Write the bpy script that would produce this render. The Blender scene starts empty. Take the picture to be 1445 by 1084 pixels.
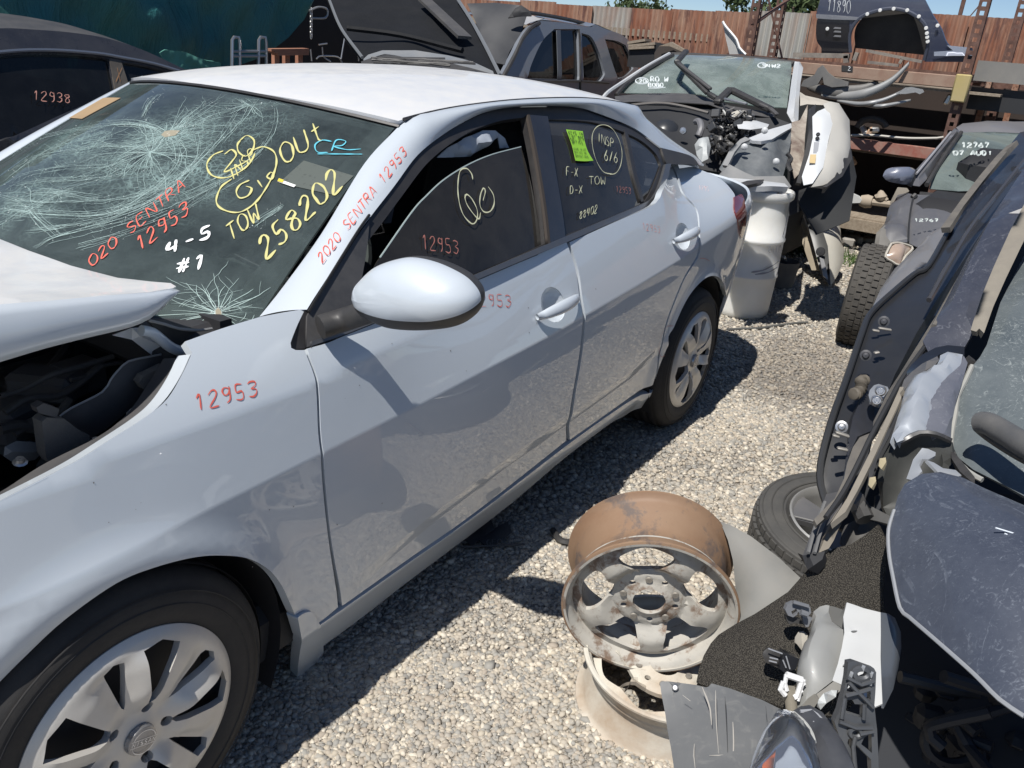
import bpy, math, random
import numpy as np
from mathutils import Vector, Matrix
from mathutils.geometry import delaunay_2d_cdt
random.seed(7); RNG = np.random.default_rng(7)
SC = bpy.context.scene; COL = SC.collection
# ---------------------------------------------------------------- camera
CAM = np.array([-0.6427, -2.0508, 1.5820]); FPX = 1170.86
CB = np.array([[0.5530557, -0.82936838, 0.07923062], [0.2818194, 0.2757213, 0.91899706], [0.78403267, 0.48592783, -0.38622134]])
cd = bpy.data.cameras.new('camera'); cam = bpy.data.objects.new('camera', cd); COL.objects.link(cam)
cd.sensor_width = 36; cd.lens = FPX * 36 / 1445; cd.clip_start = .02; cd.clip_end = 3000
m = Matrix.Identity(4)
for i in range(3):
    m[i][0] = CB[0][i]; m[i][1] = CB[1][i]; m[i][2] = -CB[2][i]; m[i][3] = CAM[i]
cam.matrix_world = m; SC.camera = cam
# ---------------------------------------------------------------- light
SUN = np.array([-.50, .03, .86]); SUN /= np.linalg.norm(SUN)
elev = math.asin(SUN[2])
wd = bpy.data.worlds.new('World'); SC.world = wd; wd.use_nodes = True
nt = wd.node_tree; bg = nt.nodes['Background']; sky = nt.nodes.new('ShaderNodeTexSky'); sky.sky_type = 'NISHITA'
sky.sun_disc = False; sky.sun_elevation = elev; sky.sun_rotation = math.atan2(SUN[0], SUN[1])
sky.air_density = .8; sky.altitude = 1800; sky.dust_density = .1; sky.ozone_density = 3.0
nt.links.new(sky.outputs[0], bg.inputs[0]); bg.inputs[1].default_value = .085
sl = bpy.data.lights.new('sun', 'SUN'); sl.energy = 4.9; sl.angle = math.radians(.53); sl.color = (1, .96, .9)
so = bpy.data.objects.new('sun', sl); COL.objects.link(so)
so.rotation_euler = Vector(SUN).to_track_quat('Z', 'Y').to_euler(); so.location = (0, 0, 20)
SC.view_settings.view_transform = 'Standard'; SC.view_settings.look = 'None'
SC.view_settings.exposure = 0.14; SC.view_settings.gamma = 1
# ---------------------------------------------------------------- helpers
def rays(q):
    q = np.atleast_2d(np.asarray(q, float))
    return np.stack([(q[:, 0]-722.5)/FPX, -(q[:, 1]-542)/FPX, np.ones(len(q))], 1) @ CB
def at(q, ax, v):
    d = rays(q)[0]; t = (v-CAM[ax])/d[ax]; return CAM+t*d
def atd(q, dist):
    """point on the line of sight of a photo point, dist metres along the viewing axis"""
    return CAM + rays(q)[0]*dist
def proj(P):
    q = (np.atleast_2d(P)-CAM) @ CB.T
    return np.stack([722.5+FPX*q[:, 0]/q[:, 2], 542-FPX*q[:, 1]/q[:, 2]], 1)
def nrm(v):
    v = np.asarray(v, float); return v/(np.linalg.norm(v, axis=-1, keepdims=True)+1e-12)
def tag(o, label=None, cat=None, group=None, kind=None):
    if label: o['label'] = label
    if cat: o['category'] = cat
    if group: o['group'] = group
    if kind: o['kind'] = kind
    return o
def thing(name, label, cat, loc=(0, 0, 0), group=None):
    o = bpy.data.objects.new(name, None); COL.objects.link(o); o.location = tuple(loc); o.empty_display_size = .1
    return tag(o, label, cat, group)
def link(name, me, mat, parent=None, label=None):
    o = bpy.data.objects.new(name, me); COL.objects.link(o)
    if mat is not None and not me.materials: me.materials.append(mat)
    if parent is not None:
        o.parent = parent
        p = parent; off = Vector((0, 0, 0))
        while p is not None: off += p.location; p = p.parent
        o.location = -off
    if label: o['label'] = label
    return o
def mesh(name, V, F, mat, parent=None, smooth=True, N=None, label=None, sharp=None):
    me = bpy.data.meshes.new(name); me.from_pydata([tuple(map(float, v)) for v in V], [], [tuple(map(int, f)) for f in F])
    if smooth: me.polygons.foreach_set('use_smooth', [True]*len(me.polygons))
    me.update()
    if N is not None: me.normals_split_custom_set_from_vertices([tuple(map(float, n)) for n in N])
    elif smooth and sharp: me.set_sharp_from_angle(angle=math.radians(sharp))
    return link(name, me, mat, parent, label)
def copy_thing(o, loc=None, parent=None):
    c = o.copy(); COL.objects.link(c)
    if parent is not None: c.parent = parent
    if loc is not None: c.location = loc
    for ch in list(o.children): copy_thing(ch, parent=c)
    return c
class MB:
    """collects simple shapes into one mesh"""
    def __init__(s): s.V = []; s.F = []
    def add(s, V, F):
        n = len(s.V); s.V += [tuple(map(float, v)) for v in V]; s.F += [tuple(int(i)+n for i in f) for f in F]; return s
    def box(s, c, size, R=None, bev=0.0):
        hx, hy, hz = np.array(size)/2; b = min(bev, hx*.9, hy*.9, hz*.9)
        if b <= 0:
            V = np.array([[x, y, z] for x in (-hx, hx) for y in (-hy, hy) for z in (-hz, hz)])
            F = [(0, 1, 3, 2), (4, 6, 7, 5), (0, 4, 5, 1), (2, 3, 7, 6), (0, 2, 6, 4), (1, 5, 7, 3)]
        else:
            V = []; 
            for sx in (-1, 1):
                for sy in (-1, 1):
                    for sz in (-1, 1):
                        V += [[sx*hx, sy*(hy-b), sz*(hz-b)], [sx*(hx-b), sy*hy, sz*(hz-b)], [sx*(hx-b), sy*(hy-b), sz*hz]]
            V = np.array(V); i = lambda a, b_, c_, k: ((a*2+b_)*2+c_)*3+k
            F = [(i(0,0,0,0),i(0,0,1,0),i(0,1,1,0),i(0,1,0,0)), (i(1,0,0,0),i(1,1,0,0),i(1,1,1,0),i(1,0,1,0)),
                 (i(0,0,0,1),i(1,0,0,1),i(1,0,1,1),i(0,0,1,1)), (i(0,1,0,1),i(0,1,1,1),i(1,1,1,1),i(1,1,0,1)),
                 (i(0,0,0,2),i(0,1,0,2),i(1,1,0,2),i(1,0,0,2)), (i(0,0,1,2),i(1,0,1,2),i(1,1,1,2),i(0,1,1,2))]
            for a in (0, 1):
                for c_ in (0, 1):
                    F += [(i(a,0,c_,0),i(a,1,c_,0),i(a,1,c_,2),i(a,0,c_,2)), (i(a,c_,0,0),i(a,c_,1,0),i(a,c_,1,1),i(a,c_,0,1)), (i(0,a,c_,1),i(1,a,c_,1),i(1,a,c_,2),i(0,a,c_,2))]
                    for d_ in (0, 1): F.append((i(a,c_,d_,0),i(a,c_,d_,1),i(a,c_,d_,2)))
        if R is not None: V = V @ np.array(R).T
        return s.add(V+np.array(c), F)
    def bar(s, a, b, w, h=None, up=(0, 0, 1), bev=0.0):
        a = np.array(a, float); b = np.array(b, float); d = b-a; L = np.linalg.norm(d); d = d/L; h = h or w
        u = np.array(up, float); x = np.cross(u, d)
        if np.linalg.norm(x) < 1e-4: x = np.cross([1, 0, 0], d)
        x = nrm(x); u = np.cross(d, x)
        return s.box((a+b)/2, (L, w, h), np.stack([d, x, u], 1), bev)
    def tube(s, P, r, n=8, caps=True, closed=False):
        P = np.array(P, float); m_ = len(P); r = np.broadcast_to(np.array(r, float), (m_,))
        T = np.gradient(P, axis=0) if not closed else (np.roll(P, -1, 0)-np.roll(P, 1, 0)); T = nrm(T)
        a = np.array([0, 0, 1.]) if abs(T[0][2]) < .9 else np.array([1., 0, 0]); x = nrm(np.cross(T[0], a)); V = []
        for i in range(m_):
            x = nrm(x-T[i]*x.dot(T[i])); y = np.cross(T[i], x)
            for k in range(n):
                t = 2*math.pi*k/n; V.append(P[i]+r[i]*(math.cos(t)*x+math.sin(t)*y))
        F = []
        for i in range(m_ if closed else m_-1):
            j = (i+1) % m_
            for k in range(n): F.append((i*n+k, i*n+(k+1) % n, j*n+(k+1) % n, j*n+k))
        if caps and not closed: F.append(tuple(range(n))[::-1]); F.append(tuple((m_-1)*n+k for k in range(n)))
        return s.add(V, F)
    def lathe(s, prof, c=(0, 0, 0), ax=(0, 0, 1), n=32, R=None, closed=False):
        """prof: list of (radius, height) along axis ax"""
        ax = nrm(ax); a = np.array([0, 0, 1.]) if abs(ax[2]) < .9 else np.array([1., 0, 0]); x = nrm(np.cross(a, ax)); y = np.cross(ax, x); c = np.array(c, float)
        V = [c+ax*h+r*(math.cos(2*math.pi*k/n)*x+math.sin(2*math.pi*k/n)*y) for r, h in prof for k in range(n)]; F = []
        m_ = len(prof)
        for i in range(m_ if closed else m_-1):
            j = (i+1) % m_
            for k in range(n): F.append((i*n+k, i*n+(k+1) % n, j*n+(k+1) % n, j*n+k))
        return s.add(V, F)
    def build(s, name, mat, parent=None, smooth=True, label=None, sharp=40):
        return mesh(name, s.V, s.F, mat, parent, smooth, None, label, sharp)
def catmull(P, step):
    P = np.array(P, float)
    if len(P) < 3:
        n = max(1, int(np.linalg.norm(P[1]-P[0])/step)); return np.array([P[0]+(P[1]-P[0])*i/n for i in range(n+1)])
    Q = np.vstack([2*P[0]-P[1], P, 2*P[-1]-P[-2]]); out = []
    for i in range(1, len(Q)-2):
        n = max(1, int(math.ceil(np.linalg.norm(Q[i+1]-Q[i])/step)))
        for k in range(n):
            t = k/n; a, b, c, d = Q[i-1], Q[i], Q[i+1], Q[i+2]
            out.append(.5*((2*b)+(c-a)*t+(2*a-5*b+4*c-d)*t*t+(3*b-a-3*c+d)*t**3))
    out.append(P[-1]); return np.array(out)
def outline(segs, step):
    """segments of points, smooth inside each, corners where they meet; closes itself"""
    out = []
    for sg in segs:
        c = catmull(sg, step)
        if out and np.linalg.norm(c[0]-out[-1]) < 1e-6: c = c[1:]
        out += list(c)
    if np.linalg.norm(out[0]-out[-1]) < 1e-6: out.pop()
    res = []
    for i in range(len(out)):
        a = out[i]; b = out[(i+1) % len(out)]; n = max(1, int(np.linalg.norm(b-a)/step+.4))
        for k in range(n): res.append(a+(b-a)*k/n)
    return np.array(res)
def inpoly(P, poly):
    x, y = P[:, 0], P[:, 1]; r = np.zeros(len(P), bool); n = len(poly)
    for i in range(n):
        x1, y1 = poly[i]; x2, y2 = poly[(i+1) % n]
        if y1 == y2: continue
        c = ((y1 > y) != (y2 > y)) & (x < (x2-x1)*(y-y1)/(y2-y1)+x1); r ^= c
    return r
def segdist(P, poly):
    d = np.full(len(P), 1e9); n = len(poly)
    for i in range(n):
        a = poly[i]; b = poly[(i+1) % n]; ab = b-a; L = ab.dot(ab)+1e-12
        t = np.clip(((P-a)@ab)/L, 0, 1); d = np.minimum(d, np.linalg.norm(P-a-t[:, None]*ab, axis=1))
    return d
def fill(poly, grid, holes=(), feats=()):
    """triangulate a 2D outline with interior grid points; returns V2, F, rings"""
    poly = np.array(poly, float); lo = poly.min(0); hi = poly.max(0)
    gx, gy = np.meshgrid(np.arange(lo[0], hi[0], grid), np.arange(lo[1], hi[1], grid*.866)); gx = gx+(np.arange(gx.shape[0]) % 2)[:, None]*grid*.5
    G = np.stack([gx.ravel(), gy.ravel()], 1)
    if len(G): G = G[inpoly(G, poly)]
    if len(G): G = G[segdist(G, poly) > grid*.4]
    for h in holes:
        if len(G): G = G[~inpoly(G, h)]; 
        if len(G): G = G[segdist(G, h) > grid*.4]
    fp = []
    for ft in feats:
        ft = np.array(ft); ft = ft[inpoly(ft, poly)]
        if len(ft): ft = ft[segdist(ft, poly) > grid*.12]
        for h in holes:
            if len(ft): ft = ft[~inpoly(ft, h)]
            if len(ft): ft = ft[segdist(ft, h) > grid*.12]
        if len(ft): fp.append(ft)
    if fp:
        fa = np.vstack(fp)
        if len(G): G = G[np.array([np.min(((fa-g)**2).sum(1)) for g in G]) > (grid*.38)**2]
        G = np.vstack([G, fa]) if len(G) else fa
    pts = [Vector(p) for p in poly]; E = [(i, (i+1) % len(poly)) for i in range(len(poly))]; rings = [list(range(len(poly)))]
    for h in holes:
        n = len(pts); pts += [Vector(p) for p in h]; E += [(n+i, n+(i+1) % len(h)) for i in range(len(h))]; rings.append(list(range(n, n+len(h))))
    pts += [Vector(p) for p in G]
    vo, eo, fo, ov, oe, of = delaunay_2d_cdt(pts, E, [], 0, 1e-7)
    V = np.array([tuple(v) for v in vo]); inv = {}
    for i, l in enumerate(ov):
        for k in l: inv[k] = i
    rings = [[inv[k] for k in r] for r in rings]
    F = np.array([f for f in fo if len(f) == 3]); C = V[F].mean(1); k = inpoly(C, poly)
    for h in holes: k &= ~inpoly(C, np.array(h))
    return V, F[k], rings
class Surf:
    def __init__(s, fn, u0, u1, v0, v1): s.f = fn; s.b = (u0, u1, v0, v1); s.seed = None
    def __call__(s, uv): uv = np.atleast_2d(uv); return s.f(uv[:, 0], uv[:, 1])
    def normal(s, uv):
        uv = np.atleast_2d(uv).astype(float); e = 1e-3
        du = s(uv+[e, 0])-s(uv-[e, 0]); dv = s(uv+[0, e])-s(uv-[0, e]); n = nrm(np.cross(du, dv)); P = s(uv)
        sg = s.sgn if hasattr(s, 'sgn') else 1
        return n*sg
    def inv(s, q):
        q = np.atleast_2d(np.array(q, float)); u0, u1, v0, v1 = s.b
        if s.seed is None:
            U, V = np.meshgrid(np.linspace(u0, u1, 40), np.linspace(v0, v1, 40)); s.seed = np.stack([U.ravel(), V.ravel()], 1)
            P = s(s.seed); s.sp = proj(P); n = s.normal(s.seed); s.ok = ((P-CAM)*n).sum(1) < 0
            if s.ok.sum() < 20: s.ok[:] = True
        D = ((q[:, None]-s.sp[None])**2).sum(2)+(~s.ok)[None]*1e7; uv = s.seed[D.argmin(1)].copy(); e = 1e-4
        for _ in range(12):
            r = proj(s(uv))-q; ju = (proj(s(uv+[e, 0]))-q-r)/e; jv = (proj(s(uv+[0, e]))-q-r)/e
            det = ju[:, 0]*jv[:, 1]-jv[:, 0]*ju[:, 1]; det = np.where(abs(det) < 1e-3, 1e-3, det)
            d = -np.stack([(r[:, 0]*jv[:, 1]-jv[:, 0]*r[:, 1])/det, (ju[:, 0]*r[:, 1]-r[:, 0]*ju[:, 1])/det], 1)
            uv = uv+np.clip(d, -.15, .15)
        return uv
def panel(S, name, segs, mat, parent, grid=.025, off=0., thick=.012, px=True, holes=(), feats=(), step=None, shrink=0., label=None):
    """a sheet lying on surface S, outlined by photo points (px) or by surface coordinates"""
    if px: segs = [S.inv(sg) for sg in segs]; holes = [[S.inv(sg) for sg in h] for h in holes]
    step = step or grid*.7
    poly = outline(segs, step); H = [outline(h, step) for h in holes]
    V2, F, rings = fill(poly, grid, H, feats); n = S.normal(V2); P = S(V2)+n*off
    a = np.cross(P[F[:, 1]]-P[F[:, 0]], P[F[:, 2]]-P[F[:, 0]]); fl = (a*n[F[:, 0]]).sum(1) < 0; F[fl] = F[fl][:, ::-1]
    V = list(P); N = list(n); FF = [tuple(f) for f in F]
    if thick:
        for ri, r in enumerate(rings):
            m_ = len(r); pr = P[r]; nr = n[r]; t = nrm(np.roll(pr, -1, 0)-np.roll(pr, 1, 0)); o = np.cross(t, nr)
            c = P.mean(0)
            c2 = np.array(poly).mean(0) if ri == 0 else None
            area = sum(V2[r[i]][0]*V2[r[(i+1) % m_]][1]-V2[r[(i+1) % m_]][0]*V2[r[i]][1] for i in range(m_))
            # outward side test by stepping
            b = len(V); V += list(pr); N += list(nrm(o*.85+nr*.5)*1.0); V += list(pr-nr*thick-o*0); N += list(o)
            FF += [(b+i, b+(i+1) % m_, b+m_+(i+1) % m_, b+m_+i) for i in range(m_)]
    return mesh(name, V, FF, mat, parent, True, N if not thick else None, label, 38) if False else _pm(name, V, FF, mat, parent, N, len(P), label)
def _pm(name, V, FF, mat, parent, N, n0, label):
    me = bpy.data.meshes.new(name); me.from_pydata([tuple(map(float, v)) for v in V], [], [tuple(map(int, f)) for f in FF])
    me.polygons.foreach_set('use_smooth', [True]*len(me.polygons)); me.update()
    # analytic normals on the skin, computed ones on the rim
    cn = np.zeros(len(me.vertices)*3); me.vertices.foreach_get('normal', cn); cn = cn.reshape(-1, 3); cn[:n0] = np.array(N[:n0])
    me.normals_split_custom_set_from_vertices([tuple(map(float, n)) for n in cn])
    return link(name, me, mat, parent, label)
def fit_sheet(P):
    c = P.mean(0); u, s, vt = np.linalg.svd(P-c); return c, vt[0], vt[1], vt[2]
def sheet(name, P3, mat, parent=None, grid=.03, thick=.004, bulge=0., noise=0., smooth=True, holes=(), crease=(), label=None, sm_step=None, corners=True, freq=6):
    """a bent sheet through a 3D outline; inside it interpolates the rim (plus optional ridge points)"""
    P3 = np.array(P3, float)
    if sm_step:
        P3 = catmull(np.vstack([P3, P3[:1]]), sm_step)[:-1]
    c, ex, ey, ez = fit_sheet(P3)
    if (CAM-c).dot(ez) < 0: ez = -ez; ey = -ey
    uv = np.stack([(P3-c)@ex, (P3-c)@ey], 1); w = (P3-c)@ez
    step = grid; poly = []; W = []
    for i in range(len(uv)):
        j = (i+1) % len(uv); n = max(1, int(np.linalg.norm(uv[j]-uv[i])/step))
        for k in range(n): poly.append(uv[i]+(uv[j]-uv[i])*k/n); W.append(w[i]+(w[j]-w[i])*k/n)
    poly = np.array(poly); W = np.array(W)
    H = []
    for h in holes:
        h = np.array(h, float); H.append(np.stack([(h-c)@ex, (h-c)@ey], 1))
    V2, F, rings = fill(poly, grid, H)
    K = poly; KW = W
    if len(crease):
        cr = np.array(crease, float); K = np.vstack([poly, np.stack([(cr-c)@ex, (cr-c)@ey], 1)]); KW = np.concatenate([W, (cr-c)@ez])
    d = np.linalg.norm(V2[:, None]-K[None], axis=2); wt = 1/(d+1e-5)**3; Z = (wt*KW).sum(1)/wt.sum(1)
    bd = segdist(V2, poly); R = max(bd.max(), 1e-6)
    fx = np.zeros(len(V2), bool)
    for r in rings[:1]: fx[r] = True
    if len(crease): fx[d[:, len(poly):].argmin(0)] = True
    for r in rings[0:1]:
        Z[r] = W[d[r][:, :len(poly)].argmin(1)]
    ee = np.vstack([F[:, [0, 1]], F[:, [1, 2]], F[:, [2, 0]]]); ee = np.vstack([ee, ee[:, ::-1]]); dg = np.bincount(ee[:, 0], minlength=len(V2)).clip(1)
    for _ in range(160):
        s_ = np.bincount(ee[:, 0], weights=Z[ee[:, 1]], minlength=len(V2))/dg; Z = np.where(fx, Z, s_)
    
    if bulge:
        mb_ = np.zeros(len(V2)); fb = np.zeros(len(V2), bool)
        for r in rings: fb[r] = True
        for _ in range(420): mb_ = np.where(fb, 0, np.bincount(ee[:, 0], weights=mb_[ee[:, 1]], minlength=len(V2))/dg+1e-3)
        mb_ = mb_/max(mb_.max(), 1e-9); Z = Z+bulge*(np.sqrt(mb_) if sm_step else mb_)
    if noise:
        x, y = V2[:, 0]*freq, V2[:, 1]*freq; Z = Z+noise*(np.sin(x*1.3+2*np.sin(y*.9))+.6*np.sin(y*2.1+x*.7+1)+.4*np.sin(x*3.7-y*2.9))*.5*np.clip(bd/.02, .3, 1)
    P = c+V2[:, :1]*ex+V2[:, 1:]*ey+Z[:, None]*ez
    a = np.cross(P[F[:, 1]]-P[F[:, 0]], P[F[:, 2]]-P[F[:, 0]])@ez; F[a < 0] = F[a < 0][:, ::-1]
    n = len(P); vn = np.zeros_like(P)
    fn_ = np.cross(P[F[:, 1]]-P[F[:, 0]], P[F[:, 2]]-P[F[:, 0]])
    for k in range(3): np.add.at(vn, F[:, k], fn_)
    vn = nrm(vn); V = np.vstack([P, P-vn*thick]); FF = [tuple(f) for f in F]+[tuple(f[::-1]+n) for f in F]
    for r in rings:
        m_ = len(r); FF += [(r[i], r[i]+n, r[(i+1) % m_]+n, r[(i+1) % m_]) for i in range(m_)]
    return mesh(name, V, FF, mat, parent, smooth, None, label, 35)
def px3(pts, ax=None, v=None):
    """photo points -> 3D. each point (x,y,dist) measured along the viewing axis, or (x,y) on plane ax=v"""
    return np.array([at(p[:2], ax, v) if ax is not None else atd(p[:2], p[2]) for p in pts])
def loft(name, A, B, mat, parent, n=6, bulge=0., side=None, label=None, thick=0, sections=None):
    """skin between two 3D curves of equal length; bulge pushes the middle along the section normal"""
    A = np.array(A); B = np.array(B); m_ = len(A); V = []
    T = nrm(np.gradient((A+B)/2, axis=0)); W_ = nrm(B-A); N_ = nrm(np.cross(T, W_))
    ref = (CAM-(A+B)/2) if side is None else np.array(side)-(A+B)/2
    sg = np.sign((N_*ref).sum(1)); sg = np.sign(sg.sum()) or 1; N_ = N_*sg
    bl = np.broadcast_to(np.array(bulge, float), (m_,))
    for i in range(m_):
        for k in range(n+1):
            t = k/n; V.append(A[i]+(B[i]-A[i])*t+N_[i]*bl[i]*4*t*(1-t))
    F = []
    for i in range(m_-1):
        for k in range(n):
            a = i*(n+1)+k; f = (a, a+1, a+n+2, a+n+1); F.append(f if sg < 0 else f[::-1])
    return mesh(name, V, F, mat, parent, True, None, label)
def resamp(P, n):
    P = np.array(P, float); L = np.concatenate([[0], np.cumsum(np.linalg.norm(np.diff(P, axis=0), axis=1))]); t = np.linspace(0, L[-1], n)
    return np.stack([np.interp(t, L, P[:, k]) for k in range(P.shape[1])], 1)
def ribbon(name, strokes, mat, parent, w=.006, label=None):
    """flat brush strokes: list of (points3d, normals3d)"""
    V = []; F = []
    for st in strokes:
        P, N = st[0], st[1]; ww = st[2] if len(st) > 2 else w*.58
        if len(P) < 2: continue
        T = nrm(np.gradient(P, axis=0)); S_ = nrm(np.cross(N, T)); b = len(V); m_ = len(P)
        k = np.ones(m_); k = k+(.28*np.sin(np.arange(m_)*.9+b*1.7)+.18*np.sin(np.arange(m_)*.37+b)); k[0] *= .55; k[-1] *= .45; k = (k*ww/2)[:, None]
        V += list(P-S_*k)+list(P+S_*k); F += [(b+i, b+i+1, b+m_+i+1, b+m_+i) for i in range(m_-1)]
    return mesh(name, V, F, mat, parent, True, None, label)
# ---------------------------------------------------------------- stroke lettering
G_ = {'0': ['30 11 04 07 29 49 66 63 51 30'], '1': ['17 39 30'], '2': ['07 29 49 57 45 00 60'], '3': ['08 29 58 56 25 54 52 30 01'], '4': ['19 04 54', '49 40'], '5': ['59 19 15 45 53 51 30 01'],
      '6': ['49 26 03 11 30 51 54 35 14'], '7': ['09 59 20'], '8': ['35 07 28 48 56 35 13 11 30 51 53 35'], '9': ['58 29 18 16 25 45 57 59 52 30'], '#': ['20 39', '40 59', '03 63', '06 66'],
      'A': ['00 39 60', '13 53'], 'B': ['00 09 39 57 35 05', '35 53 50 00'], 'C': ['58 29 06 03 20 51'], 'D': ['00 09 39 56 53 30 00'], 'E': ['59 09 00 50', '05 45'], 'F': ['00 09 59', '05 45'], 'G': ['58 29 06 03 20 50 54 34'],
      'H': ['09 00', '59 50', '05 55'], 'I': ['39 30'], 'K': ['09 00', '59 04 50'], 'L': ['09 00 50'], 'M': ['00 09 34 69 60'], 'N': ['00 09 60 69'], 'O': ['30 11 04 07 29 49 66 63 51 30'], 'P': ['00 09 49 57 45 05'],
      'R': ['00 09 49 57 45 05', '25 60'], 'S': ['58 29 07 25 53 51 30 01'], 'T': ['09 69', '39 30'], 'U': ['09 02 20 40 62 69'], 'V': ['09 30 69'], 'W': ['09 10 35 50 69'], 'X': ['00 69', '09 60'], 'Y': ['09 35 69', '35 30'],
      'Z': ['09 69 00 60'], '.': ['30 31'], '-': ['14 54'], '/': ['10 59'], 'u': ['05 01 20 41 55', '55 50'], 't': ['39 31 50', '16 56'], 'o': ['30 02 14 34 52 30'], 'e': ['03 53 45 16 02 20 50'], 'r': ['06 00', '04 26 46']}
def strokes_on(S, P, off=.002, step=.008):
    """photo polyline -> stroke on surface S"""
    uv = S.inv(catmull(P, 3.0)) if len(P) > 1 else S.inv(P)
    n = S.normal(uv); return (S(uv)+n*off, n)
def write_px(S, text, p0, adv, up, w=.006, off=.002, jit=.06, straight=False):
    """letters along a line in the photo: adv = one letter's advance (x,y), up = letter height vector"""
    out = []; p0 = np.array(p0, float); adv = np.array(adv, float); up = np.array(up, float)
    for i, ch in enumerate(text):
        for st in G_.get(ch, []):
            pts = []
            for a in st.split():
                x = int(a[0])/6*.72; y = int(a[1])/9
                jx, jy = (RNG.uniform(-jit, jit, 2) if jit else (0, 0)); pts.append(p0+adv*(i+x+jx*.6)+up*(y+jy*.7))
            pts = np.array(pts)
            if straight:
                q = []
                for a, b in zip(pts[:-1], pts[1:]): q += [a, (a+b)/2]
                q.append(pts[-1]); uv = S.inv(np.array(q)); n = S.normal(uv); out.append((S(uv)+n*off, n))
            else: out.append(strokes_on(S, pts, off))
    return out
# ---------------------------------------------------------------- materials
MATS = {}
def nodes(name):
    m_ = bpy.data.materials.new(name); m_.use_nodes = True; t = m_.node_tree; return m_, t, t.nodes['Principled BSDF'], t.nodes.new('ShaderNodeTexCoord')
def noise_(t, tc, scale, detail=4, rough=.6, dist=0, vec=None):
    n = t.nodes.new('ShaderNodeTexNoise'); n.inputs['Scale'].default_value = scale; n.inputs['Detail'].default_value = detail; n.inputs['Roughness'].default_value = rough; n.inputs['Distortion'].default_value = dist
    t.links.new(vec if vec is not None else tc.outputs['Object'], n.inputs['Vector']); return n.outputs['Fac']
def ramp_(t, src, lo, hi, a=(0, 0, 0, 1), b=(1, 1, 1, 1)):
    r = t.nodes.new('ShaderNodeValToRGB'); r.color_ramp.elements[0].position = lo; r.color_ramp.elements[1].position = hi
    r.color_ramp.elements[0].color = a; r.color_ramp.elements[1].color = b; t.links.new(src, r.inputs[0]); return r.outputs[0]
def mix_(t, f, a, b, mode='MIX'):
    n = t.nodes.new('ShaderNodeMix'); n.data_type = 'RGBA'; n.blend_type = mode
    for i, v in ((0, f), (6, a), (7, b)):
        if hasattr(v, 'is_output') or isinstance(v, bpy.types.NodeSocket): t.links.new(v, n.inputs[i])
        elif i == 0: n.inputs[0].default_value = v
        else: n.inputs[i].default_value = (*v[:3], 1)
    return n.outputs[2]
def bump_(t, bsdf, h, dist, strength=1.):
    b = t.nodes.new('ShaderNodeBump'); b.inputs['Distance'].default_value = dist; b.inputs['Strength'].default_value = strength
    t.links.new(h, b.inputs['Height']); t.links.new(b.outputs[0], bsdf.inputs['Normal'])
def mapping_(t, tc, sc, rot=(0, 0, 0)):
    mp = t.nodes.new('ShaderNodeMapping'); mp.inputs['Scale'].default_value = sc; mp.inputs['Rotation'].default_value = rot; t.links.new(tc.outputs['Object'], mp.inputs[0]); return mp.outputs[0]
def M(name, col, rough=.5, metal=0, dust=0., dcol=(.42, .38, .32), dscale=3, coat=0., bump=0., bscale=60, spec=.5, updust=0., streak=0., var=0., spots=0.):
    if name in MATS: return MATS[name]
    if col is None: raise ValueError(name)
    m_, t, b, tc = nodes(name); c = (*col, 1); b.inputs['Roughness'].default_value = rough; b.inputs['Metallic'].default_value = metal
    b.inputs['Base Color'].default_value = c; b.inputs['Coat Weight'].default_value = coat; b.inputs['Coat Roughness'].default_value = .025; b.inputs['Specular IOR Level'].default_value = spec
    src = None
    if var:
        v = ramp_(t, noise_(t, tc, 2.3, 5), .3, .75); src = mix_(t, v, [x*(1-var) for x in col], [min(1, x*(1+var)) for x in col])
    f = None
    if dust or updust or streak or spots:
        f = None
        def addf(a):
            nonlocal f
            if f is None: f = a
            else:
                q = t.nodes.new('ShaderNodeMath'); q.operation = 'MAXIMUM'; t.links.new(f, q.inputs[0]); t.links.new(a, q.inputs[1]); f = q.outputs[0]
        def mul(a, k):
            q = t.nodes.new('ShaderNodeMath'); q.operation = 'MULTIPLY'; t.links.new(a, q.inputs[0])
            if isinstance(k, float): q.inputs[1].default_value = k
            else: t.links.new(k, q.inputs[1])
            return q.outputs[0]
        if dust: addf(mul(ramp_(t, noise_(t, tc, dscale, 8, .7), .25, .8), float(dust)))
        if spots: addf(mul(ramp_(t, noise_(t, tc, 90, 3, .7), .58, .72), float(spots)))
        if streak: addf(mul(ramp_(t, noise_(t, tc, 1, 6, .7, 1.5, mapping_(t, tc, (26, 26, 3))), .45, .7), float(streak)))
        if updust:
            g = t.nodes.new('ShaderNodeNewGeometry'); sx = t.nodes.new('ShaderNodeSeparateXYZ'); t.links.new(g.outputs['Normal'], sx.inputs[0])
            up = ramp_(t, sx.outputs[2], .35, .98); nn = ramp_(t, noise_(t, tc, dscale*2, 8, .75), .2, .75); addf(mul(mul(up, nn), float(updust)))
        base = src if src is not None else col
        o = mix_(t, f, base, dcol); t.links.new(o, b.inputs['Base Color'])
        rr = t.nodes.new('ShaderNodeMapRange'); rr.inputs['To Min'].default_value = rough; rr.inputs['To Max'].default_value = .85; t.links.new(f, rr.inputs[0]); t.links.new(rr.outputs[0], b.inputs['Roughness'])
        if coat:
            rr = t.nodes.new('ShaderNodeMapRange'); rr.inputs['To Min'].default_value = coat; rr.inputs['To Max'].default_value = 0; t.links.new(f, rr.inputs[0]); t.links.new(rr.outputs[0], b.inputs['Coat Weight'])
    elif src is not None: t.links.new(src, b.inputs['Base Color'])
    if bump: bump_(t, b, noise_(t, tc, bscale, 5, .65), bump)
    MATS[name] = m_; return m_
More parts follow.
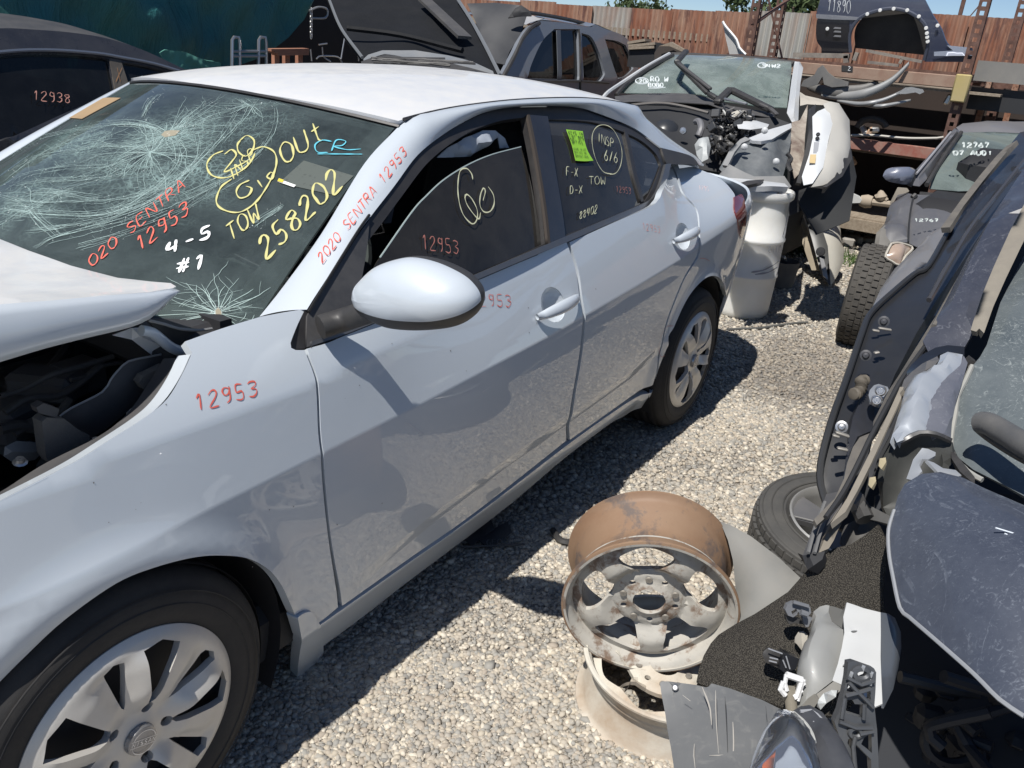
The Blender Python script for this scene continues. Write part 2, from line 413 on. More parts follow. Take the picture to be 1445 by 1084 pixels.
def glass(name, tint, rough=.03, dust=.12, dcol=(.5, .48, .42), dscale=5, fine=.3, ior=1.5):
    """a tinted pane: see-through body, mirror reflection by fresnel, a film of dust on it"""
    m_ = bpy.data.materials.new(name); m_.use_nodes = True; t = m_.node_tree; t.nodes.clear(); N = t.nodes.new
    out = N('ShaderNodeOutputMaterial'); tr = N('ShaderNodeBsdfTransparent'); tr.inputs[0].default_value = (*tint, 1); gl = N('ShaderNodeBsdfGlossy'); gl.inputs[0].default_value = (1, 1, 1, 1); gl.inputs['Roughness'].default_value = rough
    fr = N('ShaderNodeFresnel'); fr.inputs[0].default_value = ior; mx = N('ShaderNodeMixShader'); t.links.new(fr.outputs[0], mx.inputs[0]); t.links.new(tr.outputs[0], mx.inputs[1]); t.links.new(gl.outputs[0], mx.inputs[2])
    df = N('ShaderNodeBsdfDiffuse'); df.inputs[0].default_value = (*dcol, 1); tc = N('ShaderNodeTexCoord')
    a = ramp_(t, noise_(t, tc, dscale, 8, .7, .4), .3, .8); b = ramp_(t, noise_(t, tc, 160, 4, .8), .5, .75)
    q = N('ShaderNodeMath'); q.operation = 'MULTIPLY_ADD'; t.links.new(b, q.inputs[0]); q.inputs[1].default_value = fine; q.inputs[2].default_value = .55
    q2 = N('ShaderNodeMath'); q2.operation = 'MULTIPLY'; t.links.new(q.outputs[0], q2.inputs[0]); t.links.new(a, q2.inputs[1])
    q4 = N('ShaderNodeMath'); q4.operation = 'MULTIPLY_ADD'; t.links.new(q2.outputs[0], q4.inputs[0]); q4.inputs[1].default_value = dust*1.6; q4.inputs[2].default_value = dust*.4; q4.use_clamp = True
    m2 = N('ShaderNodeMixShader'); t.links.new(q4.outputs[0], m2.inputs[0]); t.links.new(mx.outputs[0], m2.inputs[1]); t.links.new(df.outputs[0], m2.inputs[2]); t.links.new(m2.outputs[0], out.inputs[0])
    MATS[name] = m_; return m_
def two_tone(name, a, b, scale, lo, hi, rough=.7, metal=0, bump=0., sc=(1, 1, 1), detail=8, c=None, spec=.3):
    m_, t, bs, tc = nodes(name); v = mapping_(t, tc, sc); f = ramp_(t, noise_(t, tc, scale, detail, .68, .3, v), lo, hi); o = mix_(t, f, a, b)
    if c is not None: o = mix_(t, ramp_(t, noise_(t, tc, scale*3.1, 6, .7, .3, v), .52, .62), o, c)
    t.links.new(o, bs.inputs['Base Color']); bs.inputs['Roughness'].default_value = rough; bs.inputs['Metallic'].default_value = metal; bs.inputs['Specular IOR Level'].default_value = spec
    if bump: bump_(t, bs, noise_(t, tc, scale*12, 5, .6), bump)
    MATS[name] = m_; return m_
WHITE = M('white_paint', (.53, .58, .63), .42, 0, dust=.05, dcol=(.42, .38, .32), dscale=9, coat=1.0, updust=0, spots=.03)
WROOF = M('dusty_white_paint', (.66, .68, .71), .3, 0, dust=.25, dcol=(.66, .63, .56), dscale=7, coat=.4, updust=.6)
BLACKP = M('black_plastic', (.022, .023, .025), .45, dust=.25, dcol=(.2, .18, .16), dscale=12)
TRIM = M('window_trim', (.02, .02, .022), .4, dust=.22, dcol=(.14, .125, .11), dscale=9)
RUBBER = M('tyre_rubber', (.018, .018, .019), .75, dust=.3, dcol=(.1, .09, .08), dscale=15, bump=.0006, bscale=90)
DARK = M('dark_cavity', (.022, .023, .026), .7)
CAPM = M('hubcap_silver', (.66, .64, .60), .35, .3, dust=.3, dcol=(.42, .38, .33), dscale=14)
CAPM2 = M('rim_dark_steel', (.05, .05, .055), .5, .3)
RED = M('red_marker', (.72, .13, .09), .6); YEL = M('yellow_marker', (.56, .53, .22), .7); WHT = M('white_marker', (.85, .87, .88), .6); CYN = M('cyan_marker', (.12, .5, .62), .5)
PALEY = M('pale_marker', (.62, .62, .42), .6)
GLASS_S = glass('side_glass', (.09, .09, .092), dust=.075, dcol=(.40, .37, .33))
GLASS_D = glass('dark_glass', (.03, .034, .04), dust=.03, dcol=(.3, .32, .34))
GLASS_W = glass('windscreen_glass', (.60, .70, .67), dust=.17, dcol=(.30, .38, .38))
GLASS_C = glass('clear_glass', (.7, .76, .74), dust=.25)
CHROME = M('brushed_metal', (.6, .6, .6), .3, .9, dust=.2, dcol=(.3, .28, .25))
# ---------------------------------------------------------------- ground and gravel
gm, t, b, tc = nodes('gravel_dirt')
f1 = ramp_(t, noise_(t, tc, 70, 8, .75), .3, .7); f2 = ramp_(t, noise_(t, tc, .9, 6, .6), .35, .7)
o = mix_(t, f1, (.19, .172, .15), (.42, .385, .335)); o = mix_(t, f2, o, mix_(t, f1, (.27, .245, .205), (.46, .415, .35)))
vo = t.nodes.new('ShaderNodeTexVoronoi'); vo.inputs['Scale'].default_value = 55; t.links.new(tc.outputs['Object'], vo.inputs['Vector'])
hs = t.nodes.new('ShaderNodeSeparateXYZ'); t.links.new(vo.outputs['Color'], hs.inputs[0])
o = mix_(t, ramp_(t, hs.outputs[0], .1, .9), mix_(t, .5, o, (.17, .165, .16)), o)
# damp oil stain in the aisle
sx = t.nodes.new('ShaderNodeVectorMath'); sx.operation = 'DISTANCE'
mp = t.nodes.new('ShaderNodeMapping'); mp.inputs['Scale'].default_value = (.55, 1, 1); t.links.new(tc.outputs['Object'], mp.inputs[0]); t.links.new(mp.outputs[0], sx.inputs[0])
st_c = at((1135, 520), 2, 0); sx.inputs[1].default_value = (st_c[0]*.55, st_c[1], 0)
ad = t.nodes.new('ShaderNodeMath'); ad.operation = 'MULTIPLY_ADD'; t.links.new(noise_(t, tc, 5, 5, .7), ad.inputs[0]); ad.inputs[1].default_value = -.5; t.links.new(sx.outputs['Value'], ad.inputs[2])
stain = ramp_(t, ad.outputs[0], -.08, .12, (1, 1, 1, 1), (0, 0, 0, 1)); mm = t.nodes.new('ShaderNodeMath'); mm.operation = 'MULTIPLY'; t.links.new(stain, mm.inputs[0]); mm.inputs[1].default_value = .3
o = mix_(t, mm.outputs[0], o, (.07, .055, .045)); t.links.new(o, b.inputs['Base Color']); b.inputs['Roughness'].default_value = .95; b.inputs['Specular IOR Level'].default_value = .2
inv_ = t.nodes.new('ShaderNodeMath'); inv_.operation = 'SUBTRACT'; inv_.inputs[0].default_value = 1; t.links.new(vo.outputs['Distance'], inv_.inputs[1])
bump_(t, b, inv_.outputs[0], .012, .8)
V = [(-60, -60, 0), (120, -60, 0), (120, 120, 0), (-60, 120, 0)]
g = mesh('ground', V, [(0, 1, 2, 3)], gm, None, False); tag(g, kind='structure')
# loose gravel: real stones, tens of thousands, one object
def gravel():
    ph = (1+5**.5)/2
    ico = nrm(np.array([(-1, ph, 0), (1, ph, 0), (-1, -ph, 0), (1, -ph, 0), (0, -1, ph), (0, 1, ph), (0, -1, -ph), (0, 1, -ph), (ph, 0, -1), (ph, 0, 1), (-ph, 0, -1), (-ph, 0, 1)]))
    IF = np.array([(0,11,5),(0,5,1),(0,1,7),(0,7,10),(0,10,11),(1,5,9),(5,11,4),(11,10,2),(10,7,6),(7,1,8),(3,9,4),(3,4,2),(3,2,6),(3,6,8),(3,8,9),(4,9,5),(2,4,11),(6,2,10),(8,6,7),(9,8,1)])
    Q = []
    def patch(x0, x1, y0, y1, n, r0, r1):
        x = RNG.uniform(x0, x1, n); y = RNG.uniform(y0, y1, n); r = r0*(r1/r0)**(RNG.random(n)**1.4)
        P = np.stack([x, y, np.zeros(n)], 1); s = proj(P); k = (s[:, 0] > -60) & (s[:, 0] < 1500) & (s[:, 1] > 200) & (s[:, 1] < 1150); Q.append(np.stack([x, y, r], 1)[k])
    patch(.2, 3.4, -2.2, -.5, 420, .010, .019); patch(.2, 1.6, -2.1, -.55, 95000, .0032, .0115); patch(1.6, 3.2, -2.3, -.4, 60000, .0045, .0145)
    patch(3.2, 6, -2.6, .2, 45000, .0065, .015); patch(6, 9, -2.6, 1.5, 14000, .011, .024); patch(.2, 2.6, -2., -.6, 260, .012, .020)
    Q = np.vstack(Q)
    # sparser where bare dirt shows
    d = np.sin(Q[:, 0]*2.1+1.3)*np.sin(Q[:, 1]*3.3+.4)+.5*np.sin(Q[:, 0]*5.3+Q[:, 1]*4.1); Q = Q[((d < .18) & ((((Q[:, 0]-.80)/.34)**2+((Q[:, 1]+1.42)/.13)**2 > 1) | (Q[:, 2] > .008))) | (RNG.random(len(Q)) < .45)]
    n = len(Q); print('gravel stones', n); ang = RNG.uniform(0, 6.28, n); ca, sa = np.cos(ang), np.sin(ang)
    base = ico[None]*(1+RNG.uniform(-.40, .34, (n, 12, 1))); sc = np.stack([RNG.uniform(.8, 1.35, n), RNG.uniform(.65, 1.1, n), RNG.uniform(.38, .80, n)], 1)
    P = base*sc[:, None]*Q[:, None, 2:3]; til = RNG.uniform(-.5, .5, n); ct, st_ = np.cos(til), np.sin(til)
    x = P[..., 0]*ct[:, None]+P[..., 2]*st_[:, None]; z = -P[..., 0]*st_[:, None]+P[..., 2]*ct[:, None]; y = P[..., 1]
    X = x*ca[:, None]-y*sa[:, None]+Q[:, None, 0]; Y = x*sa[:, None]+y*ca[:, None]+Q[:, None, 1]; Z = z+(Q[:, 2]*.28)[:, None]
    V = np.stack([X, Y, Z], 2).reshape(-1, 3); F = (IF[None]+(np.arange(n)*12)[:, None, None]).reshape(-1, 3)
    me = bpy.data.meshes.new('gravel'); me.vertices.add(len(V)); me.vertices.foreach_set('co', V.ravel().astype('f4')); me.loops.add(len(F)*3); me.loops.foreach_set('vertex_index', F.ravel().astype('i4'))
    me.polygons.add(len(F)); me.polygons.foreach_set('loop_start', np.arange(0, len(F)*3, 3, dtype='i4')); me.polygons.foreach_set('loop_total', np.full(len(F), 3, 'i4')); me.update(); me.validate()
    m_, t, b, tc = nodes('gravel_stone'); gi = t.nodes.new('ShaderNodeNewGeometry'); r = t.nodes.new('ShaderNodeValToRGB'); t.links.new(gi.outputs['Random Per Island'], r.inputs[0])
    e = r.color_ramp.elements; e[0].color = (.20, .20, .20, 1); e[1].color = (.58, .53, .46, 1)
    for p, c in ((.12, (.30, .30, .29, 1)), (.35, (.36, .345, .32, 1)), (.6, (.44, .40, .345, 1)), (.72, (.34, .30, .26, 1)), (.85, (.50, .455, .38, 1)), (.94, (.64, .60, .53, 1))): k = e.new(p); k.color = c
    o = mix_(t, ramp_(t, noise_(t, tc, 60, 4), .3, .7), r.outputs[0], (.40, .36, .31)); o2 = mix_(t, 1.0, mix_(t, .72, o, r.outputs[0]), (1.06, 1.04, .99), 'MULTIPLY')
    sx = t.nodes.new('ShaderNodeVectorMath'); sx.operation = 'DISTANCE'; mp = t.nodes.new('ShaderNodeMapping'); mp.inputs['Scale'].default_value = (.55, 1, 1); t.links.new(tc.outputs['Object'], mp.inputs[0]); t.links.new(mp.outputs[0], sx.inputs[0]); sx.inputs[1].default_value = (st_c[0]*.55, st_c[1], 0)
    ad = t.nodes.new('ShaderNodeMath'); ad.operation = 'MULTIPLY_ADD'; t.links.new(noise_(t, tc, 5, 5, .7), ad.inputs[0]); ad.inputs[1].default_value = -.5; t.links.new(sx.outputs['Value'], ad.inputs[2])
    stn = ramp_(t, ad.outputs[0], -.08, .12, (.42, .42, .42, 1), (0, 0, 0, 1)); o2 = mix_(t, stn, o2, (.09, .07, .055))
    t.links.new(o2, b.inputs['Base Color']); b.inputs['Roughness'].default_value = .9; b.inputs['Specular IOR Level'].default_value = .25
    tag(link('gravel', me, m_), 'loose grey and tan gravel covering the yard floor', 'gravel', kind='stuff')
gravel()
# ================================================================ white sedan
# side surface: u runs along the body (equals x between the wheels) and round the corners, v is height
_pl = np.array([(-.86, 0), (-.85, -.40), (-.76, -.64), (-.56, -.79), (-.25, -.862), (.1, -.893), (.5, -.903), (1.0, -.908), (1.7, -.91), (2.4, -.91), (2.9, -.900), (3.2, -.872), (3.42, -.815), (3.56, -.72), (3.66, -.56), (3.71, -.3), (3.72, 0)])
_pc = catmull(_pl, .02); _L = np.concatenate([[0], np.cumsum(np.linalg.norm(np.diff(_pc, axis=0), axis=1))]); _L -= np.interp(1.5, _pc[:, 0], _L)-1.5
_k = np.ones(15)/15; _tn = nrm(np.gradient(_pc, axis=0)); _nn = np.stack([_tn[:, 1], -_tn[:, 0]], 1)
sm = lambda x, a, b: (lambda t_: t_*t_*(3-2*t_))(np.clip((x-a)/(b-a), 0, 1))
def zcrease(u): return np.interp(u, [-.9, -.3, 0, .45, .8, 1.4, 2.0, 2.35, 2.7, 3.1, 3.5, 4.6], [.70, .70, .72, .735, .745, .772, .815, .845, .88, .915, .935, .93])
def side_fn(sign=-1):
    def f(u, v):
        u = np.asarray(u, float); v = np.asarray(v, float)
        x = np.interp(u, _L, _pc[:, 0]); y = np.interp(u, _L, _pc[:, 1]); nx = np.interp(u, _L, _nn[:, 0]); ny = np.interp(u, _L, _nn[:, 1]); l = np.hypot(nx, ny); nx = nx/l; ny = ny/l
        zc = zcrease(u); h = v-zc
        # above the crease: gently in, then the shoulder
        soft = sm(u, .55, 1.1)                              # fold at the front fades into the door
        hf = np.clip(h-.15, 0, None); front = -.24*np.clip(h, 0, .15)-.50*hf-1.6*hf*hf
        door = -.33*np.clip(h, 0, None)-.22*np.clip(h, 0, None)**2
        rear = -.22*np.clip(h, 0, None)-5.2*np.clip(h, 0, None)**2
        up = (front*(1-soft)+door*soft)*(1-sm(u, 2.25, 3.0))+rear*sm(u, 2.25, 3.0)
        lo = np.clip(-h, 0, None)
        zl = np.interp(u, [.4, .55, .9, 1.25, 1.7, 2.1, 2.4, 2.8], [.27, .315, .370, .40, .42, .44, .50, .60])   # lower scallop line
        k = sm(u, .42, .9)*(1-sm(u, 2.35, 2.6)); s1 = np.clip(zl+.012-v, 0, .05)
        dn = .035*lo-.05*lo*lo*2.2-.30*s1*k*.9-np.clip(.26-v, 0, None)*.25
        # wheel arch flare
        fl = 0
        for cx, R in ((.0, .355), (2.712, .36)):
            r = np.hypot(u-cx, v-.33); fl = fl+.018*np.exp(-((r-R)/.045)**2)*(v < .85)
        d = np.where(h > 0, up, -dn*0+(-.0)*lo-.16*lo*lo-.18*s1*k-np.clip(.25-v, 0, None)*.3)+fl
        P = np.stack([x+nx*d, y+ny*d, v+0*x], -1)
        if sign > 0: P[..., 1] *= -1
        return P
    return f
SIDE = Surf(side_fn(-1), -.8, 4.1, .08, 1.12); SIDE.sgn = 1
_c = SIDE.normal([[1.5, .6]])[0]; SIDE.sgn = -1 if _c[1] > 0 else 1
FARS = Surf(side_fn(1), -.8, 4.1, .08, 1.12); FARS.sgn = -SIDE.sgn
def gh(sign=-1):
    def f(x, z):
        t_ = np.asarray(z, float)-1.0; y = .830-.51*t_-.40*t_*np.abs(t_)-.045*((np.asarray(x, float)-1.5)/1.15)**2
        return np.stack([x+0*t_, sign*y, z+0*t_], -1)
    return f
GH = Surf(gh(), .2, 3.3, .88, 1.45); GH.sgn = 1
if GH.normal([[1.5, 1.1]])[0][1] > 0: GH.sgn = -1
GHF = Surf(gh(1), .2, 3.3, .88, 1.45); GHF.sgn = -GH.sgn
def roof_z(x): return np.interp(x, RX, RZ)
_r = catmull([(.6, 1.27), (.95, 1.375), (1.2, 1.418), (1.5, 1.44), (1.8, 1.447), (2.1, 1.443), (2.4, 1.42), (2.7, 1.375), (3.0, 1.30)], .02); RX, RZ = _r[:, 0], _r[:, 1]
def roof_fn(x, y): return np.stack([x+0*y, y+0*x, roof_z(x)-.052*np.abs(y/.6)**2.4], -1)
ROOF = Surf(roof_fn, .8, 2.9, -.65, .65)
if ROOF.normal([[1.5, 0]])[0][2] < 0: ROOF.sgn = -1
WB = np.array([.20, 0, 1.025]); WT = np.array([.975, 0, 1.378]); EB = np.array([.485, .715, .975]); ET = np.array([1.075, .575, 1.340])
def ws_fn(u, v):
    u = np.asarray(u, float)[..., None]; v = np.asarray(v, float)[..., None]; C_ = WB+(WT-WB)*v; E_ = EB+(ET-EB)*v; y = E_[..., 1:2]*u
    P = C_+(E_-C_)*u*u; P[..., 1:2] = y; P[..., 2:3] += .028*4*v*(1-v)*.5; return P
WS = Surf(ws_fn, -1.05, 1.05, -.2, 1.02)
if WS.normal([[0, .5]])[0][2] < 0: WS.sgn = -1
car = thing('white_sedan', 'white four-door sedan with shattered windscreen and buckled hood, nearest car on the left', 'car', (1.5, 0, 0))
_ul = np.arange(-.8, 4.0, .014); _zl = lambda u: np.interp(u, [.4, .55, .9, 1.25, 1.7, 2.1, 2.4, 2.8], [.27, .315, .370, .40, .42, .44, .50, .60])
FEATS = [np.stack([_ul, zcrease(_ul)+o], 1) for o in (-.005, .005)]+[np.stack([_ul, _zl(_ul)+o], 1) for o in (.017, .007, -.033, -.043)]
FEATS[2:] = [f[(f[:, 0] > .5) & (f[:, 0] < 2.55)] for f in FEATS[2:]]
def body(name, segs, mat=WHITE, **k): return panel(SIDE, name, segs, mat, car, feats=FEATS, **k)
# ---- fender
gapF = [(431.5, 493), (438, 510), (445, 529), (449, 562), (453, 629), (458, 693), (467, 772), (479, 857)]
fender = body('front_fender', [
    [(261, 482), (312, 464), (368, 447)], [(368, 447), (400, 441), (431, 436)], [(431, 436), (420, 458), (410, 484), (411, 491), (417, 494), (429.5, 494)], [(429.5, 494), (436, 510), (443, 529), (447, 562), (451, 629), (456, 693), (465, 772), (477, 857)],
    [(477, 857), (459, 872), (444, 883)], [(444, 883), (432, 862), (416, 868)], [(416, 868), (407, 846), (396, 824), (378, 803), (349, 788), (312, 784), (272, 787), (218, 801), (163, 824), (91, 875), (36, 926), (0, 962), (-40, 1004)],
    [(-40, 1004), (-120, 1100)], [(-120, 1100), (-250, 1000), (-260, 860)], [(-260, 860), (-130, 775), (0, 707), (56, 678), (109, 650), (150, 624), (206, 588), (236, 563), (256, 530), (271, 498)], [(271, 498), (261, 482)]], grid=.022, thick=.02)
# ---- doors
CUP1 = [(780.5+17*math.cos(a)*1.0+3*math.sin(a), 430+25*math.sin(a)) for a in np.linspace(0, 6.2832, 21)[:-1]]; CUP2 = [(963.5+10*math.cos(a)+2*math.sin(a), 333.5+19*math.sin(a)) for a in np.linspace(0, 6.2832, 21)[:-1]]
body('front_door', [[(433.5, 492), (462, 484), (491, 472), (560, 444), (669, 398), (740, 367.5), (799.5, 342)],
    [(799.5, 342), (808, 366), (814, 390), (819.6, 430), (818, 496), (808, 556), (800, 596), (799, 622)], [(799, 622), (669, 724), (579, 787), (483, 855)], [(483, 855), (469, 772), (460, 693), (455, 629), (451, 562), (447, 529), (440, 510), (433.5, 492)]], grid=.022, thick=.025, holes=[[CUP1+CUP1[:1]]])
body('rear_door', [[(803.5, 342), (860, 317), (917, 292), (930, 281), (939, 261), (946.5, 233)], [(946.5, 233), (958, 264), (966, 278), (981, 295), (985, 322), (986, 345), (983, 362)], [(983, 362), (965, 392), (951, 425), (940, 455), (932, 490), (927, 520), (921.5, 543)],
    [(921.5, 543), (880, 567), (804, 621)], [(804, 621), (804, 596), (812, 556), (822, 496), (823.6, 430), (818, 390), (812, 366), (803.5, 342)]], grid=.022, thick=.025, holes=[[CUP2+CUP2[:1]]])
body('rear_quarter', [[(948.5, 232), (958, 230), (968, 232)], [(968, 232), (1016, 252), (1036, 273)], [(1036, 273), (1041, 300), (1044, 340), (1041, 380), (1033, 420), (1026, 440)], [(1026, 440), (1025.5, 420), (1022, 402), (1013, 391), (1000, 390.5), (986, 401), (973, 417), (962, 437), (951, 462), (943, 480), (938.7, 504), (932, 530), (925, 550)],
    [(925, 550), (923.5, 543), (929, 520), (934, 490), (942, 455), (953, 425), (967, 392), (985.5, 363), (988.3, 345), (987.3, 322), (983.3, 295), (968.3, 277), (960.3, 263), (948.5, 232)]], grid=.022, thick=.02)
# ---- rest of the body round the tail, seen only from elsewhere
uq = SIDE.inv([(1036, 273), (1044, 340), (1026, 440)]); print('tail uv', uq)
ue = _L[-1]
panel(SIDE, 'rear_bumper', [[(uq[2][0]+.004, .25), (uq[2][0]+.004, .42), (uq[1][0]+.01, .7), (uq[0][0]+.01, .95)], [(uq[0][0]+.01, .95), (3.7, 1.0), (ue, 1.0)], [(ue, 1.0), (ue, .25)], [(ue, .25), (uq[2][0]+.004, .25)]], WHITE, car, px=False, grid=.05)
panel(FARS, 'far_body_side', [[(-.62, .45), (-.62, .70), (-.3, .80), (.3, .93), (.62, .955)], [(.62, .955), (1.5, 1.0), (2.3, 1.08), (2.6, 1.08), (3.3, 1.04), (ue, 1.0)], [(ue, 1.0), (ue, .25)], [(ue, .25), (3.10, .25)],
    [(3.10, .25), (3.09, .40), (2.98, .60), (2.712, .71), (2.44, .60), (2.34, .42), (2.33, .2)], [(2.33, .2), (.39, .18)], [(.39, .18), (.37, .42), (.27, .60), (0, .70), (-.27, .60), (-.38, .4), (-.62, .45)]], WHITE, car, px=False, grid=.05)
# ---- rocker, flare
body('rocker_panel', [[(444, 885), (480, 860), (579, 790.5), (669, 727), (802, 625.5), (880, 570.5), (924, 546)], [(924, 546), (927, 551), (924, 557)], [(924, 557), (880, 586), (860, 597), (795, 646), (712, 716), (579, 816), (520, 862), (452, 912)], [(452, 912), (447, 900), (444, 885)]], off=.004, thick=.04, grid=.018)
body('mud_flare', [[(416, 870), (424, 864), (433, 861)], [(433, 861), (442, 869), (454, 918)], [(454, 918), (444, 931), (415, 974)], [(415, 974), (418, 935), (416, 870)]], off=.008, thick=.03, grid=.015)
# taillight
tl = body('tail_light', [[(1034.5, 279), (1046, 276), (1051, 296), (1050, 322), (1045, 336), (1041, 322), (1036, 300), (1034.5, 279)]], M('red_lens', (.16, .012, .012), .12, coat=1., spec=.6), off=.006, thick=.02, grid=.015)
# ---- greenhouse rail and A pillar
dlo_top = [(433, 437), (450, 410), (500, 336), (555.4, 264), (588.6, 219.6), (624, 190.9), (655, 172), (688, 157.6), (732.5, 150.6), (788, 149.9), (820, 152.8), (850.7, 166.6-4), (895, 184-3), (923.8, 203-1), (932.7, 208.7)]
OUT = GH(GH.inv(catmull(dlo_top, 8))); OUT = np.vstack([OUT, GH(GH.inv(catmull([(932.7, 208.7), (974, 220), (987, 233)], 8)))[1:]])
inn = list(WS(WS.inv(catmull([(366, 447), (398.6, 406), (453.5, 330), (513, 232.6), (560, 181)], 12)))); print('A pillar inner y', inn[0], inn[-1])
for x in np.linspace(1.13, 2.5, 26): inn.append(np.array([x, -.578, float(roof_z(x))-.052*(.578/.6)**2.4+.004]))
for p in catmull([(2.56, -.583, 1.322), (2.8, -.592, 1.235), (3.05, -.602, 1.148), (3.22, -.612, 1.085)], .05): inn.append(p)
INN = catmull(np.array(inn)[::1], .05)
A_ = resamp(INN, 90); B_ = resamp(OUT, 90)
# pair the curves by x so the sections stay square
def by_x(P, xs): o_ = np.argsort(P[:, 0]); return np.stack([xs, np.interp(xs, P[o_, 0], P[o_, 1]), np.interp(xs, P[o_, 0], P[o_, 2])], 1)
ta = np.linspace(0, 1, 90)
loft('side_rail', A_, B_, WHITE, car, n=8, bulge=np.interp(ta, [0, .1, .4, .6, 1], [.006, .012, .02, .022, .012]))
A2 = A_*[1, -1, 1]; B2 = B_*[1, -1, 1]
loft('side_rail', A2, B2, WHITE, car, n=8, bulge=-np.interp(ta, [0, .1, .4, .6, 1], [.006, .012, .02, .022, .012]), side=(1.5, 5, 3)) if False else loft('side_rail', A2, B2, WHITE, car, n=8, bulge=np.interp(ta, [0, .1, .4, .6, 1], [.006, .012, .02, .022, .012]), side=(1.5, 6, 3))
# roof skin
hd = [(1.075-.10*(1-(y/.575)**2), y) for y in np.linspace(-.572, .572, 15)]; rr_ = [(2.52-.0*(y), y) for y in np.linspace(.572, -.572, 9)]
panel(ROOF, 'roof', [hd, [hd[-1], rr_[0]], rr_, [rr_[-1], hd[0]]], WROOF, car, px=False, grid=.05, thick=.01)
MB().tube([(x, -.576, float(roof_z(x))-.052*(.576/.6)**2.4+.002) for x in np.linspace(1.09, 2.5, 30)], .0045, 6).build('roof_ditch', TRIM, car)
# back glass
bgA = np.array([p for p in INN if p[0] > 2.5]); n_ = len(bgA); V = []; F = []
for i, p in enumerate(bgA):
    for k in range(9): u = -1+k/4; V.append((p[0]+.10*(1-u*u)*(i/n_), p[1]*-u, p[2]+.035*(1-u*u)))
for i in range(n_-1):
    for k in range(8): a = i*9+k; F.append((a, a+1, a+10, a+9))
mesh('rear_window', V, F, GLASS_D, car)
dk = [(x, y, z+.02*(1-(y/.62)**2)) for x, z in ((3.2, 1.05), (3.35, 1.02), (3.55, .98), (3.66, .95)) for y in np.linspace(-.62, .62, 9)]
mesh('trunk_lid', dk, [(i*9+k, i*9+k+1, i*9+k+10, i*9+k+9) for i in range(3) for k in range(8)], WHITE, car)
# header seal
MB().tube([ws_fn(np.array([u]), np.array([1.0]))[0] for u in np.linspace(-1, 1, 20)], .006, 6).build('windscreen_seal', TRIM, car)
# ---- windscreen
wsb = WS.inv([(366, 448), (312, 464), (262, 464), (214, 453)]); print('ws base', wsb)
u0 = wsb[0]
ws_out = [[(-.985, .985), (-.985, u0[1])], [(-.985, u0[1])]+[tuple(x) for x in wsb[1:]]+[(0, wsb[-1][1]-.03), (.5, -.10), (.985, u0[1])], [(.985, u0[1]), (.985, .985)], [(.985, .985), (-.985, .985)]]
ws = panel(WS, 'windscreen', ws_out, GLASS_W, car, px=False, grid=.06, thick=.005)
# black frit band round the screen, on its inner face
fr_in = [[(-.90, .955), (-.90, .10)], [(-.90, .10), (-.8, .03), (-.5, .0), (.5, .0), (.8, .03), (.9, .1)], [(.9, .1), (.9, .955)], [(.9, .955), (-.9, .955)]]
panel(WS, 'frit_band', ws_out, M('frit_black', (.02, .02, .022), .35), car, px=False, grid=.08, thick=0, holes=[fr_in], off=-.008)
# ---- door window trim and glass
trim_out = dlo_top+[(939.5, 229)]
tb = [(946, 232), (939.3, 260.7), (930.4, 280.6), (917, 291.7), (860, 317), (802, 342.6), (740, 368), (669, 398), (560, 444), (491, 472), (432, 491)]
open_in = [[(505, 362), (520, 341), (542, 312.6), (566.4, 279.4), (595, 240.7), (615, 219.6), (641.7, 198.6), (672.7, 180.9), (710, 168.7), (742.5, 164.3)], [(742.5, 164.3), (758, 240), (771, 343)], [(771, 343), (672, 388), (590, 420), (500, 452)], [(500, 452), (490, 420), (505, 362)]]
rear_in = [[(773, 167), (820, 169), (850, 174), (881, 185), (908, 198.5), (928, 217), (934.9, 232)], [(934.9, 232), (926, 256), (918, 274), (910.5, 285)], [(910.5, 285), (860, 307), (796, 332)], [(796, 332), (784, 240), (773, 167)]]
panel(GH, 'window_frame', [dlo_top, [dlo_top[-1], (940, 229), (946, 232)], tb, [(432, 491), (416, 492)], [(416, 492), (411, 484), (420, 460), (433, 437)]], TRIM, car, grid=.03, off=-.006, thick=.02, holes=[open_in, rear_in])
panel(GH, 'quarter_trim', [[(932.7, 208.7), (974, 220), (986, 232.5)], [(986, 232.5), (946, 231.5), (939, 229)], [(939, 229), (932.7, 208.7)]], BLACKP, car, grid=.03, off=.001, thick=.01)
panel(GH, 'belt_moulding', [[(438, 482), (491, 463), (560, 434), (669, 388), (740, 358), (802, 332), (860, 307.5), (912, 285), (923, 275), (931, 257), (938, 232)], [(938, 232), (945.5, 232)], [(945.5, 232), (938.5, 260), (929.5, 280), (917, 290.5), (860, 315.5), (802, 341), (740, 366.5), (669, 396.5), (560, 442.5), (491, 470.5), (438, 489)], [(438, 489), (438, 482)]], M('belt_chrome_dark', (.13, .14, .16), .25, .6, dust=.3, dcol=(.3, .27, .22), dscale=20), car, grid=.03, off=.006, thick=.012)
panel(GH, 'b_pillar_cover', [[(746, 163), (762, 164), (772, 165)], [(772, 165), (783, 240), (797, 335)], [(797, 335), (775, 344)], [(775, 344), (761, 240), (746, 163)]], M('gloss_black', (.012, .012, .014), .15, coat=.8, dust=.2, dcol=(.15, .14, .13)), car, grid=.03, off=.003, thick=.01)
panel(GH, 'window_channel', [[(742.5, 163), (746, 163)], [(746, 163), (761, 240), (775, 344)], [(775, 344), (771.5, 345)], [(771.5, 345), (757.5, 240), (742.5, 163)]], M('brown_dust_seal', (.045, .036, .03), .8), car, grid=.03, off=.005, thick=.01)
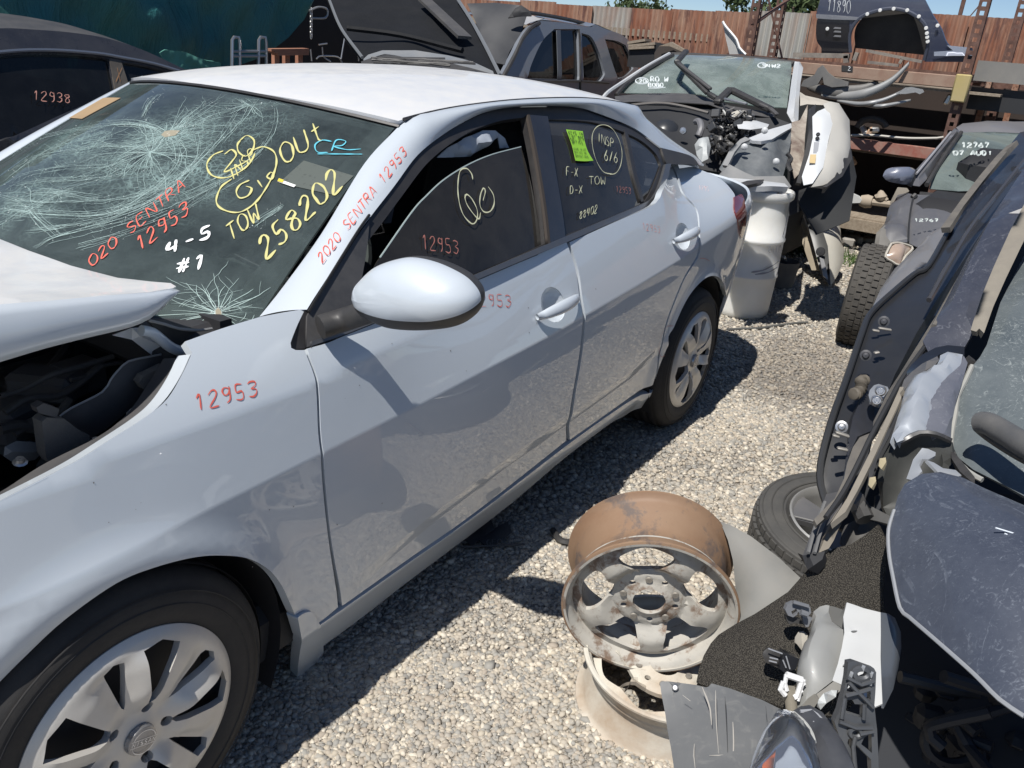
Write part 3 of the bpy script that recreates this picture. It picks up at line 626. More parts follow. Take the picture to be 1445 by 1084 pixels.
panel(GH, 'front_door_glass', [[(536, 372), (544, 360), (588.6, 295), (610, 271), (632.9, 249.5), (663.9, 229.6), (699, 214), (742, 202.5)], [(742, 202.5), (758, 262), (771, 345)], [(771, 345), (672, 390), (590, 424), (500, 462)], [(500, 462), (515, 410), (536, 372)]], GLASS_S, car, grid=.05, off=-.020, thick=.005)
panel(GH, 'rear_door_glass', [[(770, 164), (820, 166), (850, 171), (884, 182), (911, 196), (932, 215), (938, 232)], [(938, 232), (912, 288)], [(912, 288), (796, 336)], [(796, 336), (770, 164)]], GLASS_S, car, grid=.05, off=-.012, thick=.005)
panel(GH, 'quarter_divider', [[(882, 182), (886.5, 184)], [(886.5, 184), (899, 240), (910, 283)], [(910, 283), (906.5, 285)], [(906.5, 285), (894, 240), (882, 182)]], TRIM, car, grid=.03, off=-.004, thick=.008)
panel(GHF, 'far_side_windows', [[(.62, .96), (.9, 1.17), (1.15, 1.31), (1.5, 1.37), (2.0, 1.365), (2.4, 1.27), (2.6, 1.17)], [(2.6, 1.17), (2.3, 1.06), (1.5, .99), (.62, .96)]], GLASS_S, car, px=False, grid=.06, thick=.004)
# thin bright edge of the broken-down pane
ge = GH.inv(catmull([(544, 360), (588.6, 295), (610, 271), (632.9, 249.5), (663.9, 229.6), (699, 214), (742, 202.5)], 6)); nn_ = GH.normal(ge)
MB().tube(GH(ge)-nn_*.021, .0022, 5).build('glass_edge', M('glass_edge_green', (.35, .42, .42), .3), car)
# sail with mirror arm
# ---- side mirror
mo = catmull([(498, 421), (500, 408), (508, 396.5), (529.6, 377), (559.5, 366), (586, 363.5), (619, 371), (652.6, 387), (670, 402), (678.5, 418), (676, 436), (664, 450), (645, 459), (612, 463.5), (579.5, 464), (549.6, 460.5), (523, 449.6), (505, 436), (498, 421)], 2)[:-1]
MN = nrm([-.93, -.18, .0]); MC = np.array([.60, -1.04, 1.06]); MX = nrm(np.cross([0, 0, 1], MN)); MY = np.cross(MN, MX)
def on_plane(q, c, n): d = rays(q)[0]; return CAM+d*((c-CAM).dot(n)/d.dot(n))
mo3 = np.array([on_plane(q, MC, MN) for q in mo]); mu = np.stack([(mo3-MC)@MX, (mo3-MC)@MY], 1); print('mirror size', np.ptp(mu, 0))
mcen = mu.mean(0)
def mirror_shell(name, z0, z1, mat, parent, front):
    V = []; F = []; K = 30; n = len(mu)
    for j in range(K+1):
        a = j/K*math.pi/2; s_ = math.cos(a); hgt = math.sin(a)
        for q in mu:
            p = mcen+(q-mcen)*s_; lift = (.075*hgt*(1+.25*(p[0]-mcen[0])/.13) if front else -.05*min(1, hgt*2.2)*(1 if s_ > .85 else .7))
            if j == K: p = mcen
            V.append(MC+MX*p[0]+MY*p[1]+MN*lift)
    for j in range(K):
        for i in range(n):
            f = (j*n+i, j*n+(i+1) % n, (j+1)*n+(i+1) % n, (j+1)*n+i); F.append(f)
    return V, F
V, F = mirror_shell('', 0, 0, None, None, True)
# split at the lower seam: below is black plastic
VS = np.array(V); pj_ = proj(VS)
import bmesh
_p0 = on_plane((498, 425), MC, MN); _p1 = on_plane((678, 424), MC, MN); _p2 = on_plane((585, 451), MC+MN*.06, MN); _pn = nrm(np.cross(_p1-_p0, _p2-_p0)); _pn = _pn*np.sign(_pn[2])
seam = np.interp(pj_[:, 0], [495, 515, 550, 585, 620, 650, 668, 690], [426, 438, 447, 449, 448, 443, 436, 420])
up_f = [f for f in F if np.mean([pj_[i, 1]-seam[i] for i in f]) < 0]; dn_f = [f for f in F if np.mean([pj_[i, 1]-seam[i] for i in f]) >= 0]
mir = thing('wing_mirror', None, None, (0, 0, 0)); mir.parent = car; mir.location = -car.location
for nm_, mt_, sg_ in (('mirror_cap', WHITE, 1), ('mirror_base', BLACKP, -1)):
    o = mesh(nm_, V, F, mt_, mir); bm_ = bmesh.new(); bm_.from_mesh(o.data); bmesh.ops.bisect_plane(bm_, geom=bm_.verts[:]+bm_.edges[:]+bm_.faces[:], plane_co=_p0, plane_no=_pn, clear_inner=sg_ > 0, clear_outer=sg_ < 0); bm_.to_mesh(o.data); bm_.free()
V, F = mirror_shell('', 0, 0, None, None, False); mesh('mirror_glass', V, F, BLACKP, mir)
ap = [at((430, 470), 1, -.85), at((500, 462), 1, -.87), at((545, 448), 1, -.97)]
MB().tube(catmull([at((452, 462), 1, -.84), at((490, 450), 1, -.87), at((545, 432), 1, -.98)], .02), [.03]*9+[.028]*30 if False else .026, 10).build('mirror_arm', BLACKP, mir)
# ---- handles
def handle(a, b, cup):
    ua, ub = SIDE.inv([a, b]); cu = SIDE.inv(cup); uc = cu.mean(0)
    V = []; F2 = []; K = 7; m_ = len(cu)
    for j in range(K):
        q = 1-j/(K-1)*.999; uv = uc+(cu-uc)*q; n = SIDE.normal(uv); V += list(SIDE(uv)-n*(.004+.022*(1-q*q)**.7))
    for j in range(K-1):
        for i in range(m_): F2.append((j*m_+i, j*m_+(i+1) % m_, (j+1)*m_+(i+1) % m_, (j+1)*m_+i))
    P = V
    cup = mesh('handle_cup', P, F2, WHITE, car)
    Q = []; R_ = []
    for k in range(15):
        tt = k/14; uv = ua+(ub-ua)*tt; n = SIDE.normal([uv])[0]; Q.append(SIDE([uv])[0]+n*(.008+.028*math.sin(math.pi*min(1, max(0, tt)))**.6)); R_.append(.004+.0145*math.sin(math.pi*(.06+.90*tt))**.45)
    # flattened grip
    V = []; F = []; m_ = len(Q); Q = np.array(Q); T = nrm(np.gradient(Q, axis=0))
    for i in range(m_):
        n = SIDE.normal([ua+(ub-ua)*i/14])[0]; s_ = np.cross(T[i], n)
        for k in range(10): a_ = k/10*6.283; V.append(Q[i]+s_*math.cos(a_)*R_[i]*1.05+n*math.sin(a_)*R_[i]*.62)
    for i in range(m_-1):
        for k in range(10): F.append((i*10+k, i*10+(k+1) % 10, (i+1)*10+(k+1) % 10, (i+1)*10+k))
    F.append(tuple(range(10))); F.append(tuple((m_-1)*10+k for k in range(10))); mesh('door_handle', V, F, WHITE, car)
handle((755, 448), (812, 419), CUP1); handle((948, 341), (982, 325), CUP2)
# ---- wheels
def make_wheel(c, R=.322, w=.205, rot=.1):
    wh = thing('wheel', None, None, (0, 0, 0)); wh.parent = car; wh.location = Vector(c)-car.location
    ax = (0, 1, 0); h = w/2
    prof = [(.208, -h+.012), (.218, -h-.001), (.245, -h-.010), (.275, -h-.008), (.300, -h+.004), (.314, -h+.018), (R-.002, -h+.035), (R, 0), (R-.002, h-.035), (.314, h-.018), (.28, h), (.245, h), (.208, h-.012)]
    MBt = MB(); MBt.lathe(prof, (0, 0, 0), ax, 72)
    for s_ in (-.06, -.02, .02, .06): MBt.lathe([(R+.0035, s_-.014), (R+.005, s_-.012), (R+.005, s_+.012), (R+.0035, s_+.014)], (0, 0, 0), ax, 72)
    for rr in (.262, .288): MBt.lathe([(rr-.002, -h-.0085), (rr, -h-.0115), (rr+.002, -h-.0085)], (0, 0, 0), ax, 60)
    o = mesh('tyre', MBt.V, MBt.F, RUBBER, wh); o.location = (0, 0, 0)
    o = MB().lathe([(.215, -h+.004), (.195, -h+.03), (.19, h-.02), (0.001, h-.02)], (0, 0, 0), ax, 40).lathe([(.19, -h+.05), (.001, -h+.055)], (0, 0, 0), ax, 40).build('rim', CAPM2, wh); o.location = (0, 0, 0)
    # hubcap: dish with five wide and five narrow windows
    RC = .219
    def hz(r, a):
        base = np.interp(r, [0, .03, .055, .10, .19, .205, .219], [-.018, -.018, -.010, -.022, -.020, -.016, -.004])
        tw = np.sin(a*10+rot*0)*.5+.5; f = .013*(np.abs(((5*a/6.2832+.42) % 1)-.5)*4-1)*np.clip((r-.05)/.06, 0, 1)*np.clip((.195-r)/.02, 0, 1)
        rib = -.007*np.abs(np.sin(5*a))**.6*np.clip((r-.04)/.05, 0, 1)*np.clip((.19-r)/.03, 0, 1)
        return base+f+rib+.0035*(np.abs(((10*a/6.2832+.1) % 1)-.5)*4-1)*np.clip((r-.05)/.06, 0, 1)*np.clip((.195-r)/.02, 0, 1)
    holes = []
    def P2(r, a): return (r*math.cos(a), r*math.sin(a))
    for s_ in range(5):
        a0 = s_*2*math.pi/5+rot; d = math.radians
        for (aa, r0, wa0, r1, wa1, tw) in ((0, .078, 7, .194, 12, 4), (37, .092, 2.5, .190, 5.8, -4)):
            pts = [P2(r0, a0+d(aa-wa0)), P2((r0+r1)/2, a0+d(aa-(wa0+wa1)*.62+tw*.3)), P2(r1, a0+d(aa-wa1+tw)), P2(r1+.005, a0+d(aa+tw)), P2(r1, a0+d(aa+wa1+tw)), P2((r0+r1)/2, a0+d(aa+(wa0+wa1)*.62+tw*.3)), P2(r0, a0+d(aa+wa0)), P2(r0-.006, a0+d(aa))]
            pts = [P2(r0, a0+d(aa-wa0)), P2(r1-.004, a0+d(aa-wa1+tw)), P2(r1+.004, a0+d(aa+tw)), P2(r1-.004, a0+d(aa+wa1+tw)), P2(r0, a0+d(aa+wa0)), P2(r0-.010, a0+d(aa))]; pts = [np.array(p_) for p_ in pts]; holes.append(outline([[pts[q_], pts[(q_+1) % 6]] for q_ in range(6)], .009))
        holes.append(outline([np.array([P2(.054+.013*math.cos(k)*1.0, a0+d(0)) if 0 else (.060*math.cos(a0)+.0115*math.cos(k), .060*math.sin(a0)+.0115*math.sin(k)) for k in np.linspace(0, 6.2832, 9)])], .006))
    ring = outline([np.array([P2(RC, k) for k in np.linspace(0, 6.28318, 60)])], .02)
    V2, F2, rings = fill(ring, .0085, holes); r = np.hypot(V2[:, 0], V2[:, 1]); a = np.arctan2(V2[:, 1], V2[:, 0])-rot
    Y = -h-.012+hz(r, a)*.9+.012; P = np.stack([V2[:, 0], Y, V2[:, 1]], 1); V = list(P); FF = [tuple(f) for f in F2]
    for r_ in rings:
        b_ = len(V); V += [P[i]+[0, .016, 0] for i in r_]; FF += [(r_[i], r_[(i+1) % len(r_)], b_+(i+1) % len(r_), b_+i) for i in range(len(r_))]
    o = mesh('hubcap', V, FF, CAPM, wh, sharp=28); o.location = (0, 0, 0)
    y0 = -h-.012-.018*.9+.004
    o = MB().lathe([(.001, y0-.006), (.024, y0-.005), (.029, y0-.003), (.031, y0+.006)], (0, 0, 0), ax, 32).build('badge', M('badge_chrome', (.35, .35, .36), .25, .7), wh); o.location = (0, 0, 0)
    # ring, bar and the maker's name on the badge
    BS = Surf(lambda u, v: np.stack([u, y0-.0065+0*u, v], -1), -.05, .05, -.05, .05); st = []
    def put(pts): P_ = np.array([(x*math.cos(rot*0-.35)-y*math.sin(-.35), y0-.0075, x*math.sin(-.35)+y*math.cos(-.35)) for x, y in pts]); st.append((P_, np.tile([0, -1, 0.], (len(P_), 1)), .0016))
    for sg in (-1, 1): put([(.024*math.cos(k), sg*.024*math.sin(k)) for k in np.linspace(.35, 2.79, 14)])
    for sg in (-1, 1): put([(-.027, sg*.0065), (.027, sg*.0065)])
    for i, ch in enumerate('NISSAN'):
        for s_ in G_[ch]: put([(-.0245+i*.0085+int(q[0])/6*.0062, -.004+int(q[1])/9*.008) for q in s_.split()])
    o = ribbon('badge_lettering', st, M('badge_bright', (.8, .8, .8), .3, .5), wh); o.location = (0, 0, 0)
    return wh
w1 = make_wheel((.0, -.785, .322), rot=1.15); w2 = copy_thing(w1, parent=car, loc=Vector((2.712, -.785, .322))-car.location); w2.rotation_euler = (0, .5, 0)
for x in (0, 2.712):
    w3 = copy_thing(w1, parent=car, loc=Vector((x, .785, .322))-car.location); w3.rotation_euler = (0, 0, math.pi)
# wheel housings, floor, engine bay walls
for cx in (0, 2.712):
    h_ = MB(); R = .375; n = 30; V = []; F = []
    for k in range(n+1):
        a = math.radians(-25+230*k/n); V += [(cx+R*math.cos(a), -.868, .33+R*math.sin(a)), (cx+R*math.cos(a)*.98, -.50, .33+R*math.sin(a)*.98)]
    F = [(2*k, 2*k+1, 2*k+3, 2*k+2) for k in range(n)]; b_ = len(V); V += [(cx, -.50, .33)]; F += [(2*k+1, b_, 2*k+3) for k in range(n)]
    mesh('wheel_housing', V, F, M('liner_black', (.014, .014, .016), .8), car)
MB().box((1.36, 0, .27), (2.2, 1.66, .16), bev=.03).box((3.25, 0, .40), (.75, 1.4, .3), bev=.03).build('floor_pan', DARK, car, False)
# mud guard behind rear wheel, front spoiler lip
panel(SIDE, 'rear_mud_flap', [[(3.045, .10), (3.05, .30), (3.06, .42)], [(3.06, .42), (3.10, .42)], [(3.10, .42), (3.10, .30), (3.085, .10)], [(3.085, .10), (3.045, .10)]], BLACKP, car, px=False, off=.0, thick=.03, grid=.03)
panel(SIDE, 'front_bumper', [[(-.56, .25), (-.56, .58)], [(-.56, .58), (-.8, .66), (-1.2, .68), (_L[0], .68)], [(_L[0], .68), (_L[0], .22)], [(_L[0], .22), (-.56, .25)]], WHITE, car, px=False, grid=.05)
panel(FARS, 'front_bumper', [[(-.56, .25), (-.56, .58)], [(-.56, .58), (-.8, .66), (-1.2, .68), (_L[0], .68)], [(_L[0], .68), (_L[0], .22)], [(_L[0], .22), (-.56, .25)]], WHITE, car, px=False, grid=.05)

# shoulder between the pillar foot, the quarter panel and the boot lid
_qa = SIDE(SIDE.inv(catmull([(950, 231.5), (968, 232), (1000, 245), (1016, 252), (1034, 272)], 4))); _qb = catmull([OUT[-1]+[-.35, -.05, .02], OUT[-1]+[0, .01, -.012], np.array([3.35, -.62, 1.015]), np.array([3.66, -.60, .945])], .05)
loft('deck_shoulder', resamp(_qa, 24), resamp(_qb, 24), WHITE, car, n=5, bulge=.012)
print('ROOF', ROOF.normal([[1.5, 0]]), getattr(ROOF, 'sgn', 1))
# ---------------------------------------------------------------- hood, engine bay, interior and writing of the white sedan
def c1(x, y): return (x/3.0104, y/3.0104)
def c2(x, y): return (400+x/3.0104, y/3.0104)
def c3(x, y): return (x/3.0104, 330+y/3.0104)
def c4(x, y): return (500+x/4.516, 120+y/4.516)
def c5(x, y): return (740+x/4.516, 150+y/4.516)
tip = at((249, 405), 1, -.715)
crs = [at(c3(735, 232), 1, -.725), at(c3(640, 248), 1, -.735), at(c3(450, 262), 1, -.74), at(c3(200, 285), 1, -.74), at(c3(0, 300), 1, -.735), at((-120, 445), 1, -.725), at((-330, 470), 1, -.70)]
low = [at(c3(755, 250), 1, -.722), at(c3(690, 320), 1, -.742), at(c3(620, 372), 1, -.748), at(c3(530, 405), 1, -.752), at(c3(400, 435), 1, -.755), at(c3(200, 485), 1, -.755), at(c3(0, 545), 1, -.75), at((-120, 545), 1, -.74), at((-330, 580), 1, -.71)]
rear = [at((248.5, 404.5), 1, -.70), at(c3(725, 210), 1, -.68), at(c3(640, 203), 1, -.62), at(c3(500, 188), 1, -.50), at(c3(300, 135), 1, -.36), at(c3(120, 70), 1, -.20), at(c3(0, 22), 1, -.10), np.array([.12, .1, 1.19]), np.array([.10, .4, 1.16]), np.array([.12, .72, 1.02])]
for n_, l_ in (('crease', crs), ('low', low), ('rear', rear)): print(n_, [np.round(p, 2).tolist() for p in l_])
front = [np.array([-.35, .76, .95]), np.array([-.85, .55, .80]), np.array([-.98, 0, .78]), np.array([-.9, -.5, .82])]
top = rear+front+crs[::-1]
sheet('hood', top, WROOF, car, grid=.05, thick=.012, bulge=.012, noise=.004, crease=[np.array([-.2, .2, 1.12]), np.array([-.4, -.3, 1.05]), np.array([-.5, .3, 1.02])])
sk = resamp(catmull(crs, .03), 30); lw = resamp(catmull(low, .03), 30)
hs_ = loft('hood_side', sk, lw, WHITE, car, n=5, bulge=.010); md = hs_.modifiers.new('s', 'SOLIDIFY'); md.thickness = .004; md.offset = -1
sk2 = lw+np.array([-.01, .06, -.02]); loft('hood_hem', lw, sk2, WHITE, car, n=2)
# engine bay
bay = MB().box((-.15, 0, .45), (1.2, 1.3, .04)).box((.42, 0, .66), (.03, 1.36, .66)).box((-.1, .70, .62), (1.3, .03, .5)).box((-.15, -.56, .50), (.95, .02, .42))
bay.build('engine_bay', DARK, car, False)
eng = MB()
for k in range(26):
    eng.box((RNG.uniform(-.6, .3), RNG.uniform(-.45, .4), RNG.uniform(.5, .78)), RNG.uniform(.05, .22, 3), bev=.015)
for k in range(9):
    a = np.array([RNG.uniform(-.6, .3), RNG.uniform(-.5, .4), .8]); eng.tube(catmull([a, a+RNG.uniform(-.15, .15, 3), a+RNG.uniform(-.3, .3, 3)*[1, 1, .2]], .03), .012)
eng.build('engine', M('engine_grey', (.10, .10, .11), .5, .3, dust=.3), car)
def pc(pts, y, cf=c3): return [at(cf(*p), 1, y) for p in pts]
PL_G = M('dusty_black_plastic', (.05, .05, .054), .55, dust=.45, dcol=(.16, .15, .14), dscale=9)
FOAM = M('grey_foam', (.10, .095, .09), .95, bump=.003, bscale=160, dust=.2)
sheet('inner_shield', pc([(265, 768), (435, 672), (500, 582), (545, 542), (620, 525), (685, 513), (702, 562), (640, 640), (560, 740), (450, 830), (380, 872), (340, 850), (270, 800)], -.655), PL_G, car, grid=.03, bulge=.01, noise=.006)
st_e = pc([(255, 775), (300, 742), (435, 672), (470, 620), (500, 582), (545, 542), (620, 525), (685, 512)], -.657); MB().tube(catmull(st_e, .02), .0022, 5).build('shield_edge', M('edge_worn', (.3, .3, .3), .5), car)
sheet('foam_block', pc([(178, 800), (200, 782), (275, 787), (330, 830), (380, 855), (386, 915), (300, 962), (272, 940), (218, 980), (196, 950)], -.705), FOAM, car, thick=.03, grid=.02, noise=.004)
sheet('bracket_clip', pc([(155, 738), (185, 720), (252, 745), (240, 782), (165, 762)], -.70), PL_G, car, thick=.02, grid=.02)
sheet('foam_piece', pc([(592, 632), (610, 605), (700, 560), (780, 572), (770, 600), (720, 625), (650, 640), (615, 662)], -.70), FOAM, car, thick=.02, grid=.02, noise=.004)
sheet('cowl_panel', pc([(480, 432), (560, 400), (640, 395), (720, 470), (800, 500), (816, 522), (785, 575), (700, 560), (640, 512), (560, 450)], -.64), M('shaded_white', (.70, .71, .73), .4, coat=.5, dust=.15), car, grid=.03, bulge=.012)
MB().tube(catmull(pc([(600, 412), (645, 420), (690, 455), (730, 485), (775, 500), (800, 495)], -.685), .015), [.011]*200 if False else .011, 10).build('hinge_arm', WHITE, car)
sheet('cowl_seal', pc([(628, 366), (700, 382), (765, 402), (850, 408), (800, 440), (788, 462), (800, 480), (765, 492), (725, 470), (690, 440)], -.68), BLACKP, car, thick=.012, grid=.02)
MB().tube(catmull(pc([(632, 368), (700, 384), (760, 403), (840, 410), (900, 402)], -.69), .02), .003, 5).build('seal_lip', M('lip_grey', (.25, .25, .25), .6), car)
# inner flange under the fender edge, with bolts
fe = SIDE(SIDE.inv(catmull([(269, 500), (254, 532), (232, 565), (204, 590), (150, 626), (109, 652), (56, 680), (0, 708), (-60, 740)], 8)))
fi = fe+np.array([-.004, .035, -.012]); loft('fender_flange', fe, fi, WHITE, car, n=3); fi2 = fi+np.array([0, .02, -.06]); loft('apron_rail', fi, fi2, M('shaded_white', None), car, n=3)
wob = fe+np.array([-.006, .075, -.028]); loft('apron_top', fi+[0, 0, -.004], wob+np.array([[0, .008*math.sin(i*.25), 0] for i in range(len(wob))]), PL_G, car, n=2)
for q in ((565, 765), (408, 886), (85, 970), (700, 678)):
    p = at(c3(*q), 1, -.735); MB().lathe([(.001, .008), (.007, .008), (.008, .002), (.012, 0)], p, (0, -.3, 1), 10).build('bolt', CHROME, car)
# ---- cabin
CAB = M('cabin_black', (.03, .03, .033), .6); SEAT = M('seat_cloth', (.05, .05, .055), .9, bump=.001, bscale=200)
MB().box((.62, 0, .86), (.42, 1.3, .22), bev=.06).box((.42, 0, .93), (.3, 1.35, .10), bev=.03).build('dashboard', CAB, car)
for y in (-.36, .36):
    MB().box((1.45, y, .62), (.5, .48, .2), bev=.06).box((1.72, y, .92), (.16, .46, .62), np.array(Matrix.Rotation(.28, 3, 'Y')), bev=.06).build('front_seat', SEAT, car)
    MB().box((1.83, y, 1.24), (.10, .26, .17), bev=.04).build('headrest', SEAT, car)
MB().box((2.45, 0, .90), (.2, 1.25, .6), np.array(Matrix.Rotation(.35, 3, 'Y')), bev=.07).box((2.15, 0, .58), (.5, 1.3, .2), bev=.05).build('rear_seat', SEAT, car)
_a = nrm([-.85, 0, .5]); _x = np.array([0, 1., 0]); _y = np.cross(_a, _x)
MB().tube([np.array([.98, -.36, .93])+.18*(_x*math.cos(k)+_y*math.sin(k)) for k in np.linspace(0, 6.2832, 33)[:-1]], .014, 8, closed=True).lathe([(.001, .03), (.06, .02), (.07, 0), (.03, -.1), (.03, -.3)], (.98, -.36, .93), -_a, 16).build('steering_wheel', CAB, car)
BAG = M('airbag_cloth', (.34, .38, .44), .85, dust=.2)
sheet('curtain_airbag', [at(c4(*p), 1, -.60) for p in [(520, 462), (600, 400), (700, 340), (820, 290), (900, 290), (960, 340), (985, 400), (930, 405), (920, 335), (840, 395), (740, 455), (620, 462)]], BAG, car, grid=.015, noise=.016, freq=40, bulge=.02)
sheet('far_pillar_trim', [at(c4(*p), 1, -.55) for p in [(230, 745), (262, 745), (235, 880), (168, 885)]], M('grey_trim', (.2, .2, .22), .7), car, grid=.02)
# near sail panel in front of the window
panel(GH, 'mirror_sail', [[(434, 446), (447, 424), (500, 340), (522, 310)], [(522, 310), (518, 352), (506, 420), (500, 470)], [(500, 470), (433, 490)], [(433, 490), (434, 446)]], M('sail_black', (.035, .036, .04), .4, dust=.35, dcol=(.2, .19, .18), dscale=12), car, grid=.03, off=-.001, thick=.006)
MB().tube(GH(GH.inv(catmull([(434, 440), (447, 418), (500, 332), (520, 303)], 6)))+[0, -.003, 0], .0035, 5).build('sail_seal', M('seal_black', (.01, .01, .01), .6), car)
# ---- windscreen items
panel(WS, 'header_sticker', [[c1(295, 505), c1(350, 509)], [c1(350, 509), c1(515, 420)], [c1(515, 420), c1(440, 420)], [c1(440, 420), c1(295, 505)]], M('tan_sticker', (.36, .25, .14), .8, var=.3), car, grid=.04, off=.003, thick=.001)
panel(WS, 'dot_pad', [[(394, 259), (429, 227.5)], [(429, 227.5), (499, 249)], [(499, 249), (471, 276)], [(471, 276), (394, 259)]], M('dot_film', (.085, .10, .09), .7, spots=.5, dcol=(.02, .02, .02)), car, grid=.04, off=.002, thick=.001)
panel(WS, 'warning_sticker', [[(392, 258), (394, 254.5)], [(394, 254.5), (418, 263)], [(418, 263), (415, 266)], [(415, 266), (392, 258)]], M('white_sticker', (.8, .8, .76), .6), car, grid=.03, off=.004, thick=.001)
panel(WS, 'warning_sticker', [[(392, 258), (394, 254)], [(394, 254), (401, 256.5)], [(401, 256.5), (399, 260)], [(399, 260), (392, 258)]], M('yellow_sticker', (.7, .55, .05), .6), car, grid=.03, off=.0055, thick=.001)
# ---- cracks
CR = M('crack_white', (.36, .48, .46), .5); CR2 = M('crack_bright', (.75, .82, .8), .4)
def cracks():
    out = []; fine = []
    def add(uv, w, store=out):
        n = WS.normal(uv); P = WS(uv)+n*.0022; w = w*.62; k = (np.abs(uv[:, 0]) < .985) & (uv[:, 1] < .985) & (uv[:, 1] > -.1)
        if k.all() and len(uv) > 1: store.append((P, n, w))
    def star(c, n, r0, r1, w, sq=1.):
        c = WS.inv([c])[0]
        for i in range(n):
            a = i/n*6.283+RNG.uniform(-.2, .2); r = 0; p = c.copy(); pts = [p.copy()]; L = RNG.uniform(r0, r1)
            while r < L:
                s_ = RNG.uniform(.012, .03); a += RNG.uniform(-.22, .22); p = p+np.array([math.cos(a)*s_/.7, math.sin(a)*s_/.9]); r += s_; pts.append(p.copy())
                if RNG.random() < .18:
                    b = a+RNG.choice([-1, 1])*RNG.uniform(.4, .9); q = p.copy(); qq = [q.copy()]
                    for _ in range(RNG.integers(2, 5)): q = q+np.array([math.cos(b)*.016/.7, math.sin(b)*.016/.9]); b += RNG.uniform(-.3, .3); qq.append(q.copy())
                    add(np.array(qq), w*.6)
            add(np.array(pts), w)
        for rr in np.arange(.02, r1*.8, .022):      # broken rings
            a = 0
            while a < 6.28:
                da = RNG.uniform(.3, .9)
                if RNG.random() < .55*(1-rr/r1):
                    t_ = np.arange(a, a+da, .12); j = rr*(1+RNG.uniform(-.12, .12)); 
                    if len(t_) > 1: add(np.stack([c[0]+j*np.cos(t_)/.7, c[1]+j*np.sin(t_)/.9], 1), w*.7)
                a += da
    star(c1(712, 572), 60, .04, .26, .0013); star(c1(640, 650), 60, .04, .22, .0012); star(c3(925, 338), 46, .03, .13, .0016); star(c1(1060, 450), 22, .04, .14, .0013); star(c1(420, 600), 9, .03, .10, .0015); star(c1(140, 870), 10, .03, .09, .0014)
    G = [[(30, 740), (160, 670), (300, 640), (450, 620), (600, 625), (700, 590)], [(0, 700), (150, 600), (330, 555), (500, 530), (620, 540), (700, 575)], [(1090, 435), (1040, 500), (960, 590), (880, 660), (760, 760), (620, 850), (430, 905), (200, 905), (0, 880)],
         [(1180, 450), (1185, 520), (1150, 600), (1060, 700), (900, 790), (700, 880), (480, 950), (250, 1010), (150, 1060)], [(1040, 440), (970, 560), (900, 640), (820, 720), (700, 790), (500, 840), (260, 860), (40, 850)], [(700, 600), (620, 690), (500, 740), (330, 760), (180, 770), (60, 790)],
         [(930, 420), (820, 480), (760, 545), (715, 570)], [(1090, 440), (950, 480), (850, 520), (740, 560)], [(690, 395), (640, 440), (610, 500)], [(750, 600), (760, 680), (690, 770), (580, 850), (470, 900)], [(840, 570), (850, 660), (790, 740), (700, 830), (560, 900), (330, 960), (120, 990)],
         [(0, 830), (100, 860), (160, 930), (240, 1000)], [(0, 900), (120, 840), (200, 820), (420, 850)], [(960, 760), (860, 830), (760, 900), (560, 985), (330, 1060)], [(640, 640), (560, 690), (430, 760), (300, 800), (120, 900), (0, 960)], [(1200, 880), (1120, 930), (1080, 960)], [(560, 520), (440, 545), (330, 580), (180, 650), (30, 760)], [(600, 640), (470, 700), (300, 710), (120, 740), (0, 800)]]
    for i, g in enumerate(G):
        c = catmull([c1(*p) for p in g], 7); m_ = len(c)
        for j in range(26 if i in (0, 1, 2, 3, 4, 10) else 9):
            of = RNG.normal(0, 2.6 if i in (2, 3, 4, 10) else 1.8, 2); wob = np.cumsum(RNG.normal(0, .45, (m_, 2)), 0); a = RNG.integers(0, max(1, m_-6)); b = min(m_, a+RNG.integers(5, 30)); q = (c+of+wob)[a:b]
            if len(q) > 2:
                uv = WS.inv(q); add(uv, RNG.uniform(.0006, .0014))
                if RNG.random() < .7:
                    for k in range(1, len(q)-1, 2):
                        if RNG.random() < .45:
                            d = q[k+1]-q[k]; a_ = RNG.choice([-1, 1])*RNG.uniform(.5, 1.1); d = np.array([d[0]*math.cos(a_)-d[1]*math.sin(a_), d[0]*math.sin(a_)+d[1]*math.cos(a_)]); add(WS.inv(np.array([q[k], q[k]+d*RNG.uniform(.6, 1.8)])), .0009)
    for k in range(420):                              # sparkling chips along the breaks
        g = G[RNG.integers(0, len(G))]; c = catmull([c1(*p) for p in g], 5); q = c[RNG.integers(0, len(c))]+RNG.normal(0, 4, 2); d = RNG.normal(0, .8, 2); add(WS.inv(np.array([q, q+d])), RNG.uniform(.0012, .0026), fine)
    for k in range(60): r = abs(RNG.normal(0, 9)); a = RNG.uniform(0, 6.28); q = np.array(c3(925, 338))+[r*math.cos(a), r*.8*math.sin(a)]; d = RNG.normal(0, 1.2, 2); add(WS.inv(np.array([q, q+d])), .002, fine)
    o = ribbon('glass_cracks', out, CR, car); tag(o, kind='stuff'); o = ribbon('glass_chips', fine, CR2, car); tag(o, kind='stuff'); print('cracks', len(out))
cracks()
m_ = bpy.data.materials.new('crazed_glass'); m_.use_nodes = True; t = m_.node_tree; t.nodes.clear(); N = t.nodes.new; tc = N('ShaderNodeTexCoord'); out = N('ShaderNodeOutputMaterial')
wn = N('ShaderNodeTexNoise'); wn.inputs['Scale'].default_value = 9; t.links.new(tc.outputs['Object'], wn.inputs['Vector']); ad = N('ShaderNodeVectorMath'); ad.operation = 'MULTIPLY_ADD'; t.links.new(wn.outputs['Color'], ad.inputs[0]); ad.inputs[1].default_value = (.10, .10, .10); t.links.new(tc.outputs['Object'], ad.inputs[2])
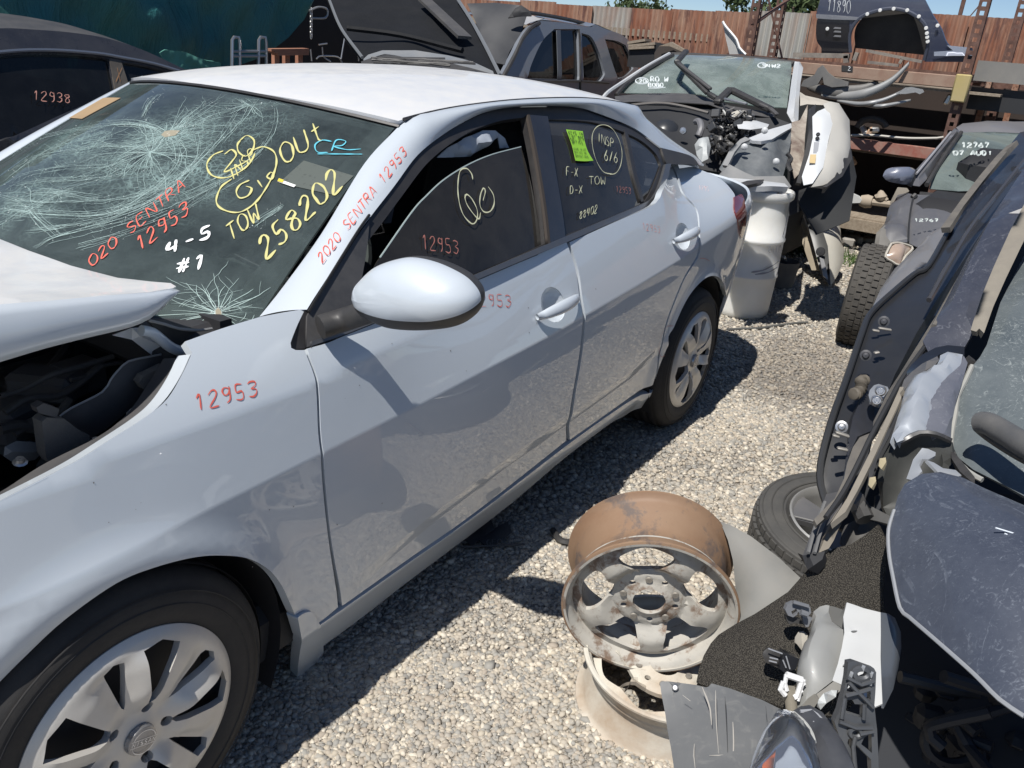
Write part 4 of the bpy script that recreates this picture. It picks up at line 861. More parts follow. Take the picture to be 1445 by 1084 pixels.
def crz(sc, w):
    v = N('ShaderNodeTexVoronoi'); v.feature = 'DISTANCE_TO_EDGE'; v.inputs['Scale'].default_value = sc; t.links.new(ad.outputs[0], v.inputs['Vector']); return ramp_(t, v.outputs['Distance'], 0.0, w, (1, 1, 1, 1), (0, 0, 0, 1))
def mth(op, a, b):
    q = N('ShaderNodeMath'); q.operation = op; q.use_clamp = True; t.links.new(a, q.inputs[0])
    if isinstance(b, float): q.inputs[1].default_value = b
    else: t.links.new(b, q.inputs[1])
    return q.outputs[0]
fine_ = mth('MAXIMUM', crz(38, .07), crz(80, .08)); fac = None
for (q_, r_) in ((c1(690, 590), .30), (c1(600, 680), .30), (c1(1010, 520), .22), (c1(760, 770), .22), (c1(330, 620), .26), (c1(120, 860), .22), (c3(925, 338), .10)):
    d_ = N('ShaderNodeVectorMath'); d_.operation = 'DISTANCE'; t.links.new(tc.outputs['Object'], d_.inputs[0]); pw = WS(WS.inv([q_]))[0]; d_.inputs[1].default_value = tuple(pw-np.array([1.5, 0, 0])*0)
    g = ramp_(t, d_.outputs['Value'], 0.0, r_, (1, 1, 1, 1), (0, 0, 0, 1)); fac = g if fac is None else mth('MAXIMUM', fac, g)
pat = ramp_(t, noise_(t, tc, 7, 6, .7, 1.0), .35, .62); fac = mth('MULTIPLY', mth('POWER', fac, 1.5), pat); lum = mth('MULTIPLY', fac, mth('ADD', mth('MULTIPLY', fine_, .62), .16)); 
df = N('ShaderNodeBsdfDiffuse'); df.inputs[0].default_value = (.40, .56, .54, 1); tr = N('ShaderNodeBsdfTransparent'); mx = N('ShaderNodeMixShader'); t.links.new(lum, mx.inputs[0]); t.links.new(tr.outputs[0], mx.inputs[1]); t.links.new(df.outputs[0], mx.inputs[2]); t.links.new(mx.outputs[0], out.inputs[0])
CZ = panel(WS, 'crazed_layer', [[(-.97, .97), (-.97, .03)], [(-.97, .03), (-.8, -.02), (0, -.08), (.5, -.08), (.97, .03)], [(.97, .03), (.97, .97)], [(.97, .97), (-.97, .97)]], m_, car, px=False, grid=.08, thick=0, off=.0016)
sheet('impact_hole', [WS(WS.inv([c1(*p)]))[0]+[0, 0, .003] for p in [(685, 578), (700, 562), (730, 558), (765, 560), (745, 580), (700, 588)]], M('crushed_glass', (.30, .27, .2), .9, spots=.8, dcol=(.7, .7, .65)), car, grid=.01)
sheet('impact_hole', [WS(WS.inv([c3(*p)]))[0]+[0, 0, .003] for p in [(915, 330), (928, 318), (940, 335), (942, 370), (930, 380), (918, 355)]], M('crushed_glass', None), car, grid=.01)
# ---- writing
def wr(S, cf, text, p0, adv, up, mat, w, name='painted_writing', jit=.05, off=None):
    p0_ = np.array(cf(*p0)); k = 3.0104 if cf in (c1, c2, c3) else (4.516 if cf in (c4, c5) else 1); i0 = 0; o = None
    for word in text.split(' '):
        if word: o = ribbon(name, write_px(S, word, p0_+np.array(adv)/k*i0, np.array(adv)/k, np.array(up)/k, w, off or (.0013 if S is SIDE else .0026), jit), mat, car, w)
        i0 += len(word)+1
    return o
def st(S, cf, strokes, mat, w, name='painted_writing'):
    return ribbon(name, [strokes_on(S, [cf(*p) for p in s_], .003) for s_ in strokes], mat, car, w)
pxf = lambda x, y: (x, y)
st(WS, c1, [[(950, 645), (905, 665), (880, 705), (900, 748), (955, 760), (1010, 740), (1060, 700), (1085, 655)], [(955, 660), (985, 640), (1005, 662), (985, 692), (955, 735), (1030, 700), (1060, 682)], [(1022, 600), (1050, 580), (1080, 600), (1075, 640), (1045, 668), (1015, 650), (1010, 620), (1022, 600)],
    [(985, 765), (940, 800), (920, 860), (950, 895), (1020, 905), (1090, 860), (1150, 770), (1175, 700), (1165, 650), (1120, 628), (1075, 642)], [(1060, 770), (1020, 790), (1005, 820), (1020, 845), (1055, 835), (1070, 805), (1045, 795)], [(1095, 770), (1115, 800)], [(1150, 735), (1165, 745), (1155, 765), (1135, 755), (1150, 735)]], YEL, .0075)
wr(WS, c1, 'INSP', (985, 775), (27, -27), (-14, -46), YEL, .005)
wr(WS, c1, 'OUt', (1210, 705), (62, -42), (-26, -78), YEL, .008)
st(WS, c2, [[(205, 605), (165, 600), (135, 620), (145, 650), (190, 652)], [(205, 645), (225, 600), (265, 604), (250, 622), (215, 626), (270, 640), (330, 637)], [(145, 658), (335, 659)]], CYN, .006)
wr(WS, c1, 'TOW', (980, 1030), (46, -36), (-20, -66), YEL, .006)
wr(WS, c1, '258202', (1132, 1105), (56.5, -55), (-38, -80), YEL, .009)
wr(WS, pxf, '020 SENTRA', (130, 378), (13.6, -11.6), (-5, -13), RED, .005); wr(WS, pxf, '12953', (197, 356), (15, -11.5), (-5, -18), RED, .0055)
wr(WS, pxf, '4-5', (236, 361), (22.5, -9.5), (2, -17), WHT, .011, jit=.03); wr(WS, pxf, '#1', (247, 387), (24, -4), (5, -20), WHT, .009, jit=.03)
RAILS = Surf(lambda u, v: (lambda i: (A_[np.clip(i.astype(int), 0, 88)]*(1-(i-np.floor(i)))[:, None]+A_[np.clip(i.astype(int)+1, 0, 89)]*(i-np.floor(i))[:, None])*(1-v)[:, None]+(B_[np.clip(i.astype(int), 0, 88)]*(1-(i-np.floor(i)))[:, None]+B_[np.clip(i.astype(int)+1, 0, 89)]*(i-np.floor(i))[:, None])*v[:, None]+np.array([-.35, -.75, .55])*((.015)*4*v*(1-v))[:, None])(np.clip(u, 0, 1)*88.9), 0, 1, 0, 1)
if RAILS.normal([[.3, .5]])[0][1] > 0: RAILS.sgn = -1
wr(RAILS, pxf, '2020 SENTRA 12953', (455, 372), (7.15, -9.3), (-7, -11), RED, .004, jit=.03, off=.0015)
wr(SIDE, pxf, '12953', (277, 580), (18.5, -4.6), (-3, -22), RED, .0045); wr(SIDE, pxf, '12953', (665, 431), (12, .5), (-1, -17), RED, .0035); wr(SIDE, c5, '12953', (752, 785), (24, 5), (-2, -42), M('faint_red', (.75, .32, .28), .6), .003)
wr(SIDE, c5, '1295', (1112, 535), (17, 2), (-2, -30), M('fainter_red', (.75, .55, .55), .6), .003)
GW = Surf(gh(), .2, 3.3, .88, 1.45); GW.sgn = GH.sgn; _f = GW.f; GW.f = lambda u, v: _f(u, v)+np.array([0, .018, 0])
st(GW, c4, [[(750, 605), (742, 568), (710, 535), (670, 550), (655, 640), (662, 740), (690, 830), (745, 887), (775, 862), (778, 800), (745, 730), (712, 700), (700, 722), (722, 780), (785, 855), (800, 815)], [(848, 650), (880, 700), (886, 760), (860, 808), (820, 810), (795, 765), (800, 700), (818, 660), (830, 680), (815, 740)]], PALEY, .006)
wr(GW, c4, '12953', (432, 1045), (49, 8), (-6, -88), M('dull_red', (.42, .16, .13), .7), .0045)
GR = Surf(gh(), .2, 3.3, .88, 1.45); GR.sgn = GH.sgn; GR.f = lambda u, v: _f(u, v)+np.array([0, .009, 0])
wr(GR, c5, 'INSP', (462, 225), (28, 12), (0, -55), PALEY, .0045); wr(GR, c5, '6/6', (505, 345), (31, 7), (2, -66), PALEY, .005)
st(GR, c5, [[(560, 435), (500, 420), (455, 350), (430, 260), (430, 180), (460, 132), (510, 122), (560, 150), (600, 220), (618, 300), (608, 380), (578, 428), (540, 437)]], PALEY, .0045)
wr(GR, c5, 'F-X', (264, 445), (26, 2), (2, -56), PALEY, .0045); wr(GR, c5, 'D-X', (288, 560), (28, -1), (2, -50), PALEY, .0045); wr(GR, c5, 'TOW', (408, 500), (38, 0), (0, -50), PALEY, .0045); wr(GR, c5, '88402', (345, 722), (24, -9), (6, -50), PALEY, .0045); wr(GR, c5, '12953', (582, 548), (20, 3), (-2, -40), M('dull_red', None), .003)
GRN = M('green_sticker', (.30, .62, .05), .7, var=.1)
panel(GR, 'green_notice', [[c5(262, 152), c5(366, 163)], [c5(366, 163), c5(378, 225), c5(398, 290), c5(434, 350)], [c5(434, 350), c5(380, 354), c5(320, 350)], [c5(320, 350), c5(300, 260), c5(262, 152)]], GRN, car, grid=.03, off=.004, thick=.001)
INK = M('notice_ink', (.02, .05, .02), .7)
for ln, (tx, p0, adv, up, w) in enumerate((('KEYS IN', (275, 184), (13.2, 1.2), (-4, -20), .0042), ('LOT OPS', (283, 212), (13.2, 1.2), (-4, -20), .0042), ('OFFICE.', (296, 240), (12.2, 1.2), (-4, -20), .0042), ('LEAVE IN LOT', (305, 283), (7, .6), (-3, -13), .0022), ('OFFICE OF', (312, 305), (9, .7), (-3, -13), .0022), ('OPERATIONS', (318, 328), (8.4, .7), (-3, -13), .0022))):
    ribbon('notice_lettering', write_px(GR, tx, c5(*p0), np.array(adv)/4.516, np.array(up)/4.516, w, .0062, .0, True), INK, car, w)
ARC = M('thin_red', (.55, .2, .18), .6)
st(SIDE, lambda x, y: (880+x/4.515, 380+y/4.515), [[(315, 360), (272, 366), (238, 420), (222, 500), (235, 555), (262, 548)]], ARC, .0025)
st(SIDE, lambda x, y: (860+x/3.803, 200+y/3.803), [[(480, 625), (510, 627), (538, 642)]], ARC, .003)
# scuffs
st(SIDE, lambda x, y: (420+x/3.0104, 330+y/3.0104), [[(1140, 935), (1190, 890), (1250, 840)]] if False else [[(460, 800), (510, 835), (540, 860)], [(780, 672), (815, 648)]], M('scuff', (.62, .63, .66), .5), .002)

sp_ = MB()
for k in range(60):
    uv = np.array([RNG.uniform(.0, 2.9), RNG.uniform(.35, .95)]); P_ = SIDE([uv])[0]; n_1 = SIDE.normal([uv])[0]; a_ = nrm(np.cross(n_1, [0, 0, 1])); b_ = np.cross(n_1, a_); r_ = RNG.uniform(.0006, .0018)
    sp_.add([P_+n_1*.001+a_*r_, P_+n_1*.001+b_*r_*RNG.uniform(.6, 2.5), P_+n_1*.001-a_*r_, P_+n_1*.001-b_*r_], [(0, 1, 2, 3)])
tag(sp_.build('paint_specks', M('speck_grey', (.12, .11, .10), .8), car), kind='stuff')
# firewall pieces, wiring and hoses seen under the raised hood
WIRE = M('loom_black', (.03, .03, .033), .6, dust=.3)
for g, r in (([(20, 760), (120, 700), (240, 690), (330, 640), (430, 560)], .008), ([(0, 690), (100, 660), (220, 600), (360, 560), (480, 520)], .006), ([(60, 850), (140, 800), (240, 770), (300, 700)], .010), ([(0, 830), (80, 815), (170, 830)], .012), ([(300, 620), (380, 600), (440, 560), (520, 545)], .005)):
    MB().tube(catmull([at(c3(*p), 1, -.50) for p in g], .02), r, 8).build('wiring_loom', WIRE, car)
for q, sz in (((60, 780), (.12, .10, .08)), ((330, 610), (.10, .08, .07)), ((200, 640), (.14, .08, .06))): MB().box(at(c3(*q), 1, -.42), sz, np.array(Matrix.Rotation(q[0], 3, 'Z')), bev=.012).build('engine_box', M('box_black', (.07, .072, .078), .45, dust=.4, dcol=(.14, .13, .12)), car)
sheet('strut_top', pc([(20, 905), (70, 880), (150, 885), (190, 920), (150, 960), (60, 975), (15, 945)], -.60), M('strut_grey', (.20, .21, .22), .5, dust=.3), car, grid=.02, bulge=.012)
# ================================================================ the yard behind
def cm(x0, y0, k): return lambda x, y: (x0+x/k, y0+y/k)
k6 = cm(840, 0, 4.014); k7 = cm(1120, 0, 4.446); k8 = cm(860, 200, 3.803); k9 = cm(1125, 220, 4.516); k10 = cm(1020, 400, 3.388); k11 = cm(920, 700, 2.752); k12 = cm(740, 680, 2.683)
def D3(cf, pts, d=None): return [atd(cf(p[0], p[1]), p[2] if len(p) > 2 else d) for p in pts]
def PX(cf, pts, ax, v): return [at(cf(p[0], p[1]), ax, v) for p in pts]
def flatten(P, mat, name, parent, w, label=None): return MB().tube(catmull(P, .03), w, 6).build(name, mat, parent, label=label)
RUST = two_tone('rusty_iron', (.24, .10, .055), (.36, .25, .19), 9, .35, .65, .85, bump=.002, c=(.13, .06, .04))
RUSTS = two_tone('rusty_sheet', (.15, .062, .038), (.23, .165, .125), 2.2, .40, .72, .9, bump=.001, sc=(1, 1.6, .35), c=(.085, .042, .034))
RUSTP = two_tone('pale_galvanised', (.20, .20, .19), (.16, .095, .07), 2.6, .40, .70, .7, bump=.001, sc=(1, 1.6, .35))
POST = two_tone('old_slotted_steel', (.085, .045, .035), (.17, .10, .08), 14, .35, .65, .8)
WOOD = two_tone('weathered_wood', (.20, .16, .12), (.34, .29, .23), 6, .3, .7, .9, sc=(1, 8, 8), bump=.001)
GREYP = M('grey_suv_paint', (.16, .18, .21), .3, dust=.35, dcol=(.30, .29, .28), dscale=4, coat=.8, updust=.3)
BLKP = M('black_car_paint', (.02, .022, .03), .22, dust=.22, dcol=(.20, .19, .18), dscale=4, coat=1, updust=.35)
# ---- fence: corrugated sheets on rails
fence = thing('corrugated_fence', 'rusty corrugated iron fence across the back of the yard', 'fence', (10.4, 1.5, 0))
ys = 9.5; i = 0
while ys > -6.5:
    wdt = RNG.uniform(.56, .66); x = 10.4-(1.5-ys)*.05; n = 64; A = []; 
    top = np.interp(ys, [-1.2, 3.4], [2.20, 2.055])+RNG.uniform(-.015, .015)
    V = []; F = []
    for k in range(n+1):
        y = ys-wdt*k/n; xx = 10.4+(y-1.5)*.03+.030*math.sin(k/n*wdt/.076*2*math.pi)+(i % 2)*.012
        V += [(xx, y, .05), (xx, y, top)]
    F = [(2*k, 2*k+1, 2*k+3, 2*k+2) for k in range(n)]
    o = mesh('sheet', V, F, RUSTP if i in (4, 9, 13) else RUSTS, fence); md = o.modifiers.new('s', 'SOLIDIFY'); md.thickness = .003
    ys -= wdt-.02; i += 1
for z in (.5, 1.75): MB().box((10.47, 1.5, z), (.04, 16, .09)).build('rail', WOOD, fence)
# ---- trees beyond the fence
LEAF = two_tone('tree_leaves', (.035, .06, .02), (.09, .12, .05), 3, .3, .7, .7); BARK = M('bark', (.09, .07, .05), .9)
def tree(x, y, h, r, lab, seed):
    rg = np.random.default_rng(seed); t_ = thing('tree', lab, 'tree', (x, y, 0), 'trees beyond the fence')
    mb = MB(); mb.tube([(x, y, 0), (x+.1, y, h*.4), (x, y+.1, h*.8)], [.18, .12, .05], 8)
    for k in range(6): a = rg.uniform(0, 6.28); mb.tube([(x, y, h*.45), (x+math.cos(a)*r*.5, y+math.sin(a)*r*.5, h*.7), (x+math.cos(a)*r*.8, y+math.sin(a)*r*.8, h*.9)], [.07, .04, .02], 6)
    mb.build('trunk', BARK, t_)
    n = 2600; V = []; F = []
    cl = [(rg.normal(0, r*.5), rg.normal(0, r*.5), h*.8+rg.normal(0, h*.12), r*rg.uniform(.22, .45)) for _ in range(14)]
    for k in range(n):
        c = cl[rg.integers(0, 14)]; d = nrm(rg.normal(0, 1, 3))*c[3]*rg.random()**.4; p = np.array([x+c[0], y+c[1], c[2]])+d; u = nrm(rg.normal(0, 1, 3)); w_ = nrm(np.cross(u, rg.normal(0, 1, 3))); s_ = rg.uniform(.04, .10)
        b_ = len(V); V += [p-u*s_, p+w_*s_*.5, p+u*s_, p-w_*s_*.5]; F.append((b_, b_+1, b_+2, b_+3))
    o = mesh('crown', V, F, LEAF, t_, False); tag(o, kind='stuff')
for px_, X_, h, r, lab, sd in ((905, 22, 2.9, 1.3, 'small green tree above the fence behind the grey estate', 1), (1052, 20, 2.55, .8, 'low bushy tree above the fence left of the rack post', 2), (1075, 26, 3.0, 1.3, 'tree crown seen over the fence between the two rack posts', 3), (1122, 17, 2.75, .9, 'dark tree above the fence beside the dark blue body shell', 4), (1338, 24, 2.5, .8, 'tuft of tree top above the fence near the thin pole', 5), (1366, 26, 2.55, .8, 'tree top just left of the tall slotted rack post', 6)):
    p = at((px_, 60), 0, X_); tree(X_, p[1], h, r, lab, sd)
p = at((1355, 20), 0, 19); o = MB().tube([(19, p[1], 0), (19, p[1], 6)], .04, 8).tube([(19, p[1], 2.3), (19, p[1]-.5, 3.2)], .012, 5).build('utility_pole', POST); tag(o, 'thin grey utility pole rising behind the fence at right', 'pole')
# ---- green tarp
m_, t, b, tc = nodes('tarp_cloth'); b.inputs['Roughness'].default_value = .55
o_ = mix_(t, ramp_(t, noise_(t, tc, 1.3, 6, .6, .5), .3, .7), (.02, .115, .12), (.03, .165, .16)); t.links.new(o_, b.inputs['Base Color']); bump_(t, b, noise_(t, tc, 2.2, 5, .6, 1.2, mapping_(t, tc, (3, 1, 1), (0, .5, 0))), .05)
TARP = m_
P = [np.array([-2.5, 4.6, .15]), np.array([-2.5, 4.6, 2.9])]+[at(q, 1, 4.6) for q in [(-60, -160), (200, -200), (442, -140), (441, 0), (430, 28), (408, 52), (384, 70), (360, 84), (330, 95)]]+[np.array([3.0, 4.6, .15])]
tag(sheet('tarp', P, TARP, None, grid=.07, thick=.004, noise=.10, freq=4.2), 'dark green tarpaulin hanging behind the black saloon at the top left', 'tarpaulin')
tag(sheet('tarp_piece', PX(c1, [(680, 225), (700, 212), (790, 222), (830, 240), (880, 258), (935, 265), (940, 285), (880, 292), (850, 300), (760, 300), (700, 260)], 1, 3.6), M('pale_and_sunlit_green', (.10, .30, .24), .8, var=.3), None, grid=.02, noise=.02, freq=25, thick=.01), 'pale green mesh cloth heaped behind the roof of the black saloon', 'cloth')
tag(sheet('tarp_piece', PX(c1, [(-60, 20), (0, 25), (40, 60), (75, 112), (40, 122), (-60, 118)], 1, 3.4), M('pale_and_sunlit_green', None), None, grid=.03, noise=.015, freq=15), 'sunlit corner of the green tarpaulin at the far left, light put into its colour', 'cloth')  # part of the tarp in sun, painted as a paler sheet
# ---- black saloon behind (the one marked 12938)
bs = thing('black_saloon', 'black saloon with dusty roof and pink number on its side glass, behind the white sedan', 'car', (1.4, 2.4, 0))
YB = 2.15
def bplane(u, v): return np.stack([u, YB+.55*np.clip(v-.95, 0, 1)+0*u, v], -1)
BP = Surf(bplane, -2, 4, .1, 1.6)
if BP.normal([[1, 1]])[0][1] > 0: BP.sgn = -1
roofl = [(-200, 90), (-60, 46), (0, 40), (50, 42), (100, 46), (150, 54), (200, 70), (250, 93), (285, 112), (330, 150)]
panel(BP, 'body_side', [[(-200, 90)]+roofl[1:], [(330, 150), (340, 260), (330, 330)], [(330, 330), (-200, 420)], [(-200, 420), (-200, 90)]], BLKP, bs, grid=.05, thick=.03,
      holes=[[[c1(-300, 300), c1(0, 235), c1(200, 226), c1(380, 235), c1(462, 250)], [c1(462, 250), c1(490, 390)], [c1(490, 390), c1(300, 470), c1(0, 600), c1(-300, 690)], [c1(-300, 690), c1(-300, 300)]], [[c1(515, 262), c1(600, 275), c1(700, 298), c1(790, 330)], [c1(790, 330), c1(760, 350), c1(545, 400)], [c1(545, 400), c1(515, 262)]]])
panel(BP, 'side_glass', [[(-110, 80), (0, 74), (160, 78), (262, 108)], [(262, 108), (180, 140), (0, 205), (-110, 240)], [(-110, 240), (-110, 80)]], GLASS_D, bs, grid=.08, off=-.02, thick=.003)
panel(BP, 'c_pillar_trim', [[c1(462, 248), c1(512, 256)], [c1(512, 256), c1(552, 400), c1(492, 402)], [c1(492, 402), c1(462, 248)]], M('brown_black', (.03, .025, .022), .5, dust=.3), bs, grid=.05, off=.004, thick=.01)
MB().tube(BP(BP.inv(catmull([c1(-300, 262), c1(0, 220), c1(200, 212), c1(400, 225), c1(510, 243), c1(650, 270), c1(790, 312)], 10)))-np.array([0, .012, 0]), .009, 6).build('drip_rail', M('grey_blue_trim', (.10, .12, .16), .3, coat=.5), bs)
rl = BP(BP.inv(catmull(roofl[1:9], 10))); V = []; F = []
for i, p in enumerate(rl):
    for k in range(7): u = k/6; V.append((p[0], p[1]+1.15*u, p[2]+.055*math.sin(math.pi*u)))
for i in range(len(rl)-1):
    for k in range(6): a = i*7+k; F.append((a, a+1, a+8, a+7))
mesh('roof', V, F, M('dusty_black_roof', (.03, .032, .036), .45, dust=.2, dcol=(.16, .15, .14), updust=.45), bs)
MB().box((.8, 3.0, .55), (4.0, 1.55, .7), bev=.1).build('lower_body', BLKP, bs)
MB().box((1.0, 2.75, 1.0), (.5, .4, .5), bev=.1).box((2.0, 3.0, .95), (.3, 1.1, .4), bev=.1).build('seats', SEAT, bs)
PINK = M('pink_marker', (.60, .30, .24), .6)
ribbon('painted_number', write_px(BP, '12938', c1(140, 428), np.array((33, 3))/3.01, np.array((0, -40))/3.01, .009, .008), PINK, bs); ribbon('painted_cross', write_px(BP, 'X', c1(488, 350), np.array((30, 3))/3.01, np.array((6, -60))/3.01, .008, .008), M('dull_orange', (.3, .16, .08), .7), bs)
# ---- dark storage wall at the top, left of the open hood
sh = thing('storage_shelf', 'dark storage shelves full of parts between the green tarp and the open bonnet', 'shelf', (3.6, 6, 0))
MB().box((7.2, 7.2, 1.6), (9.6, .08, 3.4)).build('back_panel', M('shed_black', (.012, .013, .015), .9), sh, False)
for z in (1.2, 1.62, 2.05): MB().box((4.6, 6.4, z), (3.2, .9, .035)).build('board', POST, sh)
for x in (3.2, 4.3, 5.6): MB().box((x, 5.95, 1.4), (.05, .05, 2.8)).build('post', POST, sh)
for k in range(40):
    o = MB()
    p = (RNG.uniform(3.2, 5.9), RNG.uniform(6.0, 6.5), RNG.choice([1.27, 1.69, 2.12])); o.box(p, RNG.uniform(.05, .25, 3)*[1, 1, .5], np.array(Matrix.Rotation(RNG.uniform(-.5, .5), 3, 'Z')), bev=.015)
    tag(o.build('car_part', [M('part_grey', (.12, .12, .13), .4, .4), DARK, M('part_dark', (.04, .045, .05), .4), M('part_brown', (.10, .06, .04), .7)][k % 4]), 'small dark salvaged part lying on the storage shelves', 'car part', 'salvaged parts on the dark shelves')
ld = thing('stepladder', 'short aluminium ladder frame standing left of the red boards', 'ladder', at((344, 90), 1, 3.9))
for q in ((985, 1), (1098, 1)): MB().tube(PX(c1, [(q[0], 285), (q[0]+2, 170), (q[0]+10, 158), (q[0]+28, 160), (q[0]+32, 180), (q[0]+34, 285)], 1, 3.9), .014, 6).build('rail', CHROME, ld)
for y_ in (218, 238): MB().tube(PX(c1, [(985, y_), (1132, y_)], 1, 3.9), .012, 6).build('rung', CHROME, ld)
bn = thing('wooden_bench', 'reddish plank bench seen over the white roof', 'bench', at((405, 85), 1, 4.2))
for a_ in (0, 1, 2): MB().bar(at(c1(1140+14*a_, 212+9*a_), 1, 4.2), at(c1(1300, 210+9*a_), 1, 4.2), .08, .02).build('plank', M('red_wood', (.36, .17, .11), .8, var=.3), bn)
for x_ in (1170, 1215, 1270): MB().bar(at(c1(x_, 230), 1, 4.25), at(c1(x_, 330), 1, 4.25), .06, .04).build('leg', M('red_wood', None), bn)
ch = MB()
for k in range(11):
    p = at(c2(118, 45+k*11), 1, 4.4); ch.tube([p+np.array([math.cos(a)*.012*(k % 2), math.cos(a)*.012*(1-k % 2), math.sin(a)*.024]) for a in np.linspace(0, 6.2832, 9)[:-1]], .005, 5, closed=True)
tag(ch.build('hanging_chain', CHROME), 'short bright chain hanging beside the tarp edge', 'chain')
tag(MB().tube(catmull(PX(c2, [(110, 45), (150, 30), (185, 40), (180, 75), (120, 78)], 1, 4.4), .03), .01, 6).build('pipe_bracket', M('pale_steel', (.4, .4, .4), .4, .6)), 'bent steel bracket above the hanging chain', 'bracket')
for k, g in enumerate([[(140, 250), (160, 238), (230, 242), (250, 270)], [(245, 250), (262, 150), (268, 120)], [(300, 200), (315, 230), (320, 260)], [(150, 190), (185, 185)], [(115, 210), (120, 260)], [(165, 200), (170, 240), (200, 262)]]):
    tag(MB().tube(catmull(PX(c2, g, 1, 4.0), .03), .007, 5).build('metal_rod', CHROME), ['thin curved grey hose just above the white roof beside the dark shelves', 'thin bright bonnet stay rod leaning up to the open bonnet', 'short bright wavy hose end close to the open bonnet edge', 'short bright level rod right of the hanging chain', 'short upright bright rod below the hanging chain', 'bent bright rod curving down behind the white roof'][k], 'rod')
# ---- vehicle with its bonnet up
oh = thing('open_hood_pickup', 'black pickup with its bonnet propped open, behind the white roof', 'pickup truck', (4.5, 3.4, 0))
UND = M('hood_underside', (.008, .009, .011), .7, spec=.2, dust=.12, dcol=(.06, .06, .065), dscale=6, bump=.01, bscale=6)
sheet('hood', D3(c2, [(190, 0, 6.3), (120, -160, 6.9), (700, -240, 6.9), (742, 0, 6.2), (800, 90, 5.9), (860, 200, 5.6), (922, 322, 5.3), (800, 285, 5.3), (600, 250, 5.35), (420, 225, 5.4), (330, 245, 5.4), (290, 190, 5.6), (240, 120, 5.9)]), UND, oh, grid=.06, thick=.03, noise=.012, bulge=-.02)
MB().tube(catmull(D3(c2, [(742, 0, 6.15), (800, 90, 5.85), (860, 200, 5.55), (920, 320, 5.25)]), .05), .013, 6).build('hood_rim', M('rim_grey', (.16, .17, .18), .4), oh)
MB().tube(catmull(D3(c2, [(195, 0, 6.25), (245, 120, 5.85), (335, 245, 5.35)]), .05), .011, 6).build('hood_rim', M('rim_grey', None), oh)
MB().bar(atd(c2(600, 0), 6.1), atd(c2(770, 160), 5.55), .10, .02).build('hood_brace', M('brace_grey', (.045, .046, .05), .5, dust=.2), oh)
MB().tube(catmull(D3(c2, [(270, 120, 5.6), (500, 150, 5.6), (760, 215, 5.4)]), .1), .02, 6).build('hood_brace', UND, oh)
sheet('windscreen', D3(c2, [(340, 250, 5.2), (360, 232, 5.25), (420, 214, 5.3), (560, 213, 5.3), (700, 235, 5.25), (800, 262, 5.2), (890, 302, 5.1), (900, 330, 5.0), (600, 300, 5.05), (340, 280, 5.1)]), M('pale_fender_top', (.16, .18, .20), .4, dust=.4, coat=.5), oh, grid=.05, noise=.006)
sheet('cowl', D3(c2, [(330, 262, 5.0), (430, 230, 5.1), (560, 250, 5.1), (720, 270, 5.1), (850, 305, 5.0), (925, 325, 4.95), (925, 360, 4.9), (330, 330, 4.9)]), M('cowl_black', (.02, .022, .026), .3, dust=.2), oh, grid=.05, noise=.015, freq=20)
for k in range(9): tag(MB().tube(catmull([atd(c2(RNG.uniform(360, 860), RNG.uniform(240, 300)), 4.97) for _ in range(3)], .05), .006, 5).build('wiper_hose', [PL_G, BLACKP][k % 2], oh))
MB().box((4.4, 3.2, .5), (1.9, 1.6, .75), bev=.1).build('lower_body', BLKP, oh)
# loose grey hood standing behind
tag(sheet('loose_bonnet', D3(c2, [(780, 15, 7.6), (900, 12, 7.6), (1000, 22, 7.5), (1040, 50, 7.5), (1010, 140, 7.4), (960, 220, 7.3), (940, 275, 7.2), (905, 268, 7.2), (860, 190, 7.3), (815, 90, 7.5)]), M('grey_panel', (.035, .037, .042), .5, dust=.2, dcol=(.14, .14, .14)), None, grid=.06, bulge=.03), 'dull grey loose bonnet standing between the open bonnet and the grey estate', 'car panel')
tag(sheet('corner_scrap', D3(c2, [(955, 75, 7.3), (985, 35, 7.3), (1010, 22, 7.3), (1045, 45, 7.3), (1055, 68, 7.3), (1000, 72, 7.3)]), DARK, None, grid=.04, bulge=.02, thick=.02), 'small black panel corner resting on the grey estate roof', 'car panel')
# ---- grey SUV
sv = thing('grey_estate', 'dusty blue-grey estate car with roof rails, side on in the back row', 'car', (8.3, 3.6, 0))
def svp(u, v): return np.stack([u, 2.95+.30*np.clip(v-1.2, 0, 1)+0*u, v], -1)
SVP = Surf(svp, 5, 12, 0, 2.1)
if SVP.normal([[9, 1]])[0][1] > 0: SVP.sgn = -1
w_f = [[c2(1035, 333), c2(1055, 270), c2(1100, 175), c2(1150, 124)], [c2(1150, 124), c2(1252, 124)], [c2(1252, 124), c2(1256, 340)], [c2(1256, 340), c2(1035, 333)]]
w_r = [[c2(1266, 140), c2(1310, 160), c2(1345, 235), c2(1366, 315)], [c2(1366, 315), c2(1340, 348), c2(1272, 346)], [c2(1272, 346), c2(1266, 140)]]
w_c = [[k6(55, 222), k6(120, 232), k6(172, 256)], [k6(172, 256), k6(205, 330), k6(216, 390)], [k6(216, 390), k6(180, 425), k6(128, 448)], [k6(128, 448), k6(98, 360), k6(55, 222)]]
panel(SVP, 'body_side', [[c2(925, 322), c2(975, 230), c2(1010, 160), c2(1050, 108), c2(1095, 88)], [c2(1095, 88), c2(1200, 98), c2(1300, 115), k6(0, 140), k6(60, 165), k6(150, 198), k6(200, 240)], [k6(200, 240), k6(232, 310), k6(246, 400), k6(250, 560)], [k6(250, 560), c2(1100, 520), c2(900, 420)], [c2(900, 420), c2(925, 322)]], GREYP, sv, grid=.07, thick=.05, holes=[w_f, w_r, w_c])
for w_ in (w_f, w_r, w_c): panel(SVP, 'side_window', w_, GLASS_D, sv, grid=.1, off=-.03, thick=.004)
